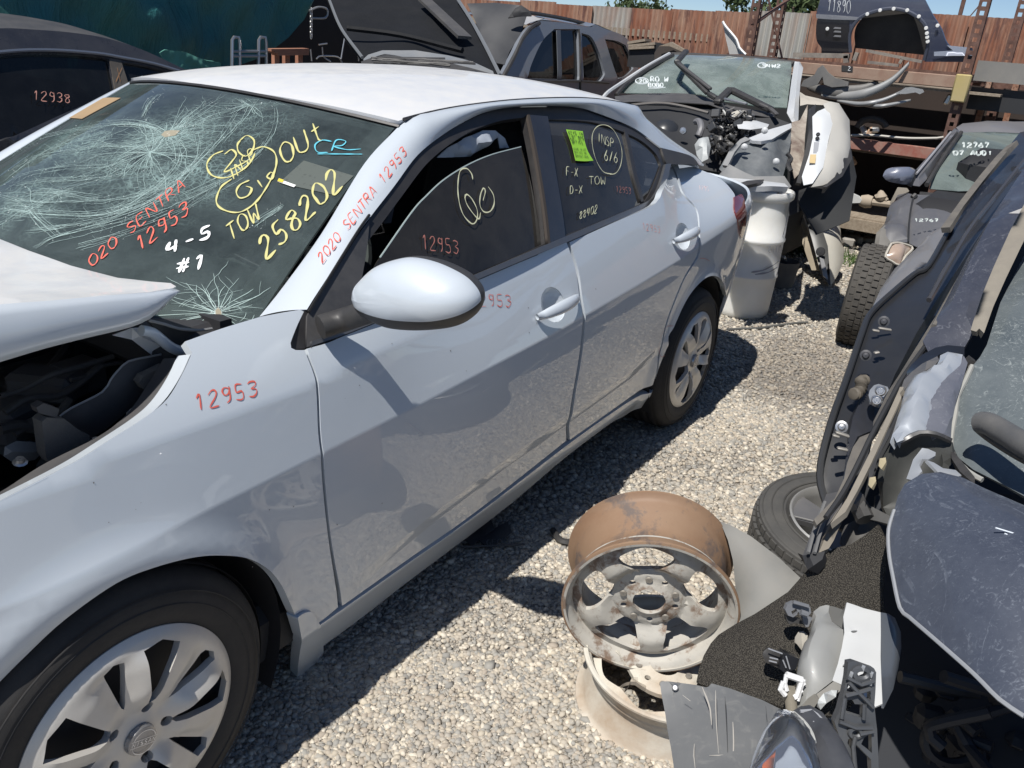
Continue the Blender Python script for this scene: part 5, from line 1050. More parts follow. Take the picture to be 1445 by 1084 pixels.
panel(SVP, 'window_divider', [[c2(1160, 128), c2(1176, 128)], [c2(1176, 128), c2(1180, 338)], [c2(1180, 338), c2(1164, 338)], [c2(1164, 338), c2(1160, 128)]], M('divider_grey', (.09, .10, .115), .4), sv, grid=.08, off=.004, thick=.01)
for q in ([(1252, 124), (1258, 200), (1258, 410)], [(1050, 345), (1260, 345), (1380, 352)]): MB().tube(SVP(SVP.inv(catmull([c2(*p) for p in q], 5)))-[0, .01, 0], .012, 5).build('panel_seam', BLACKP, sv)
MB().tube(SVP(SVP.inv(catmull([c2(*p) for p in [(925, 330), (975, 238), (1008, 165), (1045, 118), (1080, 98)]], 5)))-[0, .02, 0], .022, 6).build('pillar_seal', BLACKP, sv)
SR = Surf(svp, 5, 12, 0, 2.6); SR.sgn = getattr(SVP, 'sgn', 1)
MB().tube(SR(SR.inv(catmull([c2(*p) for p in [(1030, 52), (1110, 60), (1250, 85), (1350, 112), (1410, 140), (1440, 158)]], 5)))+[0, .15, 0], .022, 6).build('roof_rail', BLACKP, sv)
rl = SVP(SVP.inv(catmull([c2(1050, 100), c2(1095, 86), c2(1200, 96), c2(1300, 113), k6(0, 137), k6(60, 162), k6(150, 196)], 6))); V = []; F = []
for p in rl:
    for k in range(6): V.append((p[0], p[1]+1.3*k/5, p[2]+.05*math.sin(math.pi*k/5)))
for i in range(len(rl)-1):
    for k in range(5): a = i*6+k; F.append((a, a+1, a+7, a+6))
mesh('roof', V, F, GREYP, sv)
sheet('roof_front', D3(c2, [(960, 76, 7.7), (1000, 66, 7.9), (1055, 66, 8.0), (1110, 78, 8.1), (1050, 95, 7.9), (1030, 105, 7.8), (965, 92, 7.7)]), M('pale_roof', (.4, .41, .43), .4, dust=.3), sv, grid=.05)
MB().box((8.5, 3.95, 1.42), (2.2, 1.0, .5), bev=.05).build('cabin', M('cabin_dark', (.02, .02, .022), .9), sv)
MB().box((8.3, 3.75, .65), (2.8, 1.5, .8), bev=.1).build('lower_body', BLKP, sv)
# ---- wooden boxes behind the wreck
cr_ = thing('timber_stack', 'low stack of weathered timber behind the white wreck', 'timber', at((930, 70), 0, 9.6))
for k, (a_, b_) in enumerate([((200, 245), (300, 228)), ((205, 262), (355, 248)), ((205, 275), (350, 268))]): MB().bar(at(k6(*a_), 0, 9.5), at(k6(*b_), 0, 9.5), .18, .03).build('plank', WOOD, cr_)
MB().box(at(k6(310, 315), 0, 9.6), (.3, .45, .3)).build('crate_body', DARK, cr_, False)
sheet('plank', PX(k6, [(360, 262), (430, 238), (520, 290), (520, 305), (420, 262)], 0, 9.3), WOOD, cr_, grid=.1, thick=.05)
sheet('cover_board', PX(k6, [(335, 300), (360, 262), (425, 245), (520, 295), (520, 340), (335, 345)], 0, 9.4), M('old_board', (.06, .05, .045), .9), cr_, grid=.1, thick=.03)
tag(sheet('torn_panel', PX(k6, [(720, 122), (735, 140), (770, 200), (805, 235), (822, 280), (850, 308), (760, 308), (742, 230)], 0, 7.0), M('grey_panel_lit', (.42, .42, .41), .6, dust=.2), None, grid=.05, thick=.01), 'jagged grey panel standing upright behind the wreck windscreen', 'car panel')
MB_ = MB().tube(catmull(PX(k6, [(722, 122), (738, 150), (800, 225), (815, 270), (852, 310)], 0, 6.98), .05), .012, 5).build('panel_edge', M('white_edge', (.8, .8, .78), .5)); tag(MB_, 'bright torn edge strip along the upright grey panel', 'trim strip')
# ---- rack
XR = 7.6
rk = thing('pallet_rack', 'rusty slotted-steel rack carrying body parts at the right', 'rack', (XR, -.2, 0))
SLOT = M('slot_light', (.55, .56, .56), .8); HOLE = M('slot_dark', (.01, .01, .01), .9)
def post(q, X, name='post'):
    a = at(q, 0, X); mb = MB(); y = a[1]; w_ = .082
    # angle iron with a real row of square slots in each leg
    for leg in (0, 1):
        V = []; F = []; H = 4.0; n = 60; 
        for (z0, z1, a0, a1) in [(0, H, 0, .30), (0, H, .70, 1.0)]+[(H*k/n, H*k/n+H/n*.5, .30, .70) for k in range(n)]:
            if leg == 0: P4 = [(X, y-w_/2+w_*a0, z0), (X, y-w_/2+w_*a1, z0), (X, y-w_/2+w_*a1, z1), (X, y-w_/2+w_*a0, z1)]
            else: P4 = [(X+.003+w_*a0, y-w_/2, z0), (X+.003+w_*a1, y-w_/2, z0), (X+.003+w_*a1, y-w_/2, z1), (X+.003+w_*a0, y-w_/2, z1)]
            b_ = len(V); V += P4; F.append((b_, b_+1, b_+2, b_+3))
        mb.add(V, F)
    o = mb.build(name, POST, rk, False); md = o.modifiers.new('s', 'SOLIDIFY'); md.thickness = .004; return y
yl = post((1052, 90), XR); yr_ = post((1362, 105), XR); post((1095, 40), XR+1.0); post((1415, 105), XR+1.1)
z1 = 1.572
bm = thing; 
MB().box((XR-.01, (yl+yr_)/2, z1-.055), (.05, abs(yl-yr_)+.02, .10), bev=.006).build('beam', two_tone('beam_brown', (.25, .15, .11), (.34, .25, .19), 7, .3, .7, .8), rk)
MB().box((XR+1.0, (yl+yr_)/2, z1-.03), (.05, 3.0, .10)).box((XR+.5, yl, z1-.02), (1.0, .06, .06)).box((XR+.5, yr_, z1-.02), (1.0, .06, .06)).build('beam', POST, rk)
pz = at((1200, 197), 0, XR)[2]
MB().box((XR-.01, (yl+yr_)/2, pz-.03), (.05, abs(yl-yr_)+.02, .10), bev=.006).build('beam', two_tone('beam_red', (.30, .10, .075), (.33, .22, .18), 6, .35, .65, .8), rk)
MB().box((XR+.5, (yl+yr_)/2, z1-.13), (.95, abs(yl-yr_)+.6, .02)).build('shelf_deck', WOOD, rk); MB().box((XR+.5, (yl+yr_)/2, pz-.09), (.95, abs(yl-yr_)+.6, .02)).build('shelf_deck', WOOD, rk)
MB().box((XR+.5, (yl+yr_)/2, .26), (1.0, abs(yl-yr_)+.8, .05)).box((XR-.01, (yl+yr_)/2, .22), (.05, abs(yl-yr_)+.8, .10)).build('shelf_deck', WOOD, rk)
MB().box((XR+1.25, -.3, .75), (.03, 4.2, 1.5)).build('back_board', M('back_board_dark', (.035, .026, .022), .9, dust=.25, dcol=(.09, .06, .05)), rk, False)
MB().box((XR-.03, yr_, z1-.10), (.07, .12, .22), bev=.01).build('beam_connector', M('yellow_steel', (.42, .33, .12), .7, dust=.4), rk)
MB().bar((XR+.02, yl, 1.85), (XR+1.0, yl, 2.15), .04, .01).bar((XR+1, yl-.05, 1.55), (XR+1, yl+.3, 2.3), .04, .01).build('brace', POST, rk)
# second bay to the right, further back
MB().box((XR+.2, yr_-1.4, 1.62), (.06, 2.7, .16)).build('beam', M('grey_board', (.16, .16, .155), .8, dust=.3), rk); MB().box((XR+.25, yr_-1.4, 1.40), (.03, 2.7, .18)).build('beam', DARK, rk)
for x_ in (1195, 1370): q = at(k7(x_, 620), 0, XR+.9); MB().box((XR+.9, q[1], 1.0), (.04, .05, 1.3)).build('upright', RUST, rk)
V = []; F = []
for k in range(25): y = yr_-.5-.06*k; V += [(XR+.95+.015*(-1)**k, y, 1.26+.03*(k % 2)), (XR+.95+.015*(-1)**k, y, 1.36)]
F = [(2*k, 2*k+1, 2*k+3, 2*k+2) for k in range(24)]; mesh('awning_edge', V, F, RUSTS, rk)
RKS = Surf(lambda u, v: np.stack([XR-.04+0*u, u, v], -1), -2, 2, 1.2, 1.8)
if RKS.normal([[0, 1.5]])[0][0] > 0: RKS.sgn = -1
panel(RKS, 'black_patch', [[k7(300, 410), k7(372, 418)], [k7(372, 418), k7(370, 452)], [k7(370, 452), k7(300, 446)], [k7(300, 446), k7(300, 410)]], M('patch_black', (.03, .03, .03), .7), rk, grid=.05, thick=.002); ribbon('shelf_number', write_px(RKS, '2', k7(342, 442), (5, 0), (0, -5.5), .012, .006), WHT, rk)
# white flecks and bolts on the dark back board
# ---- cut body shell on the top shelf
XS = XR+.12
sb = thing('cut_body_shell', 'dark blue cut rear quarter of a car marked 11890 on the top shelf', 'body shell', (XS, -.2, 1.6))
NAVY = M('navy_shell_paint', (.035, .045, .085), .3, dust=.3, dcol=(.16, .17, .2), dscale=5, coat=.8)
SS = Surf(lambda u, v: np.stack([XS-.10*np.sin(np.clip((v-1.6)/.5, 0, 1)*1.4)*1+0*u, u, v], -1), -1.6, 1.2, 1.3, 2.6)
if SS.normal([[0, 1.7]])[0][0] > 0: SS.sgn = -1
arch_ = [k7(*p) for p in [(355, 330), (350, 230), (372, 165), (420, 110), (500, 75), (600, 55), (700, 68), (780, 110), (830, 170), (845, 260), (820, 378)]]
panel(SS, 'quarter_skin', [[k7(165, 0), k7(180, -60), k7(760, -120)], [k7(760, -120), k7(810, -30), k7(870, 90), k7(925, 180), k7(960, 270), k7(1010, 305), k7(1120, 312)], [k7(1120, 312), k7(1120, 390)], [k7(1120, 390), k7(820, 388)], [k7(820, 388), k7(845, 260), k7(830, 170), k7(780, 110), k7(700, 68), k7(600, 55), k7(500, 75), k7(420, 110), k7(372, 165), k7(352, 230), k7(350, 330)], [k7(350, 330), k7(190, 340)], [k7(190, 340), k7(175, 300), k7(145, 255), k7(140, 180), k7(150, 120), k7(140, 95)], [k7(140, 95), k7(165, 0)]], NAVY, sb, grid=.05, thick=.03)
panel(SS, 'wheel_tub', [arch_, [arch_[-1], arch_[0]]], M('tub_black', (.012, .012, .014), .75, dust=.1), sb, grid=.06, off=-.16, thick=.01)
MB().tube(SS(SS.inv(catmull(arch_, 5))), .016, 6).build('arch_lip', M('lip_navy', (.07, .08, .11), .35), sb)
panel(SS, 'bumper_rail', [[k7(142, 90), k7(250, 95), k7(430, 110)], [k7(430, 110), k7(425, 124), k7(250, 122), k7(145, 115)], [k7(145, 115), k7(142, 90)]], M('rail_steel', (.16, .17, .20), .5, dust=.4, spots=.8, dcol=(.5, .5, .5)), sb, grid=.03, off=.012, thick=.01)
panel(SS, 'inner_corner', [[k7(148, 122), k7(350, 130)], [k7(350, 130), k7(350, 330)], [k7(350, 330), k7(190, 338), k7(176, 300), k7(147, 255), k7(142, 180), k7(148, 122)]], M('corner_black', (.015, .016, .022), .3, coat=.5), sb, grid=.04, off=.01, thick=.01)
for y_ in (168, 190, 218): panel(SS, 'vent', [[k7(262, y_), k7(300, y_+3)], [k7(300, y_+3), k7(300, y_+13)], [k7(300, y_+13), k7(252, y_+10)], [k7(252, y_+10), k7(262, y_)]], M('vent_grey', (.25, .25, .26), .5), sb, grid=.03, off=.02, thick=.004)
dot = MB()
for q in [(630, 57), (715, 66), (788, 105), (833, 178), (838, 210), (840, 235), (843, 262), (215, 182), (905, 162), (545, 66), (465, 90)]:
    uv = SS.inv([k7(*q)]); dot.lathe([(.001, .004), (.014, .003), (.016, 0)], SS(uv)[0]-np.array([.022, 0, 0]), (-1, 0, 0), 10)
tag(dot.build('clip_dots', M('clip_white', (.7, .7, .68), .6), sb), kind='stuff')
ribbon('painted_number', write_px(SS, '11890', k7(212, 70), np.array((30, 3))/4.446, np.array((8, -78))/4.446, .009, .012, .05), WHT, sb)
sheet('sill_stub', PX(k7, [(960, 285), (1120, 300), (1125, 320), (1120, 350), (880, 352), (880, 325), (1000, 318)], 0, XS-.06), M('silver_blue', (.25, .28, .36), .3, .2, dust=.2, coat=.5), sb, grid=.04)
tr = thing('steel_trestle', 'low steel trestle frame under the dark blue body shell', 'trestle', at((1250, 82), 0, XR+.1))
for a_, b_, w_ in (((455, 318), (805, 388), .03), ((465, 390), (660, 412), .03), ((0, 345), (350, 352), .05), ((400, 330), (380, 380), .04), ((330, 350), (330, 395), .05), ((680, 370), (665, 400), .03)): MB().bar(at(k7(*a_), 0, XR+.03), at(k7(*b_), 0, XR+.03), w_, w_*.8).build('bar', two_tone('trestle_steel', (.13, .11, .10), (.30, .27, .23), 9, .3, .7, .7), tr)
# ---- bumpers on the shelf below
def bump(name, lab, P, mat, hgt=.06, X=XR-.2, grp='bumper covers on the shelf marked 2'):
    c = catmull(PX(k7, P, 0, X), .05); n = len(c); V = []; F = []
    for i, p in enumerate(c):
        k = math.sin(math.pi*min(1, max(0, i/(n-1))))**.5*.7+.3
        for j in range(6): a = -.9+j/5*1.9; V.append((p[0]-.05*math.cos(a)+.03+abs(i/(n-1)-.5)*.3, p[1], p[2]+hgt*k*math.sin(a)/1.2))
    for i in range(n-1):
        for j in range(5): a = i*6+j; F.append((a, a+1, a+7, a+6))
    o = mesh(name, V, F, mat); md = o.modifiers.new('s', 'SOLIDIFY'); md.thickness = .006; tag(o, lab, 'bumper', grp)
bump('bumper_cover', 'pale grey bumper cover curling up at its right end on the shelf', [(150, 600), (300, 607), (420, 595), (520, 560), (600, 510), (660, 450), (705, 395)], M('grey_primer', (.24, .25, .255), .5, dust=.3), .055)
bump('bumper_cover', 'dark grey bumper cover lying behind the pale one', [(60, 545), (200, 575), (330, 575), (430, 560), (510, 515)], M('dark_cover', (.10, .105, .11), .45, dust=.4), .07, XR-.12)
bump('bumper_cover', 'thin silver bumper strip under the pale bumper cover', [(250, 635), (400, 655), (520, 640), (600, 610), (680, 565)], M('silver_strip', (.30, .31, .32), .4, .3, dust=.3), .025, XR-.26)
bump('bumper_cover', 'narrow lower silver strip with a pointed end', [(380, 655), (520, 668), (620, 655), (715, 630)], M('silver_strip', None), .018, XR-.28)
tag(sheet('bumper_end', PX(k7, [(640, 590), (700, 550), (740, 546), (810, 562), (818, 578), (790, 592), (765, 580), (700, 590)], 0, XR-.25), M('silver_strip', None), None, grid=.03, thick=.01), 'silver bumper end piece with a pointed tip at the right of the shelf', 'bumper')
tag(sheet('bumper_cover', PX(k7, [(45, 540), (60, 505), (130, 470), (150, 430), (180, 410), (215, 455), (260, 490), (345, 515), (340, 540), (240, 548), (190, 530), (180, 480), (150, 530), (90, 548)], 0, XR-.15), M('dark_cover', None), None, grid=.04, thick=.03), 'black arched bumper corner behind the white windscreen pillar', 'bumper')
for k, (x_, y_) in enumerate([(205, 540), (440, 820), (480, 828), (505, 815), (370, 1010), (970, 625), (1350, 440)]):
    tag(MB().box(at(k7(x_, y_), 0, XR+.2), (.05, .09, .05), np.array(Matrix.Rotation(k, 3, 'X')), bev=.012).build('small_part', [M('tan_bit', (.45, .3, .2), .7), CHROME][k % 2]), 'small bright fitting lying on the rack', 'car part', 'small fittings on the rack')
tag(MB().tube(catmull(PX(k7, [(360, 850), (500, 850), (700, 868), (900, 868), (940, 862)], 0, XR-.05), .05), .012, 5).build('metal_rod', M('pale_rod', (.42, .40, .36), .6)), 'long pale rod lying along the middle shelf', 'rod')
tag(MB().tube(catmull(PX(k7, [(400, 800), (430, 760), (500, 745), (560, 770), (580, 800)], 0, XR+.3), .05), .03, 8).build('rubber_hose', M('hose_black', (.03, .03, .032), .6, dust=.2)), 'coiled black hose on the middle shelf', 'hose')
# bottom shelf: axle and shafts
ax_ = thing('drive_shaft', 'dirty drive shaft with joints lying on the lowest shelf', 'drive shaft', at((1240, 288), 0, XR-.2))
MB().tube(PX(k9, [(300, 280), (390, 285), (440, 290), (600, 310)], 0, XR-.3), [.02, .02, .028, .028], 8).build('shaft', M('shaft_tan', (.35, .29, .22), .8, dust=.4), ax_)
MB().lathe([(.001, -.05), (.05, -.05), (.06, 0), (.045, .05), (.001, .06)], at(k9(440, 290), 0, XR-.3), (0, 1, 0), 14).build('joint', M('shaft_tan', None), ax_)
MB().lathe([(.001, -.04), (.035, -.03), (.05, 0), (.02, .05), (.001, .06)], at(k9(535, 262), 0, XR-.3), (0, .3, 1), 12).tube(PX(k9, [(500, 262), (535, 240), (570, 285)], 0, XR-.3), .02).build('knuckle', M('shaft_tan', None), ax_)
tag(sheet('headlight_housing', PX(k9, [(290, 245), (350, 240), (390, 258), (412, 280), (400, 300), (330, 302), (295, 280)], 0, XR-.35), M('pale_shell', (.55, .56, .55), .4), None, grid=.04, thick=.04), 'pale broken headlight shell on the lowest shelf', 'headlight')
# weeds and rubble under the rack
wd_ = MB(); 
for k in range(260):
    b0 = np.array([7.0+RNG.normal(0, .12), RNG.uniform(-.75, -.15), 0]); h = RNG.uniform(.03, .11); d = RNG.normal(0, .035, 2); s_ = np.array([.004, .006, 0]); wd_.add([b0-s_, b0+s_, b0+[d[0], d[1], h]], [(0, 1, 2)])
tag(wd_.build('weeds', M('weed_green', (.06, .11, .025), .8), smooth=False), 'green weeds at the foot of the rack', 'weeds', kind='stuff')
for k in range(16):
    q = (RNG.uniform(1190, 1240), RNG.uniform(326, 345)); p = at(q, 2, .02); tag(MB().box(p+[0, 0, .02], RNG.uniform(.05, .18, 3)*[1, 1, .5], np.array(Matrix.Rotation(RNG.uniform(0, 3), 3, 'Z')), bev=.015).build('rubble_piece', M('rubble', (.33, .31, .28), .9, var=.2)), 'broken concrete lump at the foot of the rack', 'rubble', 'rubble lumps at the foot of the rack')
# ================================================================ white stripped car behind the sedan
ww = thing('stripped_white_car', 'white car stripped at the front with bare engine bay and open door, facing the yard', 'car', (5.8, .4, 0))
WW_P = M('wreck_white', (.52, .54, .56), .4, dust=.3, dcol=(.45, .42, .36), dscale=10, coat=.4)
def W_(pts, d=None): return D3(k6, pts, d)
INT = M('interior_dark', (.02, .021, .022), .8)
sheet('windscreen', W_([(132, 525, 6.25), (180, 475, 6.35), (260, 410, 6.5), (350, 350, 6.7), (435, 310, 6.85), (560, 312, 6.9), (700, 318, 6.9), (900, 330, 6.8), (1110, 350, 6.6), (1112, 400, 6.5), (1100, 500, 6.3), (1085, 610, 6.1), (950, 605, 6.1), (700, 570, 6.15), (600, 535, 6.15), (350, 530, 6.2)]), glass('wreck_glass', (.42, .50, .48), dust=.32, dcol=(.48, .54, .52), dscale=4), ww, grid=.07, bulge=.05, thick=.006)
sheet('roof_edge', W_([(430, 296, 6.9), (560, 300, 6.95), (800, 312, 6.95), (1000, 328, 6.8), (1130, 345, 6.6), (1115, 362, 6.58), (900, 332, 6.8), (700, 320, 6.88), (440, 312, 6.85)]), M('roof_rubber', (.03, .03, .032), .6, dust=.2), ww, grid=.05, thick=.03)
MB().tube(catmull(W_([(38, 562, 5.9), (70, 525, 6.0), (150, 470, 6.3), (280, 385, 6.5), (420, 305, 6.85)]), .05), .014, 6).build('pillar_edge', WW_P, ww)
MB().tube(catmull(W_([(118, 540, 6.15), (180, 475, 6.3), (300, 390, 6.5), (440, 312, 6.8)]), .05), .016, 6).build('screen_seal', BLACKP, ww)
MB().box(np.array([7.2, .5, 1.0]), (.05, 1.5, .45)).build('rear_bulkhead', INT, ww, False)
MB().box((6.9, .5, .5), (1.3, 1.5, .7)).build('cabin_floor', INT, ww, False)
sheet('rear_mirror', W_([(645, 345, 6.75), (700, 333, 6.75), (775, 345, 6.75), (765, 385, 6.72), (715, 405, 6.72), (650, 392, 6.72)]), M('mirror_grey', (.10, .11, .12), .4), ww, grid=.04, thick=.04)
sheet('screen_label', W_([(595, 345, 6.78), (650, 342, 6.78), (648, 368, 6.76), (592, 366, 6.76)]), M('label_green_white', (.45, .60, .52), .6), ww, grid=.05, thick=.002)
for g in ([(480, 450), (600, 435), (620, 520), (490, 515)], [(905, 500), (1035, 455), (1020, 590), (870, 560)]): sheet('paper_sheet', W_([(x, y, 6.42) for x, y in g]), M('pale_paper', (.36, .42, .42), .8, var=.2), ww, grid=.06, thick=.004)
# wipers and loose black frame
def bar6(pts, w, name, mat, h=None):
    P = W_(pts); mb = MB()
    for a, b in zip(P[:-1], P[1:]): mb.bar(a, b, w, h or w*.7, bev=w*.2)
    return mb.build(name, mat, ww)
bar6([(515, 290, 6.5), (462, 352, 6.2), (640, 530, 5.9), (690, 560, 5.85)], .045, 'wiper_arm', BLACKP); bar6([(470, 360, 6.15), (655, 505, 5.88)], .03, 'wiper_blade', PL_G)
bar6([(690, 580, 5.8), (765, 508, 6.0), (1000, 625, 5.7)], .06, 'wiper_frame', BLACKP); bar6([(730, 560, 5.8), (860, 590, 5.7)], .025, 'wiper_link', CHROME); bar6([(930, 590, 5.75), (990, 615, 5.7), (1030, 650, 5.6)], .03, 'wiper_link', PL_G)
sheet('cowl', W_([(110, 545, 6.0), (300, 528, 6.1), (520, 530, 6.1), (680, 560, 6.0), (760, 600, 5.9), (1020, 640, 5.8), (1010, 668, 5.7), (800, 640, 5.75), (640, 590, 5.8), (400, 575, 5.85), (120, 580, 5.85)]), PL_G, ww, grid=.06, noise=.01, freq=12)
# engine bay: firewall and sides
sheet('firewall', W_([(100, 575, 5.9), (400, 580, 5.9), (640, 595, 5.9), (1010, 660, 5.7), (1110, 700, 5.6), (1120, 900, 5.5), (1000, 1010, 5.4), (600, 960, 5.5), (350, 760, 5.6), (150, 640, 5.8)]), DARK, ww, grid=.08, noise=.02)
sheet('brake_booster', W_([(400+85*math.cos(a), 760+85*math.sin(a), 5.72) for a in np.linspace(0, 6.283, 18)[:-1]]), M('booster_black', (.03, .032, .036), .35, coat=.3), ww, grid=.04, bulge=.06)
MB().lathe([(.001, .01), (.02, .008), (.025, 0)], atd(k6(497, 742), 5.55), CAM-atd(k6(497, 742), 5.55), 12).build('bolt', CHROME, ww)
MB().tube(catmull(W_([(570, 690, 5.6), (590, 690, 5.55), (600, 730, 5.5), (585, 770, 5.5)]), .03), .022, 8).build('coolant_pipe', M('pipe_grey', (.16, .16, .17), .5), ww)
MB().tube(catmull(W_([(170, 600, 5.75), (350, 585, 5.8), (480, 600, 5.8), (640, 640, 5.7)]), .05), .012, 6).build('wiring', M('wire_grey', (.14, .13, .12), .8), ww)
# engine: many small metal and black pieces heaped where they show
eg = [M('alloy_cast', (.17, .17, .17), .45, .5, dust=.3), M('engine_black', (.02, .02, .022), .5), M('oily_steel', (.10, .10, .10), .4, .6), M('pale_plastic', (.5, .5, .48), .6)]
for k in range(190):
    x = RNG.uniform(655, 890); y = RNG.uniform(640, 880); 
    if (x-655)*.9+ (y-640)*.2 > 235 and y > 790: continue
    p = atd(k6(x, y), 5.45+RNG.uniform(-.1, .15)); mb = MB(); c = RNG.integers(0, 3)
    R = np.array(Matrix.Rotation(RNG.uniform(0, 3), 3, 'X'))@np.array(Matrix.Rotation(RNG.uniform(0, 3), 3, 'Z'))
    if c == 0: mb.box(p, RNG.uniform(.012, .06, 3), R, bev=.005)
    elif c == 1: mb.lathe([(.001, -.015), (.015, -.015), (.018, 0), (.012, .02), (.001, .02)], p, nrm(RNG.normal(0, 1, 3)), 10)
    else: q = atd(k6(x+RNG.normal(0, 28), y+RNG.normal(0, 28)), 5.42); r = atd(k6(x+RNG.normal(0, 35), y+RNG.normal(0, 35)), 5.4); mb.tube(catmull([p, q, r], .02), .006, 6)
    mb.build('engine_piece', eg[[0, 1, 2, 1, 1, 2, 1, 2][k % 8]] if k % 23 else eg[3], ww)
sheet('intake_cover', W_([(800, 700, 5.35), (850, 690, 5.4), (900, 680, 5.4), (985, 705, 5.4), (975, 722, 5.35), (880, 735, 5.3), (810, 728, 5.3)]), WW_P, ww, grid=.04, bulge=.02)
sheet('torn_duct', W_([(770, 640, 5.45), (840, 622, 5.5), (870, 650, 5.5), (830, 672, 5.45), (790, 668, 5.4)]), M('duct_tan', (.42, .40, .35), .8), ww, grid=.03, bulge=.03)
sheet('washer_reservoir', W_([(562, 820, 5.3), (590, 785, 5.3), (640, 775, 5.3), (655, 830, 5.28), (640, 900, 5.2), (600, 920, 5.2), (575, 880, 5.25)]), M('cloudy_plastic', (.40, .42, .42), .5), ww, grid=.03, bulge=.05)
# inner wing
sheet('inner_wing', W_([(700, 960, 5.0), (745, 880, 5.05), (800, 820, 5.1), (860, 780, 5.15), (960, 760, 5.2), (1010, 735, 5.25), (1110, 725, 5.3), (1110, 800, 5.25), (1090, 900, 5.15), (1060, 1010, 5.0), (900, 1020, 4.95), (760, 1015, 4.95)]), M('inner_wing_grey', (.07, .08, .09), .5, dust=.5, dcol=(.26, .27, .27), dscale=14), ww, grid=.04, bulge=.03, noise=.03, freq=11)
sheet('wing_rail', W_([(870, 780, 5.1), (985, 735, 5.2), (1110, 700, 5.3), (1112, 725, 5.28), (1000, 790, 5.1), (940, 800, 5.05), (890, 795, 5.08)]), WW_P, ww, grid=.04, thick=.02, noise=.01)
sheet('strut_arch', W_([(720, 935, 4.9), (760, 850, 4.95), (820, 790, 5.0), (850, 775, 5.0), (880, 790, 5.0), (830, 810, 4.98), (790, 860, 4.93), (750, 940, 4.88)]), M('arch_edge', (.20, .21, .22), .5, dust=.3), ww, grid=.03, thick=.02)
for q in ((845, 832), (1025, 915), (960, 740)): MB().lathe([(.001, .008), (.014, .006), (.02, 0)], atd(k6(*q), 4.98), CAM-atd(k6(*q), 4.98), 12).build('strut_cap', WW_P, ww)
MB().tube(catmull(W_([(1085, 870, 5.0), (1110, 900, 5.0), (1090, 935, 4.97), (1110, 970, 4.95)]), .03), .014, 6).build('brake_hose', BLACKP, ww)
sheet('splash_guard', W_([(690, 1000, 4.9), (760, 930, 4.85), (900, 1000, 4.8), (1070, 1000, 4.8), (1110, 1060, 4.8), (1060, 1084, 4.7), (700, 1060, 4.8)]), M('guard_grey', (.16, .17, .18), .6, dust=.4), ww, grid=.05, noise=.015, freq=10)
# screen pillar, body side pillar
sheet('screen_pillar', W_([(1130, 348, 6.4), (1160, 352, 6.4), (1178, 385, 6.3), (1162, 470, 6.1), (1155, 560, 5.9), (1150, 680, 5.7), (1118, 700, 5.65), (1085, 640, 5.75), (1098, 560, 5.95), (1112, 450, 6.2)]), WW_P, ww, grid=.04, thick=.05, bulge=.03)
sheet('lower_pillar', W_([(1115, 690, 5.6), (1160, 680, 5.6), (1205, 590, 5.75), (1190, 760, 5.5), (1175, 960, 5.2), (1130, 1010, 5.1), (1100, 850, 5.3)]), two_tone('scorched_panel', (.42, .38, .32), (.14, .10, .085), 5, .35, .65, .8), ww, grid=.05, noise=.02, freq=10)
sheet('hinge_plate', W_([(1160, 520, 5.9), (1190, 540, 5.9), (1290, 560, 5.8), (1330, 575, 5.75), (1300, 600, 5.7), (1200, 590, 5.75), (1160, 600, 5.75)]), M('tan_metal', (.40, .37, .32), .7, dust=.4), ww, grid=.04, noise=.02, freq=16)
# open door: inner face and outer skin
sheet('door_inner', W_([(1230, 660, 5.2), (1260, 630, 5.25), (1330, 600, 5.3), (1345, 700, 5.2), (1320, 800, 5.1), (1290, 950, 4.95), (1230, 1040, 4.85), (1180, 1050, 4.85), (1170, 1000, 4.9), (1210, 880, 5.0), (1232, 780, 5.1)]), M('door_jamb_white', (.62, .64, .65), .4, coat=.4, dust=.12), ww, grid=.05, noise=.01, bulge=.02)
sheet('door_seal_gap', W_([(1222, 610, 5.25), (1250, 590, 5.3), (1232, 760, 5.12), (1212, 900, 5.0), (1165, 1040, 4.9), (1140, 1035, 4.9), (1190, 850, 5.05), (1215, 720, 5.15)]), BLACKP, ww, grid=.04, thick=.02)
sheet('door_skin', W_([(1290, 590, 5.3), (1330, 575, 5.3), (1380, 585, 5.35), (1440, 680, 5.35), (1447, 850, 5.2), (1420, 960, 5.05), (1360, 1020, 4.95), (1290, 1050, 4.9), (1225, 1060, 4.85), (1280, 960, 4.95), (1320, 810, 5.08), (1345, 700, 5.2)]), M('dusty_door', (.42, .41, .38), .5, dust=.4, dcol=(.38, .35, .30)), ww, grid=.05, bulge=.03)
sheet('wheel_arch_trim', W_([(1447, 830, 5.2), (1455, 900, 5.1), (1400, 1000, 5.0), (1310, 1060, 4.85), (1290, 1060, 4.85), (1360, 1000, 4.95), (1400, 900, 5.05), (1430, 820, 5.2)]), BLACKP, ww, grid=.04, thick=.04)
sheet('door_label', W_([(1218, 875, 4.96), (1252, 875, 4.96), (1246, 925, 4.93), (1213, 922, 4.93)]), M('tan_label', (.55, .42, .22), .6), ww, grid=.03, thick=.003)
sheet('door_label', W_([(1240, 805, 5.06), (1268, 805, 5.06), (1260, 870, 5.0), (1235, 866, 5.0)]), M('grey_label', (.3, .31, .33), .6), ww, grid=.03, thick=.003)
for q in ((1262, 762), (1258, 785)): MB().lathe([(.001, .006), (.012, .004), (.013, 0)], atd(k6(*q), 5.07), CAM-atd(k6(*q), 5.07), 8).build('door_bolt', DARK, ww)
sheet('side_shadow_panel', W_([(1200, 1060, 5.2), (1290, 1070, 5.1), (1450, 850, 5.3), (1480, 1000, 5.3), (1440, 1250, 5.0), (1250, 1330, 4.95), (1150, 1150, 5.1)]), INT, ww, grid=.08)
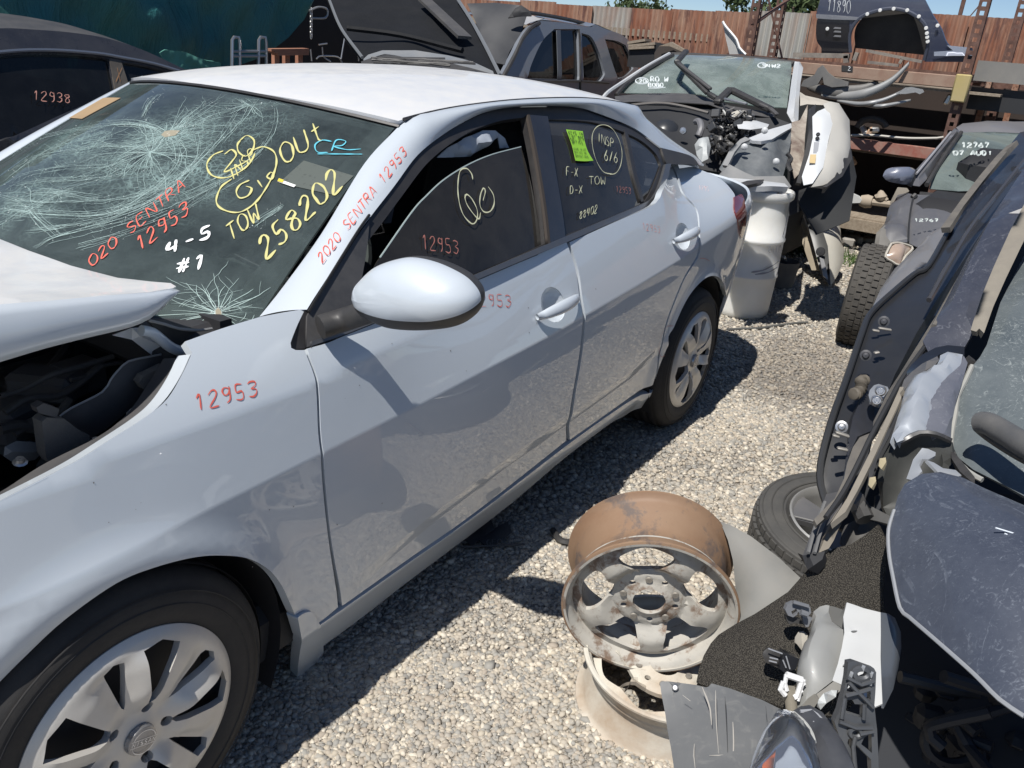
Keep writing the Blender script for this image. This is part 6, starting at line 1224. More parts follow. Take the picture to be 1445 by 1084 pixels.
WSG = Surf(lambda u, v: CAM+rays(np.stack([840+u/4.014, v/4.014], 1))*(6.12+0*u)[:, None], 100, 1120, 300, 620)
def wsign(txt, x, y, a, h, w=.012, d=6.0):
    P = []
    for i, ch_ in enumerate(txt):
        for s_ in G_.get(ch_, []):
            q = np.array([(x+a*(i+int(c[0])/6*.72), y-h*int(c[1])/9) for c in s_.split()]); q = catmull(q, 4); n = nrm(CAM-W_([(x, y, d)])[0]); P.append((np.array(W_([(c[0], c[1], d) for c in q])), np.tile(n, (len(q), 1)), w))
    return ribbon('painted_writing', P, M('wreck_chalk', (.7, .75, .75), .7), ww)
wsign('R0 W', 315, 462, 26, 26, .008); wsign('B0B0', 302, 492, 22, 20, .008); wsign('34W2', 945, 382, 28, 18, .008); wsign('20', 250, 470, 22, 20, .007)
cc = lambda cx, cy, rx, ry, d: (np.array(W_([(cx+rx*math.cos(a), cy+ry*math.sin(a), d) for a in np.linspace(0, 6.3, 22)])), np.tile(nrm(CAM-W_([(cx, cy, d)])[0]), (22, 1)), .008)
ribbon('painted_ring', [cc(264, 458, 36, 17, 6.0)], M('wreck_chalk', None), ww); ribbon('painted_ring', [cc(945, 370, 24, 14, 6.0)], M('wreck_chalk', None), ww); ribbon('painted_underline', [(np.array(W_([(300, 500, 6), (350, 498, 6), (398, 495, 6)])), np.tile(nrm(CAM-W_([(350, 500, 6)])[0]), (3, 1)), .008)], M('wreck_chalk', None), ww)
# front parts lying by the drum: lower bumper strip
sheet('front_strip', D3(k8, [(610, 190, 4.75), (740, 200, 4.75), (830, 212, 4.7), (940, 225, 4.7), (960, 245, 4.65), (860, 240, 4.6), (700, 245, 4.6), (640, 215, 4.65)]), WW_P, ww, grid=.03, thick=.03, noise=.008)
sheet('black_grille', D3(k8, [(690, 225, 4.55), (740, 210, 4.6), (830, 205, 4.65), (810, 222, 4.6), (745, 232, 4.55), (700, 245, 4.5)]), BLACKP, ww, grid=.03, thick=.02, noise=.01)
MB().box((6.4, .3, .35), (2.2, 1.4, .5), bev=.1).build('underbody', INT, ww, False)
# ---- plastic drum
dX, dY, dr, dh = 4.70, -.46, .205, .82
DRP = two_tone('drum_plastic', (.88, .88, .85), (.80, .79, .74), 3, .3, .7, .45, spec=.5)
_b = DRP.node_tree.nodes['Principled BSDF']; _b.inputs['Subsurface Weight'].default_value = .6; _b.inputs['Subsurface Radius'].default_value = (1, .95, .85); _b.inputs['Subsurface Scale'].default_value = .10
dr_ = thing('plastic_drum', 'white plastic drum standing behind the sedan tail', 'drum', (dX, dY, 0))
MB().lathe([(.001, 0), (dr*.88, 0), (dr*.95, .015), (dr*.97, .05), (dr*1.0, .20), (dr*1.005, .265), (dr*1.035, .272), (dr*1.035, .285), (dr*1.005, .292), (dr*1.01, .50), (dr*1.045, .508), (dr*1.045, .520), (dr*1.01, .528), (dr*.99, .66), (dr*.94, .735), (dr*.93, .755), (dr*1.0, .765), (dr*1.05, .775), (dr*1.055, .80), (dr*1.03, .818), (dr*.98, .82), (dr*.96, .808), (.001, .805)], (dX, dY, 0), (0, 0, 1), 48).build('drum_body', DRP, dr_, sharp=60)
for a in (.9, -2.2): MB().lathe([(.032, .0), (.035, .012), (.001, .014)], (dX+.12*math.cos(a), dY+.12*math.sin(a), .805), (0, 0, 1), 14).build('bung', DRP, dr_)
for k in range(3): MB().bar((dX-.08+.06*k, dY-.15+.05*k, .812), (dX+.02+.05*k, dY-.02+.03*k, .815), .02, .008).build('scrap_strip', [BLACKP, PL_G, CHROME][k], dr_)
DRS = Surf(lambda u, v: np.stack([dX+dr*1.012*np.cos(u), dY+dr*1.012*np.sin(u), v], -1), -3.1, .2, .02, .75)
_n = DRS.normal([[-2.3, .4]])[0]; DRS.sgn = -1 if _n.dot(CAM-DRS([[-2.3, .4]])[0]) < 0 else 1
SC_ = M('drum_scuff', (.30, .30, .33), .7)
ribbon('scuff_mark', [strokes_on(DRS, [k8(*p) for p in g], .004) for g in ([(760, 700), (820, 690), (880, 660), (905, 640)], [(780, 712), (850, 700), (900, 672)], [(930, 500), (945, 430), (958, 360), (965, 320)], [(925, 510), (938, 460)])], SC_, dr_, .014)
ribbon('painted_writing', write_px(DRS, 'CHA', k8(852, 598), np.array((26, -3))/3.803, np.array((0, -34))/3.803, .008, .004), SC_, dr_)
# bucket behind the drum
bk = thing('bucket', 'small dark bucket behind the white drum', 'bucket', at(k8(900, 775), 2, 0))
bc = at(k8(905, 775), 2, 0); MB().lathe([(.001, .0), (.09, 0), (.115, .2), (.12, .2), (.105, .01), (.001, .01)], bc, (0, 0, 1), 20).build('bucket_body', M('bucket_grey', (.06, .06, .065), .6, dust=.4), bk)
MB().box(bc+[0, 0, .2], (.12, .05, .03), np.array(Matrix.Rotation(.6, 3, 'Y')), bev=.01).build('trowel', CHROME, bk)
# leaning door
ld2 = thing('loose_car_door', 'cream-white car door standing on edge with its mirror still fitted', 'car door', at(k8(1185, 775), 2, 0))
CREAM = M('cream_paint', (.58, .56, .50), .35, dust=.35, dcol=(.42, .38, .30), dscale=9, coat=.6)
def L(pts, d=None): return D3(k8, [(p[0], p[1], p[2]*1.078) for p in pts], d)
sheet('door_skin', L([(1085, 400, 6.0), (1120, 370, 6.05), (1205, 345, 6.15), (1220, 400, 6.15), (1240, 470, 6.15), (1245, 540, 6.1), (1260, 580, 6.1), (1255, 650, 6.05), (1225, 715, 5.95), (1188, 778, 5.85), (1180, 700, 5.88), (1170, 560, 5.92), (1140, 470, 5.96)]), CREAM, ld2, grid=.04, bulge=.03, thick=.02)
sheet('door_edge', L([(1022, 300, 6.05), (1045, 330, 6.0), (1088, 405, 5.98), (1142, 472, 5.95), (1170, 560, 5.9), (1182, 700, 5.86), (1187, 775, 5.84), (1150, 735, 5.86), (1120, 650, 5.92), (1085, 520, 5.98), (1050, 400, 6.04)]), M('door_edge_dark', (.05, .055, .06), .4, dust=.2), ld2, grid=.03, bulge=-.01)
sheet('lock_plate', L([(1128, 620, 5.86), (1150, 630, 5.86), (1168, 700, 5.84), (1172, 740, 5.82), (1148, 720, 5.83)]), M('steel_plate', (.5, .5, .5), .35, .6), ld2, grid=.03, thick=.01)
MB().lathe([(.001, .01), (.03, .008), (.035, 0)], atd(k8(1133, 590), 6.33), CAM-atd(k8(1133, 590), 6.33), 12).build('speaker_hole', DARK, ld2)
sheet('inner_trim', L([(1020, 320, 6.1), (1040, 400, 6.1), (1075, 520, 6.08), (1120, 690, 6.0), (1085, 690, 6.05), (1060, 620, 6.1), (1035, 545, 6.12), (1040, 480, 6.12), (1018, 400, 6.12)]), M('trim_beige', (.42, .36, .27), .7, dust=.3), ld2, grid=.04, thick=.02)
for g in ([(1150, 480), (1190, 430), (1215, 370)], [(1105, 385), (1160, 440), (1190, 520), (1215, 620), (1232, 690)]): MB().tube(catmull(L([(x, y, 5.93+(x-1100)*.0013) for x, y in g]), .03), .011, 6).build('moulding', M('moulding_dark', (.16, .15, .14), .5), ld2)
mp_ = L([(1085, 330, 5.85), (1092, 290, 5.85), (1120, 270, 5.85), (1180, 258, 5.85), (1240, 260, 5.85), (1262, 290, 5.85), (1262, 312, 5.85), (1180, 330, 5.83), (1110, 358, 5.83)])
sheet('mirror_cap', mp_, M('mirror_white', (.66, .66, .64), .3, coat=.8), ld2, grid=.02, bulge=.05, thick=.05, sm_step=.02)
for g in ([(1128, 332), (1190, 305), (1248, 288)], [(1135, 318), (1180, 300), (1215, 292)]): MB().tube(catmull(L([(x, y, 5.78) for x, y in g]), .03), .006, 6).build('mirror_slot', BLACKP, ld2)
MB().tube(catmull(L([(1075, 370, 5.9), (1150, 348, 5.8), (1262, 316, 5.8)]), .03), .012, 6).build('mirror_foot', BLACKP, ld2)
# hose on the ground and small litter
tag(MB().tube(catmull([at(q, 2, .012) for q in [(1026, 465), (1050, 464), (1072, 463), (1100, 459), (1125, 456), (1140, 455)]], .03), .008, 6).build('hose', M('hose_grey', (.10, .10, .095), .7)), 'thin dark hose lying on the gravel beside the white drum', 'hose')
for k, (q, lab) in enumerate((((680, 770), 'black scrap strip in the sedan shadow'), ((655, 765), 'dark scrap lump in the sedan shadow'))):
    p = at(q, 2, .015); tag(sheet('scrap_piece', [p+[0, -.03, 0], p+[.12, -.04, .01], p+[.15, .0, .02], p+[.08, .03, .0], p+[.01, .02, .01]], PL_G, None, grid=.03, noise=.01), lab, 'scrap')
pf = [at(q, 2, .02) for q in ((651, 772), (740, 768))]; fr_ = thing('plate_frame', 'black licence plate frame with raised letters, lying in the sedan shadow', 'plate frame', pf[0])
MB().tube([pf[0], pf[1]], .004, 5).build('frame_bar', PL_G, fr_); dd = (pf[1]-pf[0]); up_ = at((700, 758), 2, .02)-at((700, 770), 2, .02)
stt = []
for i, ch_ in enumerate('GEORGE'):
    for s_ in G_[ch_]: P_ = np.array([pf[0]+dd*(.40+.085*(i+int(c[0])/6*.75))+up_*(int(c[1])/9*.75)*.85+[0, 0, .003] for c in s_.split()]); stt.append((P_, np.tile([0, 0, 1.], (len(P_), 1)), .0035))
ribbon('raised_letters', stt, M('letter_grey', (.16, .16, .16), .4), fr_)
tag(MB().tube(catmull([at(q, 2, .02) for q in [(780, 748), (790, 762), (805, 765), (815, 754)]], .01), .012, 6).build('rubber_strip', BLACKP), 'curved black rubber scrap at the shadow edge by the stacked wheels', 'scrap')
# ================================================================ right side: grey saloon, dark blue wreck, loose wheels and parts
n1 = cm(1140, 440, 4.7115); n2 = cm(1040, 640, 5.558); n3 = cm(1040, 820, 5.558); n4 = cm(930, 930, 4.516)
def S_(name, cf, pts, mat, par, d=None, **k):
    k.setdefault('grid', .03); return sheet(name, D3(cf, pts, d), mat, par, **k)
# ---- grey saloon facing the camera
gs = thing('grey_saloon', 'dusty dark grey saloon facing the yard, its hanging headlight beside a bare tyre', 'car', (5.2, -1.7, 0))
GSP = M('grey_saloon_paint', (.085, .088, .10), .35, dust=.4, dcol=(.20, .19, .18), dscale=6, coat=.6)
S_('windscreen', k7, [(880, 1088, 5.7), (960, 950, 6.0), (1048, 832, 6.3), (1250, 828, 6.4), (1420, 836, 6.4), (1500, 850, 6.4), (1500, 1200, 5.7), (1250, 1195, 5.6), (1030, 1200, 5.55), (850, 1185, 5.6)], glass('grey_car_glass', (.16, .19, .19), dust=.45, dcol=(.30, .36, .34), dscale=2), gs, grid=.08, bulge=.04)
S_('roof', k7, [(1020, 800, 6.35), (1060, 775, 6.6), (1180, 766, 6.9), (1330, 764, 6.9), (1480, 762, 6.9), (1480, 850, 6.4), (1250, 832, 6.4), (1048, 835, 6.3)], M('dusty_grey_roof', (.15, .15, .165), .4, dust=.35, dcol=(.24, .23, .22), coat=.3), gs, grid=.08, bulge=.03)
S_('screen_pillar', k7, [(745, 1090, 5.55), (880, 940, 5.9), (1010, 805, 6.3), (1050, 830, 6.3), (950, 955, 6.0), (830, 1130, 5.6), (790, 1170, 5.5), (720, 1160, 5.5)], GSP, gs, grid=.06, bulge=.03)
MB().tube(catmull(D3(k7, [(835, 1160, 5.5), (900, 1050, 5.75), (985, 920, 6.0), (1050, 832, 6.25)]), .05), .016, 6).build('screen_seal', BLACKP, gs)
MB().tube(catmull(D3(k7, [(770, 1090, 5.5), (890, 945, 5.85), (985, 830, 6.2)]), .05), .008, 6).build('bright_trim', M('pale_trim', (.30, .30, .32), .4), gs)
S_('cowl_strip', k9, [(782, 228, 5.5), (900, 238, 5.5), (1045, 256, 5.45), (1100, 262, 5.4), (1090, 280, 5.38), (1030, 270, 5.4), (780, 244, 5.45)], BLACKP, gs, thick=.02)
S_('bonnet', k9, [(745, 246, 5.45), (900, 250, 5.45), (1090, 280, 5.38), (1060, 420, 5.1), (960, 560, 4.95), (760, 580, 5.0), (708, 556, 5.05), (712, 420, 5.2), (726, 310, 5.35)], GSP, gs, grid=.06, bulge=.03)
MB().tube(catmull(D3(k9, [(745, 250, 5.42), (728, 320, 5.3), (714, 430, 5.15), (708, 550, 5.0)]), .05), .006, 5).build('bonnet_gap', DARK, gs)
S_('front_wing', k9, [(700, 235, 5.55), (742, 248, 5.45), (724, 320, 5.3), (710, 430, 5.18), (706, 552, 5.0), (600, 548, 5.05), (575, 600, 5.0), (560, 700, 4.95), (540, 790, 4.9), (466, 775, 5.0), (478, 640, 5.05), (510, 490, 5.15), (555, 435, 5.3), (580, 360, 5.45), (640, 250, 5.6)], GSP, gs, grid=.05, bulge=.05)
S_('wing_dent_strip', k9, [(505, 490, 5.1), (560, 440, 5.15), (595, 520, 5.08), (592, 600, 5.0), (560, 720, 4.93), (540, 790, 4.88), (468, 775, 4.95), (480, 640, 5.0)], M('scuffed_grey', (.14, .135, .125), .7, dust=.5, dcol=(.26, .24, .21)), gs, bulge=.03)
S_('inner_guard', k9, [(640, 200, 5.7), (700, 205, 5.65), (715, 225, 5.6), (640, 260, 5.62), (600, 330, 5.6), (590, 300, 5.65)], M('inner_tan', (.20, .18, .15), .7), gs)
MB().tube([atd(k9(755, 250), 5.4), atd(k9(735, 268), 5.4)], .018, 8).build('washer_jet', BLACKP, gs)
gm_ = D3(k9, [(545, 130, 5.4), (560, 95, 5.4), (600, 75, 5.4), (680, 70, 5.4), (738, 78, 5.42), (750, 100, 5.42), (735, 150, 5.42), (700, 182, 5.42), (640, 176, 5.4), (575, 160, 5.4)])
sheet('mirror_cap', gm_, M('mirror_blue', (.12, .14, .20), .3, coat=.8, dust=.2), gs, grid=.02, bulge=.06, thick=.05, sm_step=.02)
S_('mirror_frame', k9, [(730, 80, 5.45), (752, 95, 5.44), (738, 150, 5.42), (702, 186, 5.42), (728, 200, 5.5), (780, 130, 5.55), (770, 90, 5.55)], BLACKP, gs)
S_('headlight_back', k9, [(575, 640, 4.92), (640, 690, 4.9), (690, 650, 4.92), (680, 800, 4.9), (600, 860, 4.88), (550, 820, 4.9)], DARK, gs)
S_('headlight', k9, [(600, 560, 4.85), (640, 553, 4.87), (710, 570, 4.9), (735, 592, 4.9), (690, 640, 4.86), (655, 697, 4.8), (600, 670, 4.8), (563, 645, 4.8), (578, 600, 4.82)], M('amber_lens', (.34, .24, .18), .15, coat=1, dust=.35, dcol=(.55, .5, .44)), gs, bulge=.04, thick=.04, grid=.02)
MB().tube(catmull(D3(k9, [(600, 560, 4.83), (640, 553, 4.85), (710, 570, 4.88), (735, 592, 4.88), (690, 640, 4.84), (655, 697, 4.78), (600, 670, 4.78), (563, 645, 4.78), (578, 600, 4.8), (600, 560, 4.83)]), .03), .007, 6).build('headlight_rim', M('lens_rim', (.45, .42, .36), .4), gs)
MB().box((6.4, -2.0, .6), (2.4, 1.5, .5), bev=.1).box((6.6, -2.0, .95), (1.4, 1.2, .3), bev=.08).build('lower_body', M('lower_grey', (.02, .02, .022), .6), gs)
GSS = lambda cf, d: (lambda txt, x, y, a, h, w: ribbon('painted_writing', [(np.array(D3(cf, [(c[0], c[1], d-(0)) for c in catmull(np.array([(x+a*(i+int(s[0])/6*.72), y-h*int(s[1])/9) for s in st_.split()]), 4)])), np.tile(nrm(CAM-atd(cf(x, y), d)), (len(catmull(np.array([(x+a*(i+int(s[0])/6*.72), y-h*int(s[1])/9) for s in st_.split()]), 4)), 1)), w) for i, ch_ in enumerate(txt) for st_ in G_.get(ch_, [])], M('car_chalk', (.55, .60, .58), .7), gs))
GSS(k7, 5.62)('12767', 1055, 925, 36, 28, .010); GSS(k7, 5.55)('07 AUDI', 1003, 972, 36, 24, .010); GSS(k9, 5.0)('12767', 748, 418, 32, 16, .006)
# front tyre, tread towards us
ft = thing('tyre', None, None); ft.parent = gs; c_ = atd((1222, 418), 5.05); ft.location = Vector(c_)-gs.location; axn = nrm([.12, -.99, -.03])
def knobbly(R, w, ax, n=46, c=(0, 0, 0), parent=None, mat=RUBBER, rim=.2, name='tyre_casing'):
    mb = MB(); h = w/2; mb.lathe([(rim, -h*.8), (rim+.02, -h), (R*.86, -h*1.04), (R*.95, -h*.92), (R-.012, -h*.75), (R-.006, 0), (R-.012, h*.75), (R*.95, h*.92), (R*.86, h*1.04), (rim+.02, h), (rim, h*.8)], c, ax, 56)
    ax = nrm(ax); a = np.array([0, 0, 1.]) if abs(ax[2]) < .9 else np.array([1., 0, 0]); x = nrm(np.cross(a, ax)); y = np.cross(ax, x)
    for k in range(n):
        for j, (o, ww) in enumerate(((-.72, .2), (-.36, .26), (.0, .26), (.36, .26), (.72, .2))):
            t = 2*math.pi*(k+(j % 2)*.5)/n; rd = x*math.cos(t)+y*math.sin(t); tg = -x*math.sin(t)+y*math.cos(t); rr = R-.006 if abs(o) < .6 else R-.014
            mb.box(np.array(c)+rd*rr+ax*h*o, (.011, 2*math.pi*R/n*.74, h*ww*1.15), np.stack([rd, tg, ax], 1))
    o = mb.build(name, mat, parent); 
    if parent is not None: o.location = (0, 0, 0)
    return o
knobbly(.315, .20, axn, parent=ft, mat=M('dusty_tyre', (.045, .043, .04), .85, dust=.5, dcol=(.14, .125, .105), dscale=20))
o = MB().lathe([(.2, -.07), (.17, -.02), (.001, -.02)], (0, 0, 0), axn, 24).lathe([(.2, .07), (.17, .03), (.001, .04)], (0, 0, 0), axn, 24).build('rim', CAPM2, ft); o.location = (0, 0, 0)
# ---- dark blue wreck at the right edge
nw = thing('dark_blue_wreck', 'dark blue stripped car at the right edge, water-stained bonnet and open door', 'car', (1.6, -2.1, 0))
def stained(name, base, stain, sc, rot, k=.75, rough=.35, wscale=14, rough2=.8):
    """dried water marks: contour lines of a warped noise, specks, and a dust film"""
    m_, t, b, tc = nodes(name); mp = mapping_(t, tc, sc, rot); N = lambda op, a, v=None: _math(t, op, a, v)
    mp2 = mapping_(t, tc, (70, 70, 11), (rot[0]+.5, rot[1]+.9, rot[2])); ln = ramp_(t, noise_(t, tc, 1, 5, .7, 2.2, mp2), .52, .66); br = ramp_(t, noise_(t, tc, 8, 6, .75), .40, .62); ln = N('MULTIPLY', ln, br)
    sp = ramp_(t, noise_(t, tc, 95, 6, .85, 1.2), .56, .68); sp = N('MULTIPLY', sp, .75)
    rg = ramp_(t, N('FRACT', N('MULTIPLY', noise_(t, tc, 2.2, 5, .6, .8), 9.0)), .86, .99); rg = N('MULTIPLY', N('MULTIPLY', rg, ramp_(t, noise_(t, tc, 30, 5, .8), .42, .6)), .8); ln = N('MAXIMUM', ln, rg)
    film = N('MULTIPLY', ramp_(t, noise_(t, tc, 5, 9, .78), .3, .8), .38)
    f = N('MULTIPLY', N('MAXIMUM', N('MAXIMUM', ln, sp), film), float(k)); f = N('ADD', f, .06)
    t.links.new(mix_(t, f, base, stain), b.inputs['Base Color']); r = t.nodes.new('ShaderNodeMapRange'); r.inputs['To Min'].default_value = rough; r.inputs['To Max'].default_value = rough2; t.links.new(f, r.inputs[0]); t.links.new(r.outputs[0], b.inputs['Roughness']); b.inputs['Coat Weight'].default_value = .25
    MATS[name] = m_; return m_
def _math(t, op, a, v=None):
    q = t.nodes.new('ShaderNodeMath'); q.operation = op; q.use_clamp = op == 'ADD'; t.links.new(a, q.inputs[0])
    if v is not None:
        if isinstance(v, float): q.inputs[1].default_value = v
        else: t.links.new(v, q.inputs[1])
    return q.outputs[0]
HOODM = stained('stained_navy', (.026, .032, .052), (.26, .29, .34), (1, 1, 1), (.3, .5, 1.0), .50, .38, 9)
PILM = stained('stained_pillar', (.02, .023, .038), (.22, .23, .26), (1, 1, 1), (0, 0, .4), .50, .35, 16)
SCRM = stained('stained_screen', (.06, .075, .085), (.36, .39, .38), (1, 1, 1), (.4, .2, 1.9), .75, .25, 7)
BLK = M('door_black', (.018, .019, .022), .35, dust=.2, dcol=(.06, .06, .06), dscale=10, coat=.3); BLK2 = M('jamb_black', (.018, .019, .023), .4, dust=.2, dcol=(.10, .10, .11), dscale=6, coat=.3)
DUSTY = M('dusty_seal', (.09, .085, .08), .85, dust=.7, dcol=(.20, .18, .15), dscale=20); TANS = M('tan_strip', (.20, .18, .15), .8, dust=.6, dcol=(.28, .25, .20), dscale=25)
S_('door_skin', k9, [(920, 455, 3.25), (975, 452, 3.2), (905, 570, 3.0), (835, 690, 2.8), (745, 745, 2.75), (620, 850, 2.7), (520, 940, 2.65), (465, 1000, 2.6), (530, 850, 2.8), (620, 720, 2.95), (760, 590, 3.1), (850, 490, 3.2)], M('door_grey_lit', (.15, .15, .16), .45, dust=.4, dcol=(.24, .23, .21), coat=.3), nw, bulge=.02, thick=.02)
S_('door_edge', k9, [(975, 455, 3.15), (1150, 200, 3.5), (1300, 0, 3.8), (1420, -150, 4.1), (1560, -180, 4.0), (1560, 20, 3.5), (1400, 140, 3.3), (1220, 420, 2.95), (1050, 680, 2.7), (900, 900, 2.5), (830, 1050, 2.4), (660, 1250, 2.3), (545, 1600, 2.12), (510, 1900, 2.05), (540, 2030, 2.0), (440, 2260, 2.0), (395, 2050, 2.05), (280, 2210, 2.02), (222, 2260, 2.0), (150, 2200, 2.02), (160, 1980, 2.05), (225, 1720, 2.1), (330, 1400, 2.3), (440, 1120, 2.5), (470, 1000, 2.55), (620, 860, 2.65), (750, 755, 2.72), (835, 700, 2.78)], BLK, nw, grid=.05, thick=.02) if False else None
S_('door_edge', k9, [(975, 455, 3.15), (1150, 200, 3.5), (1300, 0, 3.8), (1420, -150, 4.1), (1560, -180, 4.0), (1560, 20, 3.5), (1400, 140, 3.3), (1220, 420, 2.95), (1050, 680, 2.7), (900, 900, 2.5), (760, 1130, 2.35), (620, 1400, 2.22), (500, 1700, 2.1), (440, 1950, 2.02), (395, 2150, 1.98), (240, 2270, 2.0), (185, 2220, 2.02), (152, 2120, 2.04), (150, 1960, 2.07), (215, 1700, 2.12), (320, 1400, 2.28), (420, 1120, 2.45), (460, 1000, 2.55), (620, 860, 2.65), (750, 755, 2.72), (835, 700, 2.78)], BLK, nw, grid=.05, thick=.03)
MB().tube(catmull(D3(k9, [(975, 455, 3.1), (835, 700, 2.75), (750, 750, 2.7), (620, 858, 2.62), (470, 1000, 2.52), (415, 1120, 2.42), (320, 1400, 2.25), (215, 1700, 2.1), (150, 1960, 2.05), (150, 2100, 2.03), (190, 2230, 2.0)]), .03), .009, 8).build('door_seal', M('seal_rubber', (.025, .026, .028), .5, coat=.3), nw)
S_('door_jamb', n1, [(900, -60, 2.75), (840, 60, 2.6), (700, 270, 2.4), (600, 440, 2.3), (540, 520, 2.22), (450, 700, 2.12), (425, 790, 2.06), (330, 830, 2.02), (270, 960, 1.97), (235, 1110, 1.92), (255, 950, 1.98), (270, 840, 2.02), (300, 700, 2.08), (390, 500, 2.2), (440, 380, 2.28), (500, 220, 2.38), (560, 110, 2.46), (660, -40, 2.6)], BLK2, nw, thick=.03, bulge=.01)
S_('window_seal', k9, [(1330, -60, 3.7), (1270, 0, 3.55), (1160, 130, 3.35), (1040, 285, 3.15), (915, 458, 2.98), (972, 455, 2.95), (1060, 320, 3.1), (1180, 165, 3.3), (1330, -20, 3.55), (1400, -100, 3.7)], DUSTY, nw, thick=.02)
MB().tube(catmull(D3(k9, [(1445, 30, 3.2), (1280, 240, 2.95), (1120, 440, 2.75), (960, 700, 2.5), (840, 920, 2.35)]), .04), .008, 6).build('jamb_seal', M('jamb_line', (.05, .05, .055), .4, coat=.5), nw)
S_('pillar', k9, [(1560, -60, 3.2), (1445, 80, 3.0), (1370, 190, 2.85), (1200, 450, 2.6), (1080, 660, 2.45), (960, 900, 2.3), (880, 1050, 2.2), (800, 1180, 2.15), (855, 1290, 2.1), (930, 1250, 2.1), (1010, 1235, 2.1), (1060, 1230, 2.1), (1125, 1120, 2.12), (1230, 900, 2.2), (1400, 560, 2.4), (1560, 280, 2.6)], PILM, nw, grid=.05, bulge=.03, thick=.02)
for k, g in enumerate([[(1560, -40), (1380, 230), (1240, 430), (1120, 640), (960, 920), (870, 1090)], [(1560, 200), (1400, 480), (1230, 820), (1130, 1050)]]): MB().tube(catmull(D3(k9, [(x, y, 2.17+(1100-y)*.00085+.0*k) for x, y in g]), .04), .008, 6).build('pillar_moulding', DUSTY, nw)
S_('roof_rail_strip', k9, [(1580, 130, 2.62), (1445, 310, 2.45), (1360, 470, 2.35), (1255, 700, 2.2), (1180, 880, 2.12), (1120, 1060, 2.06), (1105, 1110, 2.05), (1140, 1120, 2.04), (1160, 1100, 2.04), (1190, 1130, 2.03), (1250, 960, 2.08), (1330, 780, 2.15), (1445, 540, 2.28), (1580, 300, 2.45)], TANS, nw, thick=.02, bulge=.006)
MB().bar(atd(n1(1058, 322), 2.03), atd(n1(1095, 350), 2.03), .03, .02).build('strip_clip', BLACKP, nw)
S_('windscreen', n1, [(1280, -60, 2.2), (1500, -500, 2.7), (1900, -500, 2.5), (1900, 1500, 1.5), (1445, 1230, 1.62), (1300, 1150, 1.68), (1100, 1050, 1.75), (1000, 970, 1.80), (958, 880, 1.84), (965, 780, 1.87), (985, 660, 1.9), (1000, 560, 1.93), (1055, 450, 1.96), (1095, 360, 1.99), (1145, 300, 2.02), (1190, 220, 2.05)], SCRM, nw, grid=.05, bulge=.02, thick=.006)
MB().tube(catmull(D3(n1, [(1090, 360, 1.985), (1040, 470, 1.95), (995, 560, 1.92), (980, 670, 1.89), (958, 790, 1.86), (950, 880, 1.83), (965, 950, 1.80), (1060, 1060, 1.74), (1160, 1120, 1.71)]), .03), .006, 6).build('screen_seal', M('pale_dirty_seal', (.28, .29, .28), .8, dust=.5), nw)
MB().tube(catmull(D3(n1, [(1150, 742, 1.72), (1200, 745, 1.70), (1300, 800, 1.66), (1445, 890, 1.60), (1600, 980, 1.55)]), .02), [.0]+[.022]*0 if False else .024, 12).build('wiper_arm', M('wiper_grey', (.05, .055, .062), .4, dust=.3), nw)
MB().tube(catmull(D3(n1, [(1128, 770, 1.74), (1200, 830, 1.71), (1320, 910, 1.66), (1450, 985, 1.61), (1600, 1060, 1.56)]), .02), .010, 8).build('wiper_blade', BLACKP, nw)
# black top of the strut housing and the bright inner wing
S_('wing_edge_rubber', n1, [(636, 432, 2.02), (690, 350, 2.03), (760, 285, 2.05), (850, 238, 2.06), (930, 222, 2.06), (1042, 232, 2.04), (1040, 290, 2.02), (1020, 282, 2.02), (930, 266, 2.03), (870, 285, 2.03), (860, 300, 2.02), (760, 345, 2.01), (690, 400, 2.0), (640, 455, 1.99)], M('wing_rubber', (.014, .015, .018), .3, coat=.5), nw, thick=.015)
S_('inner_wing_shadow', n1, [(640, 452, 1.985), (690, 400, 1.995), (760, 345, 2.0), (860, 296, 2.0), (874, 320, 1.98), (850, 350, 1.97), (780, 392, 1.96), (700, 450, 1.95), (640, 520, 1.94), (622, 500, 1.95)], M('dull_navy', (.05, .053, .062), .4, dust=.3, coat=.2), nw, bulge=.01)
SILV = M('bare_silver_wing', (.40, .43, .47), .28, .25, coat=.6, dust=.15, dcol=(.5, .5, .48), dscale=14)
def jag(a, b, n, amp, d): 
    out = []
    for i in range(1, n): t_ = i/n; out.append((a[0]+(b[0]-a[0])*t_+RNG.normal(0, amp), a[1]+(b[1]-a[1])*t_+RNG.normal(0, amp), a[2]+(b[2]-a[2])*t_))
    return out
js = [(1020, 340, 1.97)]+jag((1020, 340, 1.97), (900, 460, 1.91), 7, 5, 0)+[(900, 460, 1.91)]+jag((900, 460, 1.91), (830, 570, 1.86), 7, 5, 0)+[(830, 570, 1.86)]+jag((830, 570, 1.86), (785, 795, 1.79), 12, 5, 0)+[(785, 795, 1.79)]
S_('inner_wing', n1, [(640, 530, 1.93), (700, 452, 1.94), (790, 392, 1.95), (860, 350, 1.965), (876, 318, 1.975), (880, 290, 1.985), (930, 266, 1.99), (1030, 285, 1.99)]+js+[(700, 815, 1.78), (630, 855, 1.77), (590, 870, 1.77), (570, 830, 1.79), (545, 870, 1.78), (580, 760, 1.82), (615, 640, 1.87)], SILV, nw, bulge=.035, thick=.02, grid=.015)
S_('inner_wing_dirty', n1, js+[(850, 815, 1.77), (950, 855, 1.78), (958, 740, 1.82), (985, 600, 1.87), (1030, 460, 1.92), (1062, 340, 1.97), (1035, 290, 1.985)], stained('dirty_wing', (.09, .095, .12), (.24, .25, .27), (1, 1, 1), (0, 0, 0), .5, .4, 30), nw, bulge=.012, thick=.02, grid=.02)
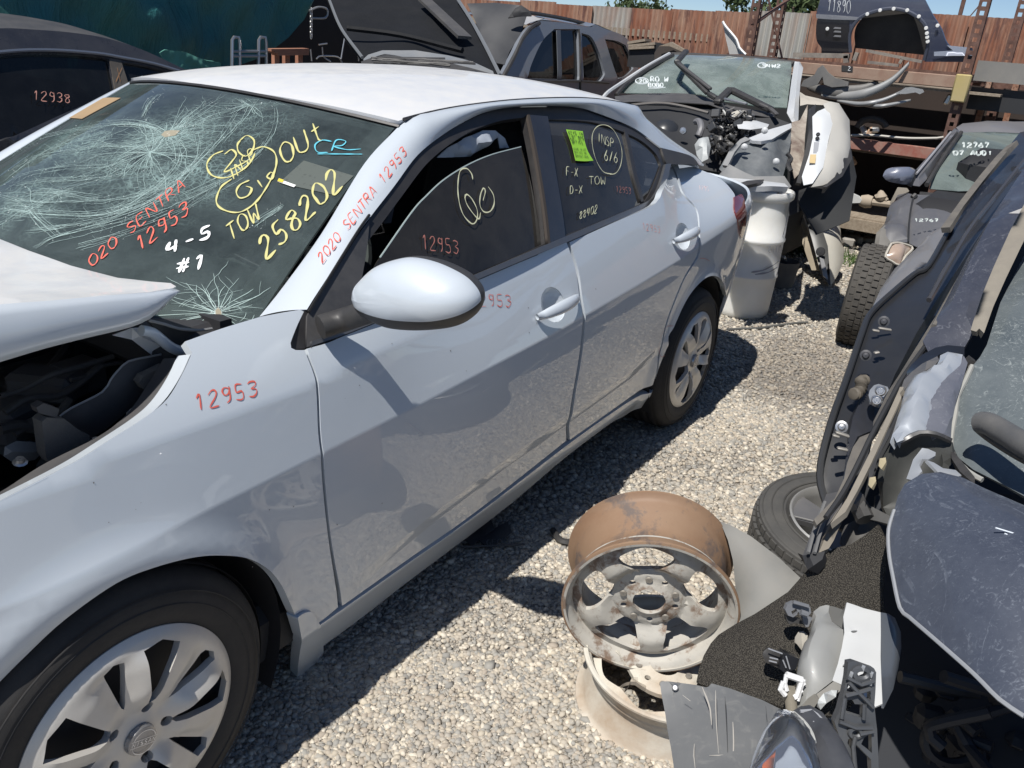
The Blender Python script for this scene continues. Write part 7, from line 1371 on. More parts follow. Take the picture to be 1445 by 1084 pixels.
S_('strut_shroud', n1, [(500, 1130, 1.78), (540, 960, 1.8), (590, 880, 1.8), (650, 850, 1.79), (740, 808, 1.79), (850, 815, 1.78), (955, 862, 1.77), (965, 960, 1.75), (900, 1000, 1.75), (860, 1200, 1.7), (650, 1500, 1.7), (560, 1420, 1.75), (500, 1300, 1.8)], M('shroud_black', (.025, .027, .027), .55, dust=.4, dcol=(.10, .10, .09), dscale=6), nw, bulge=-.05, grid=.02, thick=.015)
MB().tube(catmull(D3(n1, [(590, 885, 1.785), (650, 850, 1.775), (740, 808, 1.775), (850, 815, 1.765), (950, 858, 1.76)]), .02), .007, 6).build('shroud_lip', M('lip_black', (.03, .03, .032), .35, coat=.3), nw)
BR = M('bright_bracket', (.5, .52, .54), .3, .5, dust=.3, dcol=(.4, .4, .38))
S_('wing_bracket', n1, [(655, 1110, 1.70), (700, 980, 1.72), (760, 908, 1.73), (800, 915, 1.73), (850, 935, 1.72), (848, 960, 1.71), (800, 985, 1.70), (760, 980, 1.70), (740, 1020, 1.70), (760, 1060, 1.69), (700, 1120, 1.68)], BR, nw, grid=.012, noise=.006, freq=40, thick=.006)
S_('wing_bracket', n1, [(790, 985, 1.69), (840, 1000, 1.69), (900, 1040, 1.68), (985, 1050, 1.68), (1020, 1090, 1.66), (940, 1120, 1.65), (880, 1090, 1.66)], BR, nw, grid=.012, noise=.006, freq=40, thick=.006)
S_('black_brace', n1, [(950, 930, 1.76), (975, 935, 1.75), (1110, 1100, 1.68), (1110, 1150, 1.66), (1010, 1060, 1.70), (955, 975, 1.74)], BLACKP, nw, grid=.02, thick=.012)
# strips running down from the pillar
S_('dusty_flange', n1, [(900, -40, 2.45), (860, 90, 2.3), (800, 210, 2.2), (760, 275, 2.13), (640, 430, 2.04), (560, 570, 1.98), (455, 755, 1.9), (430, 800, 1.89), (335, 1010, 1.82), (240, 1200, 1.77), (160, 1330, 1.74), (60, 1420, 1.72), (40, 1380, 1.73), (180, 1240, 1.77), (240, 1110, 1.8), (260, 1010, 1.84), (300, 900, 1.88), (345, 835, 1.9), (418, 812, 1.92), (432, 770, 1.93), (436, 728, 1.95), (540, 520, 2.07), (600, 430, 2.12), (700, 268, 2.22), (830, 60, 2.36)], DUSTY, nw, thick=.012, grid=.02)
MB().tube(catmull(D3(n1, [(800, 200, 2.17), (640, 425, 2.02), (560, 565, 1.96), (440, 790, 1.87), (330, 1020, 1.80), (230, 1210, 1.75), (120, 1370, 1.70)]), .03), .006, 6).build('flange_groove', DARK, nw)
S_('tan_channel', n1, [(604, 522, 1.92), (612, 500, 1.925), (636, 500, 1.92), (632, 515, 1.915), (612, 540, 1.91), (622, 570, 1.9), (600, 620, 1.88), (520, 790, 1.83), (420, 1010, 1.77), (330, 1190, 1.72), (250, 1330, 1.68), (150, 1410, 1.67), (260, 1240, 1.71), (330, 1100, 1.75), (450, 860, 1.82)], TANS, nw, thick=.014, grid=.02)
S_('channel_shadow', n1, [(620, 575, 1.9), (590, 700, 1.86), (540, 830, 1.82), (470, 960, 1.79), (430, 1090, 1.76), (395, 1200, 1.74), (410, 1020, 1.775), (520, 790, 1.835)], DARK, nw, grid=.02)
S_('hinge_plate', n1, [(403, 555, 2.08), (412, 520, 2.09), (440, 488, 2.1), (470, 480, 2.1), (530, 500, 2.09), (538, 520, 2.08), (505, 565, 2.07), (480, 628, 2.05), (455, 620, 2.05), (415, 600, 2.06)], M('zinc_plate', (.5, .52, .54), .3, .7), nw, thick=.006, grid=.012, noise=.003, freq=60)
for q in ((484, 525), (458, 588)): MB().lathe([(.001, .004), (.006, .004), (.007, .001), (.010, .001), (.010, .004), (.014, .0)], atd(n1(*q), 2.045), CAM-atd(n1(*q), 2.045), 12).build('hinge_bolt', CHROME, nw)
for q, a_ in (((505, 65), 0), ((385, 290), 0), ((225, 765), 1)): MB().lathe([(.001, .008), (.007, .007), (.010, .001), (.015, 0)], atd(n1(*q), 2.2 if q[1] < 600 else 2.02), CAM-atd(n1(*q), 2.1), 12).build('door_bolt', CHROME if a_ else M('bolt_dark', (.08, .08, .085), .4, .4), nw)
for a_, b_, d_ in (((430, 122), (475, 130), 2.38), ((470, 108), (555, 122), 2.38), ((440, 275), (475, 268), 2.27), ((185, 800), (275, 830), 1.99), ((165, 820), (210, 832), 1.99), ((195, 905), (265, 920), 1.96)): MB().bar(atd(n1(*a_), d_), atd(n1(*b_), d_), .012, .006, bev=.002).build('check_arm', M('arm_metal', (.26, .25, .23), .5, .4, dust=.3), nw)
hp = catmull(D3(n1, [(300, 545, 2.11), (325, 545, 2.12), (350, 515, 2.13), (360, 480, 2.14), (355, 460, 2.15), (385, 455, 2.16)]), .003); MB().tube(hp, [.013+.0035*math.sin(i*1.9) for i in range(len(hp))], 10).build('wiring_boot', M('boot_tan', (.11, .095, .075), .7), nw)
# lower sill end, splayed channel pieces
CH = M('channel_grey', (.05, .052, .058), .5, dust=.45, dcol=(.13, .12, .11), dscale=12)
S_('sill_channel', n2, [(700, 320, 1.93), (800, 298, 1.92), (845, 395, 1.88), (770, 500, 1.84), (715, 600, 1.80), (640, 780, 1.75), (515, 800, 1.74), (560, 680, 1.79), (620, 520, 1.84), (680, 380, 1.90)], CH, nw, thick=.015, noise=.004, freq=30, grid=.02)
S_('sill_channel', n2, [(830, 408, 1.86), (862, 422, 1.86), (810, 560, 1.82), (760, 680, 1.77), (720, 745, 1.74), (640, 780, 1.73), (700, 640, 1.77), (770, 510, 1.82)], TANS, nw, thick=.012, grid=.02)
for g in ([(690, 380), (620, 560), (560, 780)], [(730, 420), (660, 600), (610, 780)]): MB().tube(catmull(D3(n2, [(x, y, 1.71+(800-y)*.0003) for x, y in g]), .03), .004, 5).build('channel_fold', M('fold_light', (.16, .16, .16), .5), nw)
S_('sill_end', n2, [(512, 802, 1.73), (560, 790, 1.73), (690, 768, 1.72), (670, 830, 1.71), (600, 880, 1.71), (555, 910, 1.72), (538, 880, 1.73)], DARK, nw, thick=.03)
S_('arch_liner', n2, [(815, 700, 1.78), (835, 620, 1.80), (860, 560, 1.82), (930, 525, 1.84), (990, 510, 1.84), (1110, 555, 1.80), (1130, 640, 1.78), (1000, 760, 1.74), (860, 760, 1.75)], M('liner_grey', (.055, .056, .058), .6, dust=.5, dcol=(.20, .18, .15), dscale=8), nw, bulge=-.03, grid=.02)
S_('cross_bar', n2, [(1000, 402, 1.80), (1020, 398, 1.80), (1195, 488, 1.74), (1192, 555, 1.73), (1100, 530, 1.76), (985, 505, 1.80)], M('bar_grey', (.10, .105, .11), .4, .3, dust=.3), nw, thick=.02, grid=.02)
S_('duct_box', n2, [(905, 285, 1.80), (990, 320, 1.78), (930, 400, 1.77), (880, 385, 1.78), (870, 350, 1.79)], M('duct_grey', (.09, .09, .095), .5, dust=.4), nw, thick=.03, grid=.02)
for q in ((1150, 60), (1070, 210)): S_('foam_plug', n2, [(q[0]-30, q[1]-20, 1.74), (q[0]+15, q[1]-30, 1.74), (q[0]+20, q[1]+5, 1.73), (q[0]-15, q[1]+65, 1.73), (q[0]-38, q[1]+40, 1.74)], M('cream_foam', (.36, .31, .20), .9), nw, grid=.01, noise=.006, freq=60, thick=.01)
MB().tube(catmull(D3(n2, [(880, 300, 1.82), (960, 420, 1.80), (1010, 520, 1.78)]), .03), .02, 8).build('dark_duct', BLACKP, nw)
S_('inner_body', pxf, [(1600, 100, 3.6), (1445, 262, 3.1), (1400, 330, 2.9), (1330, 450, 2.65), (1270, 560, 2.45), (1215, 680, 2.25), (1185, 745, 2.15), (1240, 760, 2.1), (1420, 760, 2.1), (1600, 700, 2.3)], M('inner_black', (.018, .019, .021), .8), nw, grid=.1)
# bonnet
hd_ = [(1262, 720, 1.62), (1267, 700, 1.64), (1277, 683, 1.66), (1300, 669, 1.67), (1327, 666, 1.66), (1359, 674, 1.63), (1389, 689, 1.58), (1445, 713, 1.50), (1540, 760, 1.38), (1620, 900, 1.2), (1600, 1090, 1.08), (1500, 1055, 1.13), (1445, 1011, 1.18), (1410, 987, 1.21), (1374, 951, 1.26), (1320, 903, 1.34), (1283, 871, 1.41), (1270, 858, 1.44), (1260, 813, 1.50), (1254.5, 780, 1.55), (1254, 747, 1.59)]
sheet('bonnet', [atd(p[:2], p[2]) for p in hd_], HOODM, nw, grid=.02, bulge=.055, thick=.012, noise=.003, freq=12)
MB().tube(catmull([atd((x, y), d-.004) for x, y, d in hd_[:1]+hd_[::-1][:9]], .02), .0035, 6).build('bonnet_hem', M('hem_light', (.25, .27, .30), .5, dust=.3), nw)
for g in ([(1405, 745), (1428, 752), (1450, 760)], [(1418, 753), (1436, 762), (1452, 769)]): MB().tube([atd(p, 1.40) for p in g], .0016, 5).build('bonnet_scratch', M('scratch_white', (.7, .75, .8), .4), nw)
# engine cavity
S_('engine_cavity', pxf, [(1235, 700, 2.0), (1300, 690, 2.0), (1460, 700, 1.9), (1700, 900, 1.6), (1700, 1400, 1.3), (1180, 1400, 1.6), (1195, 1000, 1.8), (1230, 860, 1.9)], M('cavity_black', (.02, .022, .027), .8), nw, grid=.08)
cav = MB()
for k in range(26): p = atd((RNG.uniform(1290, 1440), RNG.uniform(950, 1090)), RNG.uniform(1.6, 1.8)); cav.box(p, RNG.uniform(.02, .07, 3), np.array(Matrix.Rotation(RNG.uniform(0, 3), 3, 'Z')), bev=.012)
for k in range(5): a = atd((RNG.uniform(1330, 1440), RNG.uniform(960, 1090)), 1.55); cav.tube(catmull([a, a+RNG.uniform(-.05, .05, 3), a+RNG.uniform(-.1, .1, 3)], .02), .012, 8)
tag(cav.build('cavity_parts', M('cavity_part', (.013, .014, .018), .6), nw), kind='stuff')
MB().tube(catmull([atd(q, 1.62) for q in [(1270, 955), (1310, 965), (1350, 975), (1380, 978)]], .02), .012, 8).build('cavity_pipe', M('pipe_dim', (.03, .032, .036), .4), nw)
MB().tube([atd((1345+40*math.cos(a), 1045+40*math.sin(a)*.8), 1.6) for a in np.linspace(0, 6.28, 24)[:-1]], .010, 6, closed=True).build('pulley_ring', M('cavity_part', None), nw)
MB().box((1.9, -3.0, .45), (2.6, 1.2, .5), bev=.1).build('lower_body', M('nw_body', (.02, .022, .035), .4), nw)
# bright front apron, brackets, clips
APR = M('apron_white', (.50, .51, .51), .4, dust=.2, dcol=(.45, .43, .38), dscale=12, coat=.3); APG = M('apron_grey', (.27, .275, .27), .4, dust=.3, dcol=(.25, .24, .21), dscale=7, coat=.3)
S_('apron_plate', n3, [(862, 168, 1.58), (930, 190, 1.58), (990, 212, 1.57), (1126, 246, 1.55), (1128, 420, 1.51), (1126, 600, 1.47), (1132, 780, 1.43), (1140, 960, 1.40), (1050, 1000, 1.40), (960, 900, 1.42), (850, 830, 1.45), (748, 780, 1.47), (790, 650, 1.49), (822, 520, 1.51), (842, 400, 1.53), (834, 280, 1.56)], APR, nw, thick=.004, grid=.014, noise=.004, freq=25, holes=[[atd(n3(920+26*math.cos(a), 397+18*math.sin(a)), 1.53) for a in np.linspace(0, 6.28, 12)[:-1]], [atd(n3(848+20*math.cos(a), 675+26*math.sin(a)), 1.485) for a in np.linspace(0, 6.28, 12)[:-1]]])
S_('apron_side', n3, [(1124, 245, 1.56), (1185, 255, 1.57), (1240, 290, 1.58), (1285, 400, 1.56), (1290, 520, 1.53), (1265, 680, 1.50), (1225, 850, 1.46), (1150, 1000, 1.43), (1134, 780, 1.44), (1128, 500, 1.50)], M('apron_shade', (.085, .095, .11), .4, coat=.3), nw, bulge=.01, grid=.02)  # shadow zone of the apron, shade put into a darker colour
S_('wheelhouse_horn', n3, [(585, 300, 1.60), (600, 240, 1.61), (650, 200, 1.62), (700, 188, 1.62), (725, 192, 1.62), (718, 240, 1.61), (745, 320, 1.59), (835, 382, 1.56), (842, 430, 1.55), (825, 530, 1.53), (790, 650, 1.51), (755, 780, 1.48), (690, 830, 1.47), (600, 900, 1.47), (540, 960, 1.47), (470, 1010, 1.48), (470, 900, 1.50), (465, 760, 1.53), (480, 660, 1.55), (530, 570, 1.57), (548, 480, 1.58), (575, 400, 1.59)], APG, nw, bulge=.045, thick=.006, grid=.014)
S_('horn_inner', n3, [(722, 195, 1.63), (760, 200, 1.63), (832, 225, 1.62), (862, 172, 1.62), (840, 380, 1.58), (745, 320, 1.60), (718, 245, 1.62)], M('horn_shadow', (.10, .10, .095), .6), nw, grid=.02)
S_('horn_slot', n3, [(548, 520, 1.535), (560, 550, 1.53), (580, 590, 1.53), (565, 612, 1.53), (542, 608, 1.535)], DARK, nw, grid=.01)
S_('tan_tab', n3, [(455, 440, 1.62), (480, 400, 1.62), (520, 392, 1.62), (555, 425, 1.61), (545, 520, 1.60), (520, 560, 1.60), (470, 495, 1.61), (450, 480, 1.62)], M('tab_tan', (.33, .31, .27), .6, dust=.3), nw, grid=.012, bulge=.006)
S_('lower_tube', n3, [(470, 1010, 1.46), (560, 930, 1.45), (690, 840, 1.45), (760, 785, 1.455), (840, 830, 1.45), (800, 870, 1.44), (720, 870, 1.44), (650, 930, 1.44), (600, 1000, 1.44), (560, 1100, 1.43), (480, 1090, 1.44)], M('tube_grey', (.17, .17, .16), .5, dust=.4), nw, bulge=.02, grid=.014)
S_('white_scoop', n3, [(625, 985, 1.43), (640, 930, 1.43), (680, 880, 1.43), (740, 855, 1.43), (785, 858, 1.42), (775, 910, 1.42), (700, 960, 1.42), (655, 1010, 1.42)], M('scoop_white', (.5, .52, .52), .4), nw, bulge=.015, grid=.012)
MET = M('grey_casting', (.075, .08, .088), .42, .3, dust=.3, dcol=(.18, .18, .18), dscale=20)
def hole(cf, cx, cy, rx, ry, d, n=9): return [atd(cf(cx+rx*math.cos(a), cy+ry*math.sin(a)), d) for a in np.linspace(0, 6.2832, n+1)[:-1]]
def poly(cf, pts, d): return [atd(cf(*p), d) for p in pts]
bd_ = 1.34
sheet('bumper_bracket', poly(n4, [(1205, 22), (1240, 15), (1370, 60), (1384, 85), (1380, 200), (1372, 300), (1390, 450), (1395, 560), (1400, 760), (1260, 760), (1215, 640), (1150, 500), (1118, 400), (1150, 330), (1175, 230), (1195, 120)], bd_), MET, nw, thick=.014, grid=.012, noise=.002, freq=60,
      holes=[hole(n4, 1290, 95, 42, 30, bd_), poly(n4, [(1200, 262), (1235, 262), (1250, 290), (1300, 290), (1300, 375), (1190, 345)], bd_), hole(n4, 1252, 470, 32, 24, bd_), poly(n4, [(1310, 500), (1355, 475), (1357, 600), (1290, 545)], bd_), poly(n4, [(1205, 510), (1228, 500), (1232, 590), (1200, 535)], bd_), poly(n4, [(1255, 545), (1350, 640), (1355, 740), (1260, 740), (1230, 650)], bd_), poly(n4, [(1215, 150), (1250, 190), (1215, 225), (1195, 200)], bd_), poly(n4, [(1300, 215), (1345, 200), (1350, 260), (1330, 280)], bd_)])
for g in ([(1200, 120), (1290, 165), (1372, 140)], [(1210, 150), (1270, 215), (1365, 310)], [(1350, 190), (1270, 215), (1190, 235)], [(1150, 400), (1252, 440), (1360, 440)], [(1185, 250), (1165, 380)], [(1310, 290), (1305, 385)], [(1252, 495), (1238, 560), (1250, 700)], [(1280, 480), (1370, 460)]): MB().tube(poly(n4, g, bd_-.008), .0035, 6).build('bracket_rib', MET, nw)
MB().tube(hole(n4, 1290, 95, 46, 34, bd_-.004, 18), .005, 6, closed=True).build('bracket_boss', MET, nw); MB().tube(hole(n4, 1252, 470, 36, 28, bd_-.004, 16), .004, 6, closed=True).build('bracket_boss', MET, nw)
for q in ((1225, 100), (1352, 100), (1350, 150), (1300, 60)): MB().box(atd(n4(*q), bd_-.006), (.006, .005, .008)).build('bracket_tab', BR, nw)
# small connectors on the foam
CN = M('connector_grey', (.12, .13, .15), .35, dust=.2)
cn = thing('cable_connector', 'grey plastic clip caught on the black foam mat', 'clip', atd(n3(480, 260), 1.6))
sheet('clip_plate', poly(n3, [(378, 225), (395, 185), (440, 165), (500, 172), (575, 205), (582, 250), (560, 275), (592, 290), (560, 360), (540, 362), (525, 330), (515, 280), (480, 240), (470, 265), (440, 285), (400, 270)], 1.585), CN, cn, thick=.012, grid=.012, holes=[poly(n3, [(425, 240), (465, 215), (475, 245), (440, 275)], 1.585)]); sheet('clip_shadow_part', poly(n3, [(380, 270), (430, 290), (500, 300), (520, 340), (450, 330), (410, 340), (390, 310)], 1.6), BLACKP, cn, thick=.012, grid=.015)
MB().tube(poly(n3, [(500, 245), (550, 262)], 1.565), .006, 8).tube(poly(n3, [(440, 165), (560, 200)], 1.575), .004, 6).build('clip_barrel', CN, cn)
bc_ = thing('cable_connector', 'black plug connector on the lower part of the black foam mat', 'connector', atd(n3(330, 620), 1.55))
sheet('plug_body', poly(n3, [(200, 580), (205, 555), (245, 522), (370, 560), (365, 640), (335, 690), (220, 635)], 1.56), BLACKP, bc_, thick=.02, grid=.015, bulge=.004); sheet('plug_socket', poly(n3, [(370, 560), (490, 610), (460, 690), (380, 725), (335, 690), (350, 620)], 1.545), M('socket_black', (.015, .016, .02), .3, coat=.3), bc_, thick=.025, grid=.015)
for g in ([(255, 600), (320, 615)], [(250, 625), (310, 640)], [(245, 530), (355, 570)], [(385, 590), (415, 690)], [(360, 620), (385, 680)]): MB().tube(poly(n3, g, 1.54), .0016, 5).build('plug_mark', M('mark_grey', (.25, .26, .28), .5), bc_)
wc = thing('white_clip', 'white plastic retaining clip round a beige hose end', 'clip', atd(n3(440, 830), 1.48))
for g, r in (([(385, 735), (512, 778)], .006), ([(512, 778), (470, 905)], .005), ([(388, 735), (375, 800), (392, 860)], .004), ([(365, 790), (340, 850), (380, 895)], .005), ([(530, 772), (500, 850), (480, 940)], .003), ([(535, 800), (508, 820)], .003), ([(515, 860), (490, 870)], .003), ([(470, 905), (445, 915)], .005)): MB().tube(poly(n3, g, 1.47), r, 6).build('clip_arm', M('clip_plastic', (.75, .75, .75), .35), wc)
tag(MB().tube(catmull(poly(n3, [(412, 835), (418, 900), (428, 1000), (440, 1060)], 1.48), .01), .0105, 12).build('hose_end', M('beige_hose', (.20, .18, .14), .6, dust=.3)), 'beige hose end poking through the white clip', 'hose')
# foam mat, splash shield, liner
m_, t, b, tc = nodes('open_foam'); b.inputs['Roughness'].default_value = 1; b.inputs['Specular IOR Level'].default_value = .15; vo_ = t.nodes.new('ShaderNodeTexVoronoi'); vo_.inputs['Scale'].default_value = 420; t.links.new(tc.outputs['Object'], vo_.inputs['Vector'])
fo = mix_(t, ramp_(t, vo_.outputs['Distance'], .1, .6), (.17, .155, .13), (.04, .037, .033)); t.links.new(fo, b.inputs['Base Color']); bump_(t, b, vo_.outputs['Distance'], .006, .9)
tag(sheet('foam_mat', [atd(q[:2], q[2]) for q in [(1239, 740, 1.72), (1249.6, 762, 1.70), (1248, 800, 1.68), (1245, 835, 1.66), (1250, 880, 1.64), (1240, 950, 1.62), (1190, 1010, 1.58), (1130, 1010, 1.56), (1112, 1001, 1.56), (1080, 990, 1.57), (1040, 976, 1.60), (1005, 966, 1.63), (998, 969, 1.63), (982.5, 963, 1.65), (986, 945, 1.66), (993, 925, 1.68), (1003, 908, 1.70), (1014, 896, 1.72), (1040, 880, 1.73), (1065, 867, 1.74), (1112, 836, 1.76), (1141, 803, 1.76), (1164, 781, 1.75), (1178, 773, 1.75), (1200, 768, 1.74), (1222, 754, 1.73)]], m_, None, grid=.02, thick=.014, noise=.012, freq=9, bulge=.02), 'black open-cell foam mat draped at the front of the dark blue wreck', 'foam mat')
SPL = M('shield_plastic', (.11, .115, .12), .5, dust=.35, dcol=(.24, .235, .22), dscale=6, streak=.5)
spl = [(5, 150, 1.50), (20, 140, 1.50), (60, 140, 1.50), (230, 165, 1.49), (300, 182, 1.48), (315, 178, 1.48), (335, 158, 1.48), (450, 190, 1.47), (560, 230, 1.46), (660, 265, 1.45), (760, 315, 1.43), (860, 360, 1.42), (900, 520, 1.36), (880, 760, 1.28), (850, 900, 1.22), (120, 900, 1.28), (95, 695, 1.36), (75, 560, 1.40), (55, 460, 1.43), (40, 350, 1.46), (15, 220, 1.49)]
ss_ = thing('splash_shield', 'grey scratched plastic splash shield in front of the stacked wheels', 'splash shield', atd(n4(400, 400), 1.4)); S_('shield_sheet', n4, spl, SPL, ss_, thick=.004, grid=.02, noise=.008, freq=9, holes=[hole(n4, 108, 190, 14, 15, 1.495)])
MB().lathe([(.001, .003), (.004, .003), (.006, 0)], atd(n4(102, 182), 1.485), CAM-atd(n4(102, 182), 1.485), 10).build('rivet', CHROME, ss_)
for g, w_ in (([(275, 180), (300, 240), (325, 320), (335, 420)], .002), ([(470, 400), (475, 520), (470, 690)], .0015), ([(320, 615), (450, 612), (600, 603)], .0012), ([(360, 200), (365, 400), (380, 600)], .0012), ([(225, 540), (222, 620), (230, 695)], .0012), ([(420, 240), (430, 420), (440, 640)], .001), ([(150, 230), (200, 268)], .0015), ([(680, 300), (690, 400)], .001)):
    P_ = catmull(D3(n4, [(x, y, 1.50-(y*.00018)-(x*.00007)) for x, y in g]), .02); ribbon('scratch', [(P_+nrm(CAM-P_[0])*.012, np.tile(nrm(CAM-P_[0]), (len(P_), 1)), w_)], M('scratch_pale' if w_ > .0011 else 'scratch_dark', (.32, .30, .27) if w_ > .0011 else (.03, .03, .03), .8), ss_)
hl = thing('headlight_unit', 'clouded headlight with orange reflector lying at the bottom edge', 'headlight', atd(n4(800, 600), 1.25))
lens = [(540, 780, 1.17), (575, 690, 1.20), (600, 620, 1.23), (625, 550, 1.26), (670, 445, 1.30), (725, 372, 1.33), (790, 338, 1.34), (850, 352, 1.34), (900, 398, 1.33), (945, 455, 1.31), (975, 520, 1.28), (1005, 600, 1.25), (1030, 700, 1.21), (1040, 800, 1.18)]
glens = glass('clouded_lens', (.90, .92, .94), rough=.05, dust=.06, dcol=(.55, .57, .60), dscale=8); S_('lens', n4, lens, glens, hl, bulge=.05, thick=.004, grid=.016)
S_('reflector', n4, [(x*.94+48, y*.95+30, d+.03) for x, y, d in lens], M('reflector_silver', (.62, .64, .68), .35, .15), hl, bulge=-.02, grid=.02)
S_('orange_reflector', n4, [(655, 700, 1.215), (670, 620, 1.24), (695, 555, 1.26), (745, 505, 1.28), (748, 560, 1.26), (735, 640, 1.23), (715, 760, 1.2), (650, 780, 1.19)], M('orange_lens', (.75, .14, .02), .3), hl, grid=.014, bulge=.008)
MB().tube(catmull(D3(n4, [(850, 352, 1.335), (905, 398, 1.32), (950, 455, 1.30), (978, 525, 1.27), (955, 560, 1.26), (985, 640, 1.23), (1015, 760, 1.19)]), .02), .006, 8).build('lens_rim', M('rim_cloudy', (.5, .5, .47), .4), hl)
S_('housing', n4, [(835, 345, 1.37), (870, 320, 1.38), (900, 302, 1.38), (960, 293, 1.38), (1040, 338, 1.36), (1110, 430, 1.33), (1180, 540, 1.29), (1230, 640, 1.26), (1270, 760, 1.22), (1050, 800, 1.2), (1020, 640, 1.25), (985, 520, 1.29), (940, 440, 1.33), (890, 385, 1.35)], M('housing_black', (.035, .038, .045), .45, dust=.3, dcol=(.16, .16, .17), dscale=10), hl, bulge=.02, thick=.01, grid=.016)
for g, r in (([(985, 400), (1040, 450), (1095, 540)], .0022), ([(990, 430), (1060, 560), (1110, 690)], .0016), ([(900, 335), (970, 330), (1050, 400), (1130, 520), (1180, 640)], .003)): MB().tube(catmull(D3(n4, [(x, y, 1.335-(y-400)*.00035) for x, y in g]), .02), r, 6).build('housing_edge', M('edge_pale', (.30, .31, .33), .4), hl)
tag(S_('arch_liner_piece', pxf, [(1016, 736, 2.08), (1031, 741, 2.08), (1060, 757, 2.06), (1098, 786, 2.02), (1129, 815, 1.98), (1140, 840, 1.95), (1100, 880, 1.94), (1050, 900, 1.96), (1042, 870, 1.98), (1038, 830, 2.02), (1034, 790, 2.05), (1027, 762, 2.07)], M('liner_panel', (.15, .155, .15), .55, dust=.6, dcol=(.27, .25, .22), dscale=5, streak=.2), None, thick=.005, grid=.02, bulge=.02, noise=.004), 'grey dusty wheel-arch liner leaning between the rusty rim and the tyre', 'liner')
for q in ((1083, 793), (1108, 816), (1113, 820), (1090, 806)): pass
# ---- loose tyre lying flat
lt = thing('loose_wheel', 'dusty tyre on an alloy rim, lying flat under the dark blue wreck', 'wheel', at((1203, 737), 2, .2)-np.array([0, 0, .2]))
tc_ = at((1203, 737), 2, .19); tiltx = nrm([-.10, -.04, 1]); o = knobbly(.315, .20, tiltx, 54, parent=None, c=tc_-tiltx*.10, mat=M('worn_tyre', (.05, .05, .05), .7, dust=.35, dcol=(.17, .16, .14), dscale=12), rim=.195); o.parent = lt; o.location = -lt.location
for r_ in (.225, .262, .29): MB().lathe([(r_-.003, .0), (r_, .003), (r_+.003, .0)], tc_+tiltx*(.004 if r_ < .28 else -.004), tiltx, 60).build('sidewall_ring', M('worn_tyre', None), lt)
MB().lathe([(.197, -.02), (.203, .004), (.197, .008), (.190, .0), (.185, -.03), (.18, -.12), (.001, -.13)], tc_, tiltx, 56).build('alloy_rim', M('alloy_bright', (.5, .5, .49), .35, .6, dust=.3), lt)
xx_ = nrm(np.cross([0, 1, 0], tiltx)); yy_ = np.cross(tiltx, xx_)
for k in range(5):
    a = k*2*math.pi/5+2.9
    rd = xx_*math.cos(a)+yy_*math.sin(a); tg = np.cross(tiltx, rd)
    sheet('spoke', [tc_+rd*.04+tg*.03-tiltx*.03, tc_+rd*.185+tg*.075-tiltx*.012, tc_+rd*.192-tiltx*.012, tc_+rd*.185-tg*.075-tiltx*.012, tc_+rd*.04-tg*.03-tiltx*.03], M('alloy_grey', (.13, .135, .15), .4, .4, dust=.3), lt, thick=.02, grid=.03, bulge=.004); MB().tube([tc_+rd*.06+tg*.03-tiltx*.02, tc_+rd*.188+tg*.074-tiltx*.006], .003, 5).build('spoke_edge', M('alloy_bright', None), lt)
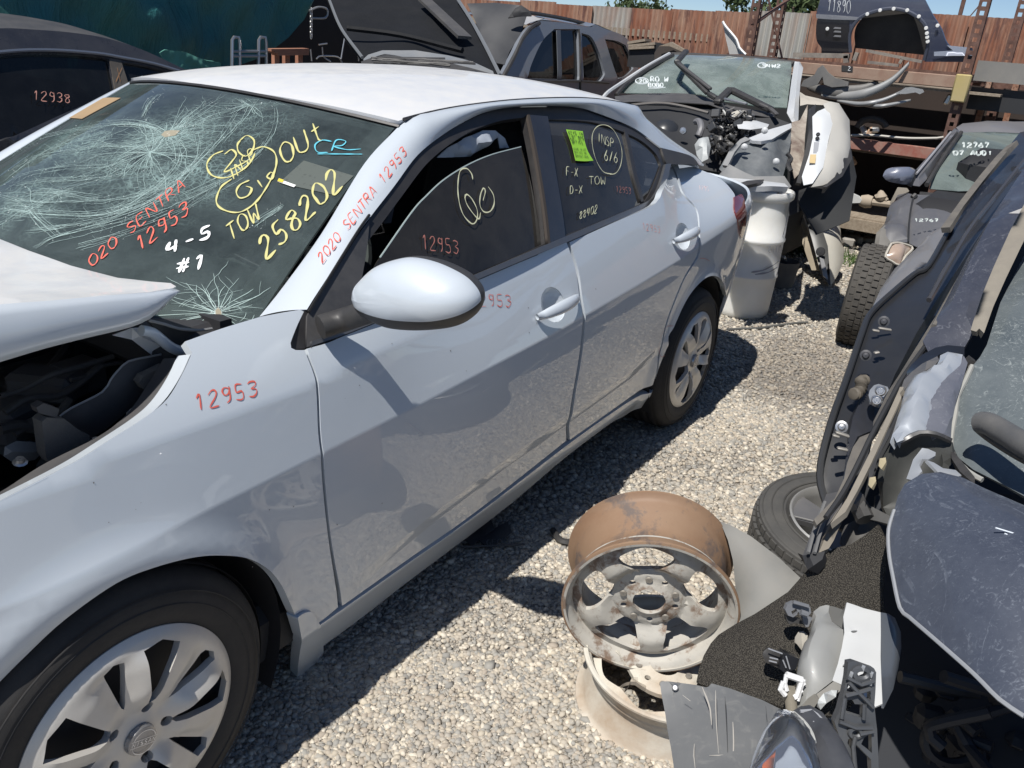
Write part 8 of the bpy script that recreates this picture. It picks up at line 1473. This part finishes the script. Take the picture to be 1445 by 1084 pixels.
# ---- stacked steel wheels
def steel_wheel(t_, c, N_, w, R, disc_z, face, barrel, nh=5, rot=0., hub=True, lug=True):
    N_ = nrm(N_); a = np.array([0, 0, 1.]) if abs(N_[2]) < .9 else np.array([1., 0, 0]); x = nrm(np.cross(a, N_)); y = np.cross(N_, x); c = np.array(c)
    prof = [(R-.004, .002), (R+.001, .0), (R+.001, -.006), (R-.012, -.012), (R-.018, -.022), (R-.020, -.045), (R-.036, -.058), (R-.038, -.10), (R-.022, -.125), (R-.018, -w+.022), (R-.010, -w+.012), (R+.001, -w+.006), (R+.001, -w), (R-.004, -w)]
    inn_ = [(r-.006, z) for r, z in prof[::-1]]; MB().lathe(prof, c, N_, 72).build('rim_barrel', barrel, t_, sharp=50); MB().lathe(inn_+[(R-.004, .002)], c, N_, 72).build('rim_inner', face, t_, sharp=50)
    hs = []
    for k in range(nh):
        a0 = k*2*math.pi/nh+rot; d = math.radians; pts = [(.092, -9), (.092, 9), (.118, 19), (.146, 25), (.162, 22), (.168, 0), (.162, -22), (.146, -25), (.118, -19)]
        hs.append(outline([np.array([(r*math.cos(a0+d(g)), r*math.sin(a0+d(g))) for r, g in pts+pts[:1]])], .012))
    hs.append(outline([np.array([(.040*math.cos(k), .040*math.sin(k)) for k in np.linspace(0, 6.2832, 19)])], .012))
    for k in range(5):
        a0 = k*2*math.pi/5+rot+.6; hs.append(outline([np.array([(.066*math.cos(a0)+.008*math.cos(q), .066*math.sin(a0)+.008*math.sin(q)) for q in np.linspace(0, 6.2832, 9)])], .005))
    RD = R-.022; ring = outline([np.array([(RD*math.cos(k), RD*math.sin(k)) for k in np.linspace(0, 6.2832, 61)])], .03); V2, F2, rings = fill(ring, .011, hs); r = np.hypot(V2[:, 0], V2[:, 1]); an = np.arctan2(V2[:, 1], V2[:, 0])-rot
    z = disc_z+np.interp(r, [0, .045, .055, .08, .09, .12, .165, RD], [-.004, -.004, -.012, -.012, -.02, .006, .0, -.014])+.008*np.cos(nh*an+math.pi)*np.clip((r-.08)/.05, 0, 1)*np.clip((RD-r)/.03, 0, 1)
    P = c+V2[:, :1]*x+V2[:, 1:]*y+z[:, None]*N_; V = list(P); FF = [tuple(f) for f in F2]
    for r_ in rings: b_ = len(V); V += [P[i]-N_*.012 for i in r_]; FF += [(r_[i], r_[(i+1) % len(r_)], b_+(i+1) % len(r_), b_+i) for i in range(len(r_))]
    mesh('wheel_disc', V, FF, face, t_, sharp=35)
    for k in range(5):
        a0 = k*2*math.pi/5+rot+.6+.62; MB().lathe([(.009, .0), (.008, .004), (.001, .004)], c+x*.066*math.cos(a0)+y*.066*math.sin(a0)+N_*(disc_z-.010), N_, 10).build('hub_stud', M('stud_steel', (.3, .28, .25), .5, .5, dust=.4), t_)
WF = two_tone('chalky_grey_wheel', (.40, .385, .35), (.52, .49, .43), 5, .35, .7, .65, bump=.0008, c=(.22, .16, .12)); WR = two_tone('rust_brown_barrel', (.21, .12, .07), (.29, .195, .125), 3, .3, .7, .6, c=(.13, .10, .085), spec=.5)
Nc = np.array([-.17, -.60, -.79]); NA = nrm(-(.035*CB[0]+.118*CB[1])-.205*CB[2])
wa = thing('steel_wheel', 'rust-brown deep steel wheel with five openings, leaning on top of the wheel pile', 'wheel', atd((915, 860), 2.02)); steel_wheel(wa, atd((916, 862), 2.00), NA, .195, .212, -.026, WF, WR, 5, rot=.50)
WF2 = two_tone('cream_wheel', (.56, .53, .46), (.36, .27, .19), 4, .42, .75, .6, bump=.0008); bcen = at((926, 986), 2, .012)
NB = nrm([-.08, -.06, 1]); wb = thing('steel_wheel', 'cream-grey steel wheel lying flat on the gravel under the rusty one', 'wheel', bcen); steel_wheel(wb, bcen+NB*.165, NB, .17, .212, -.03, WF2, WF2, 8, rot=.1)
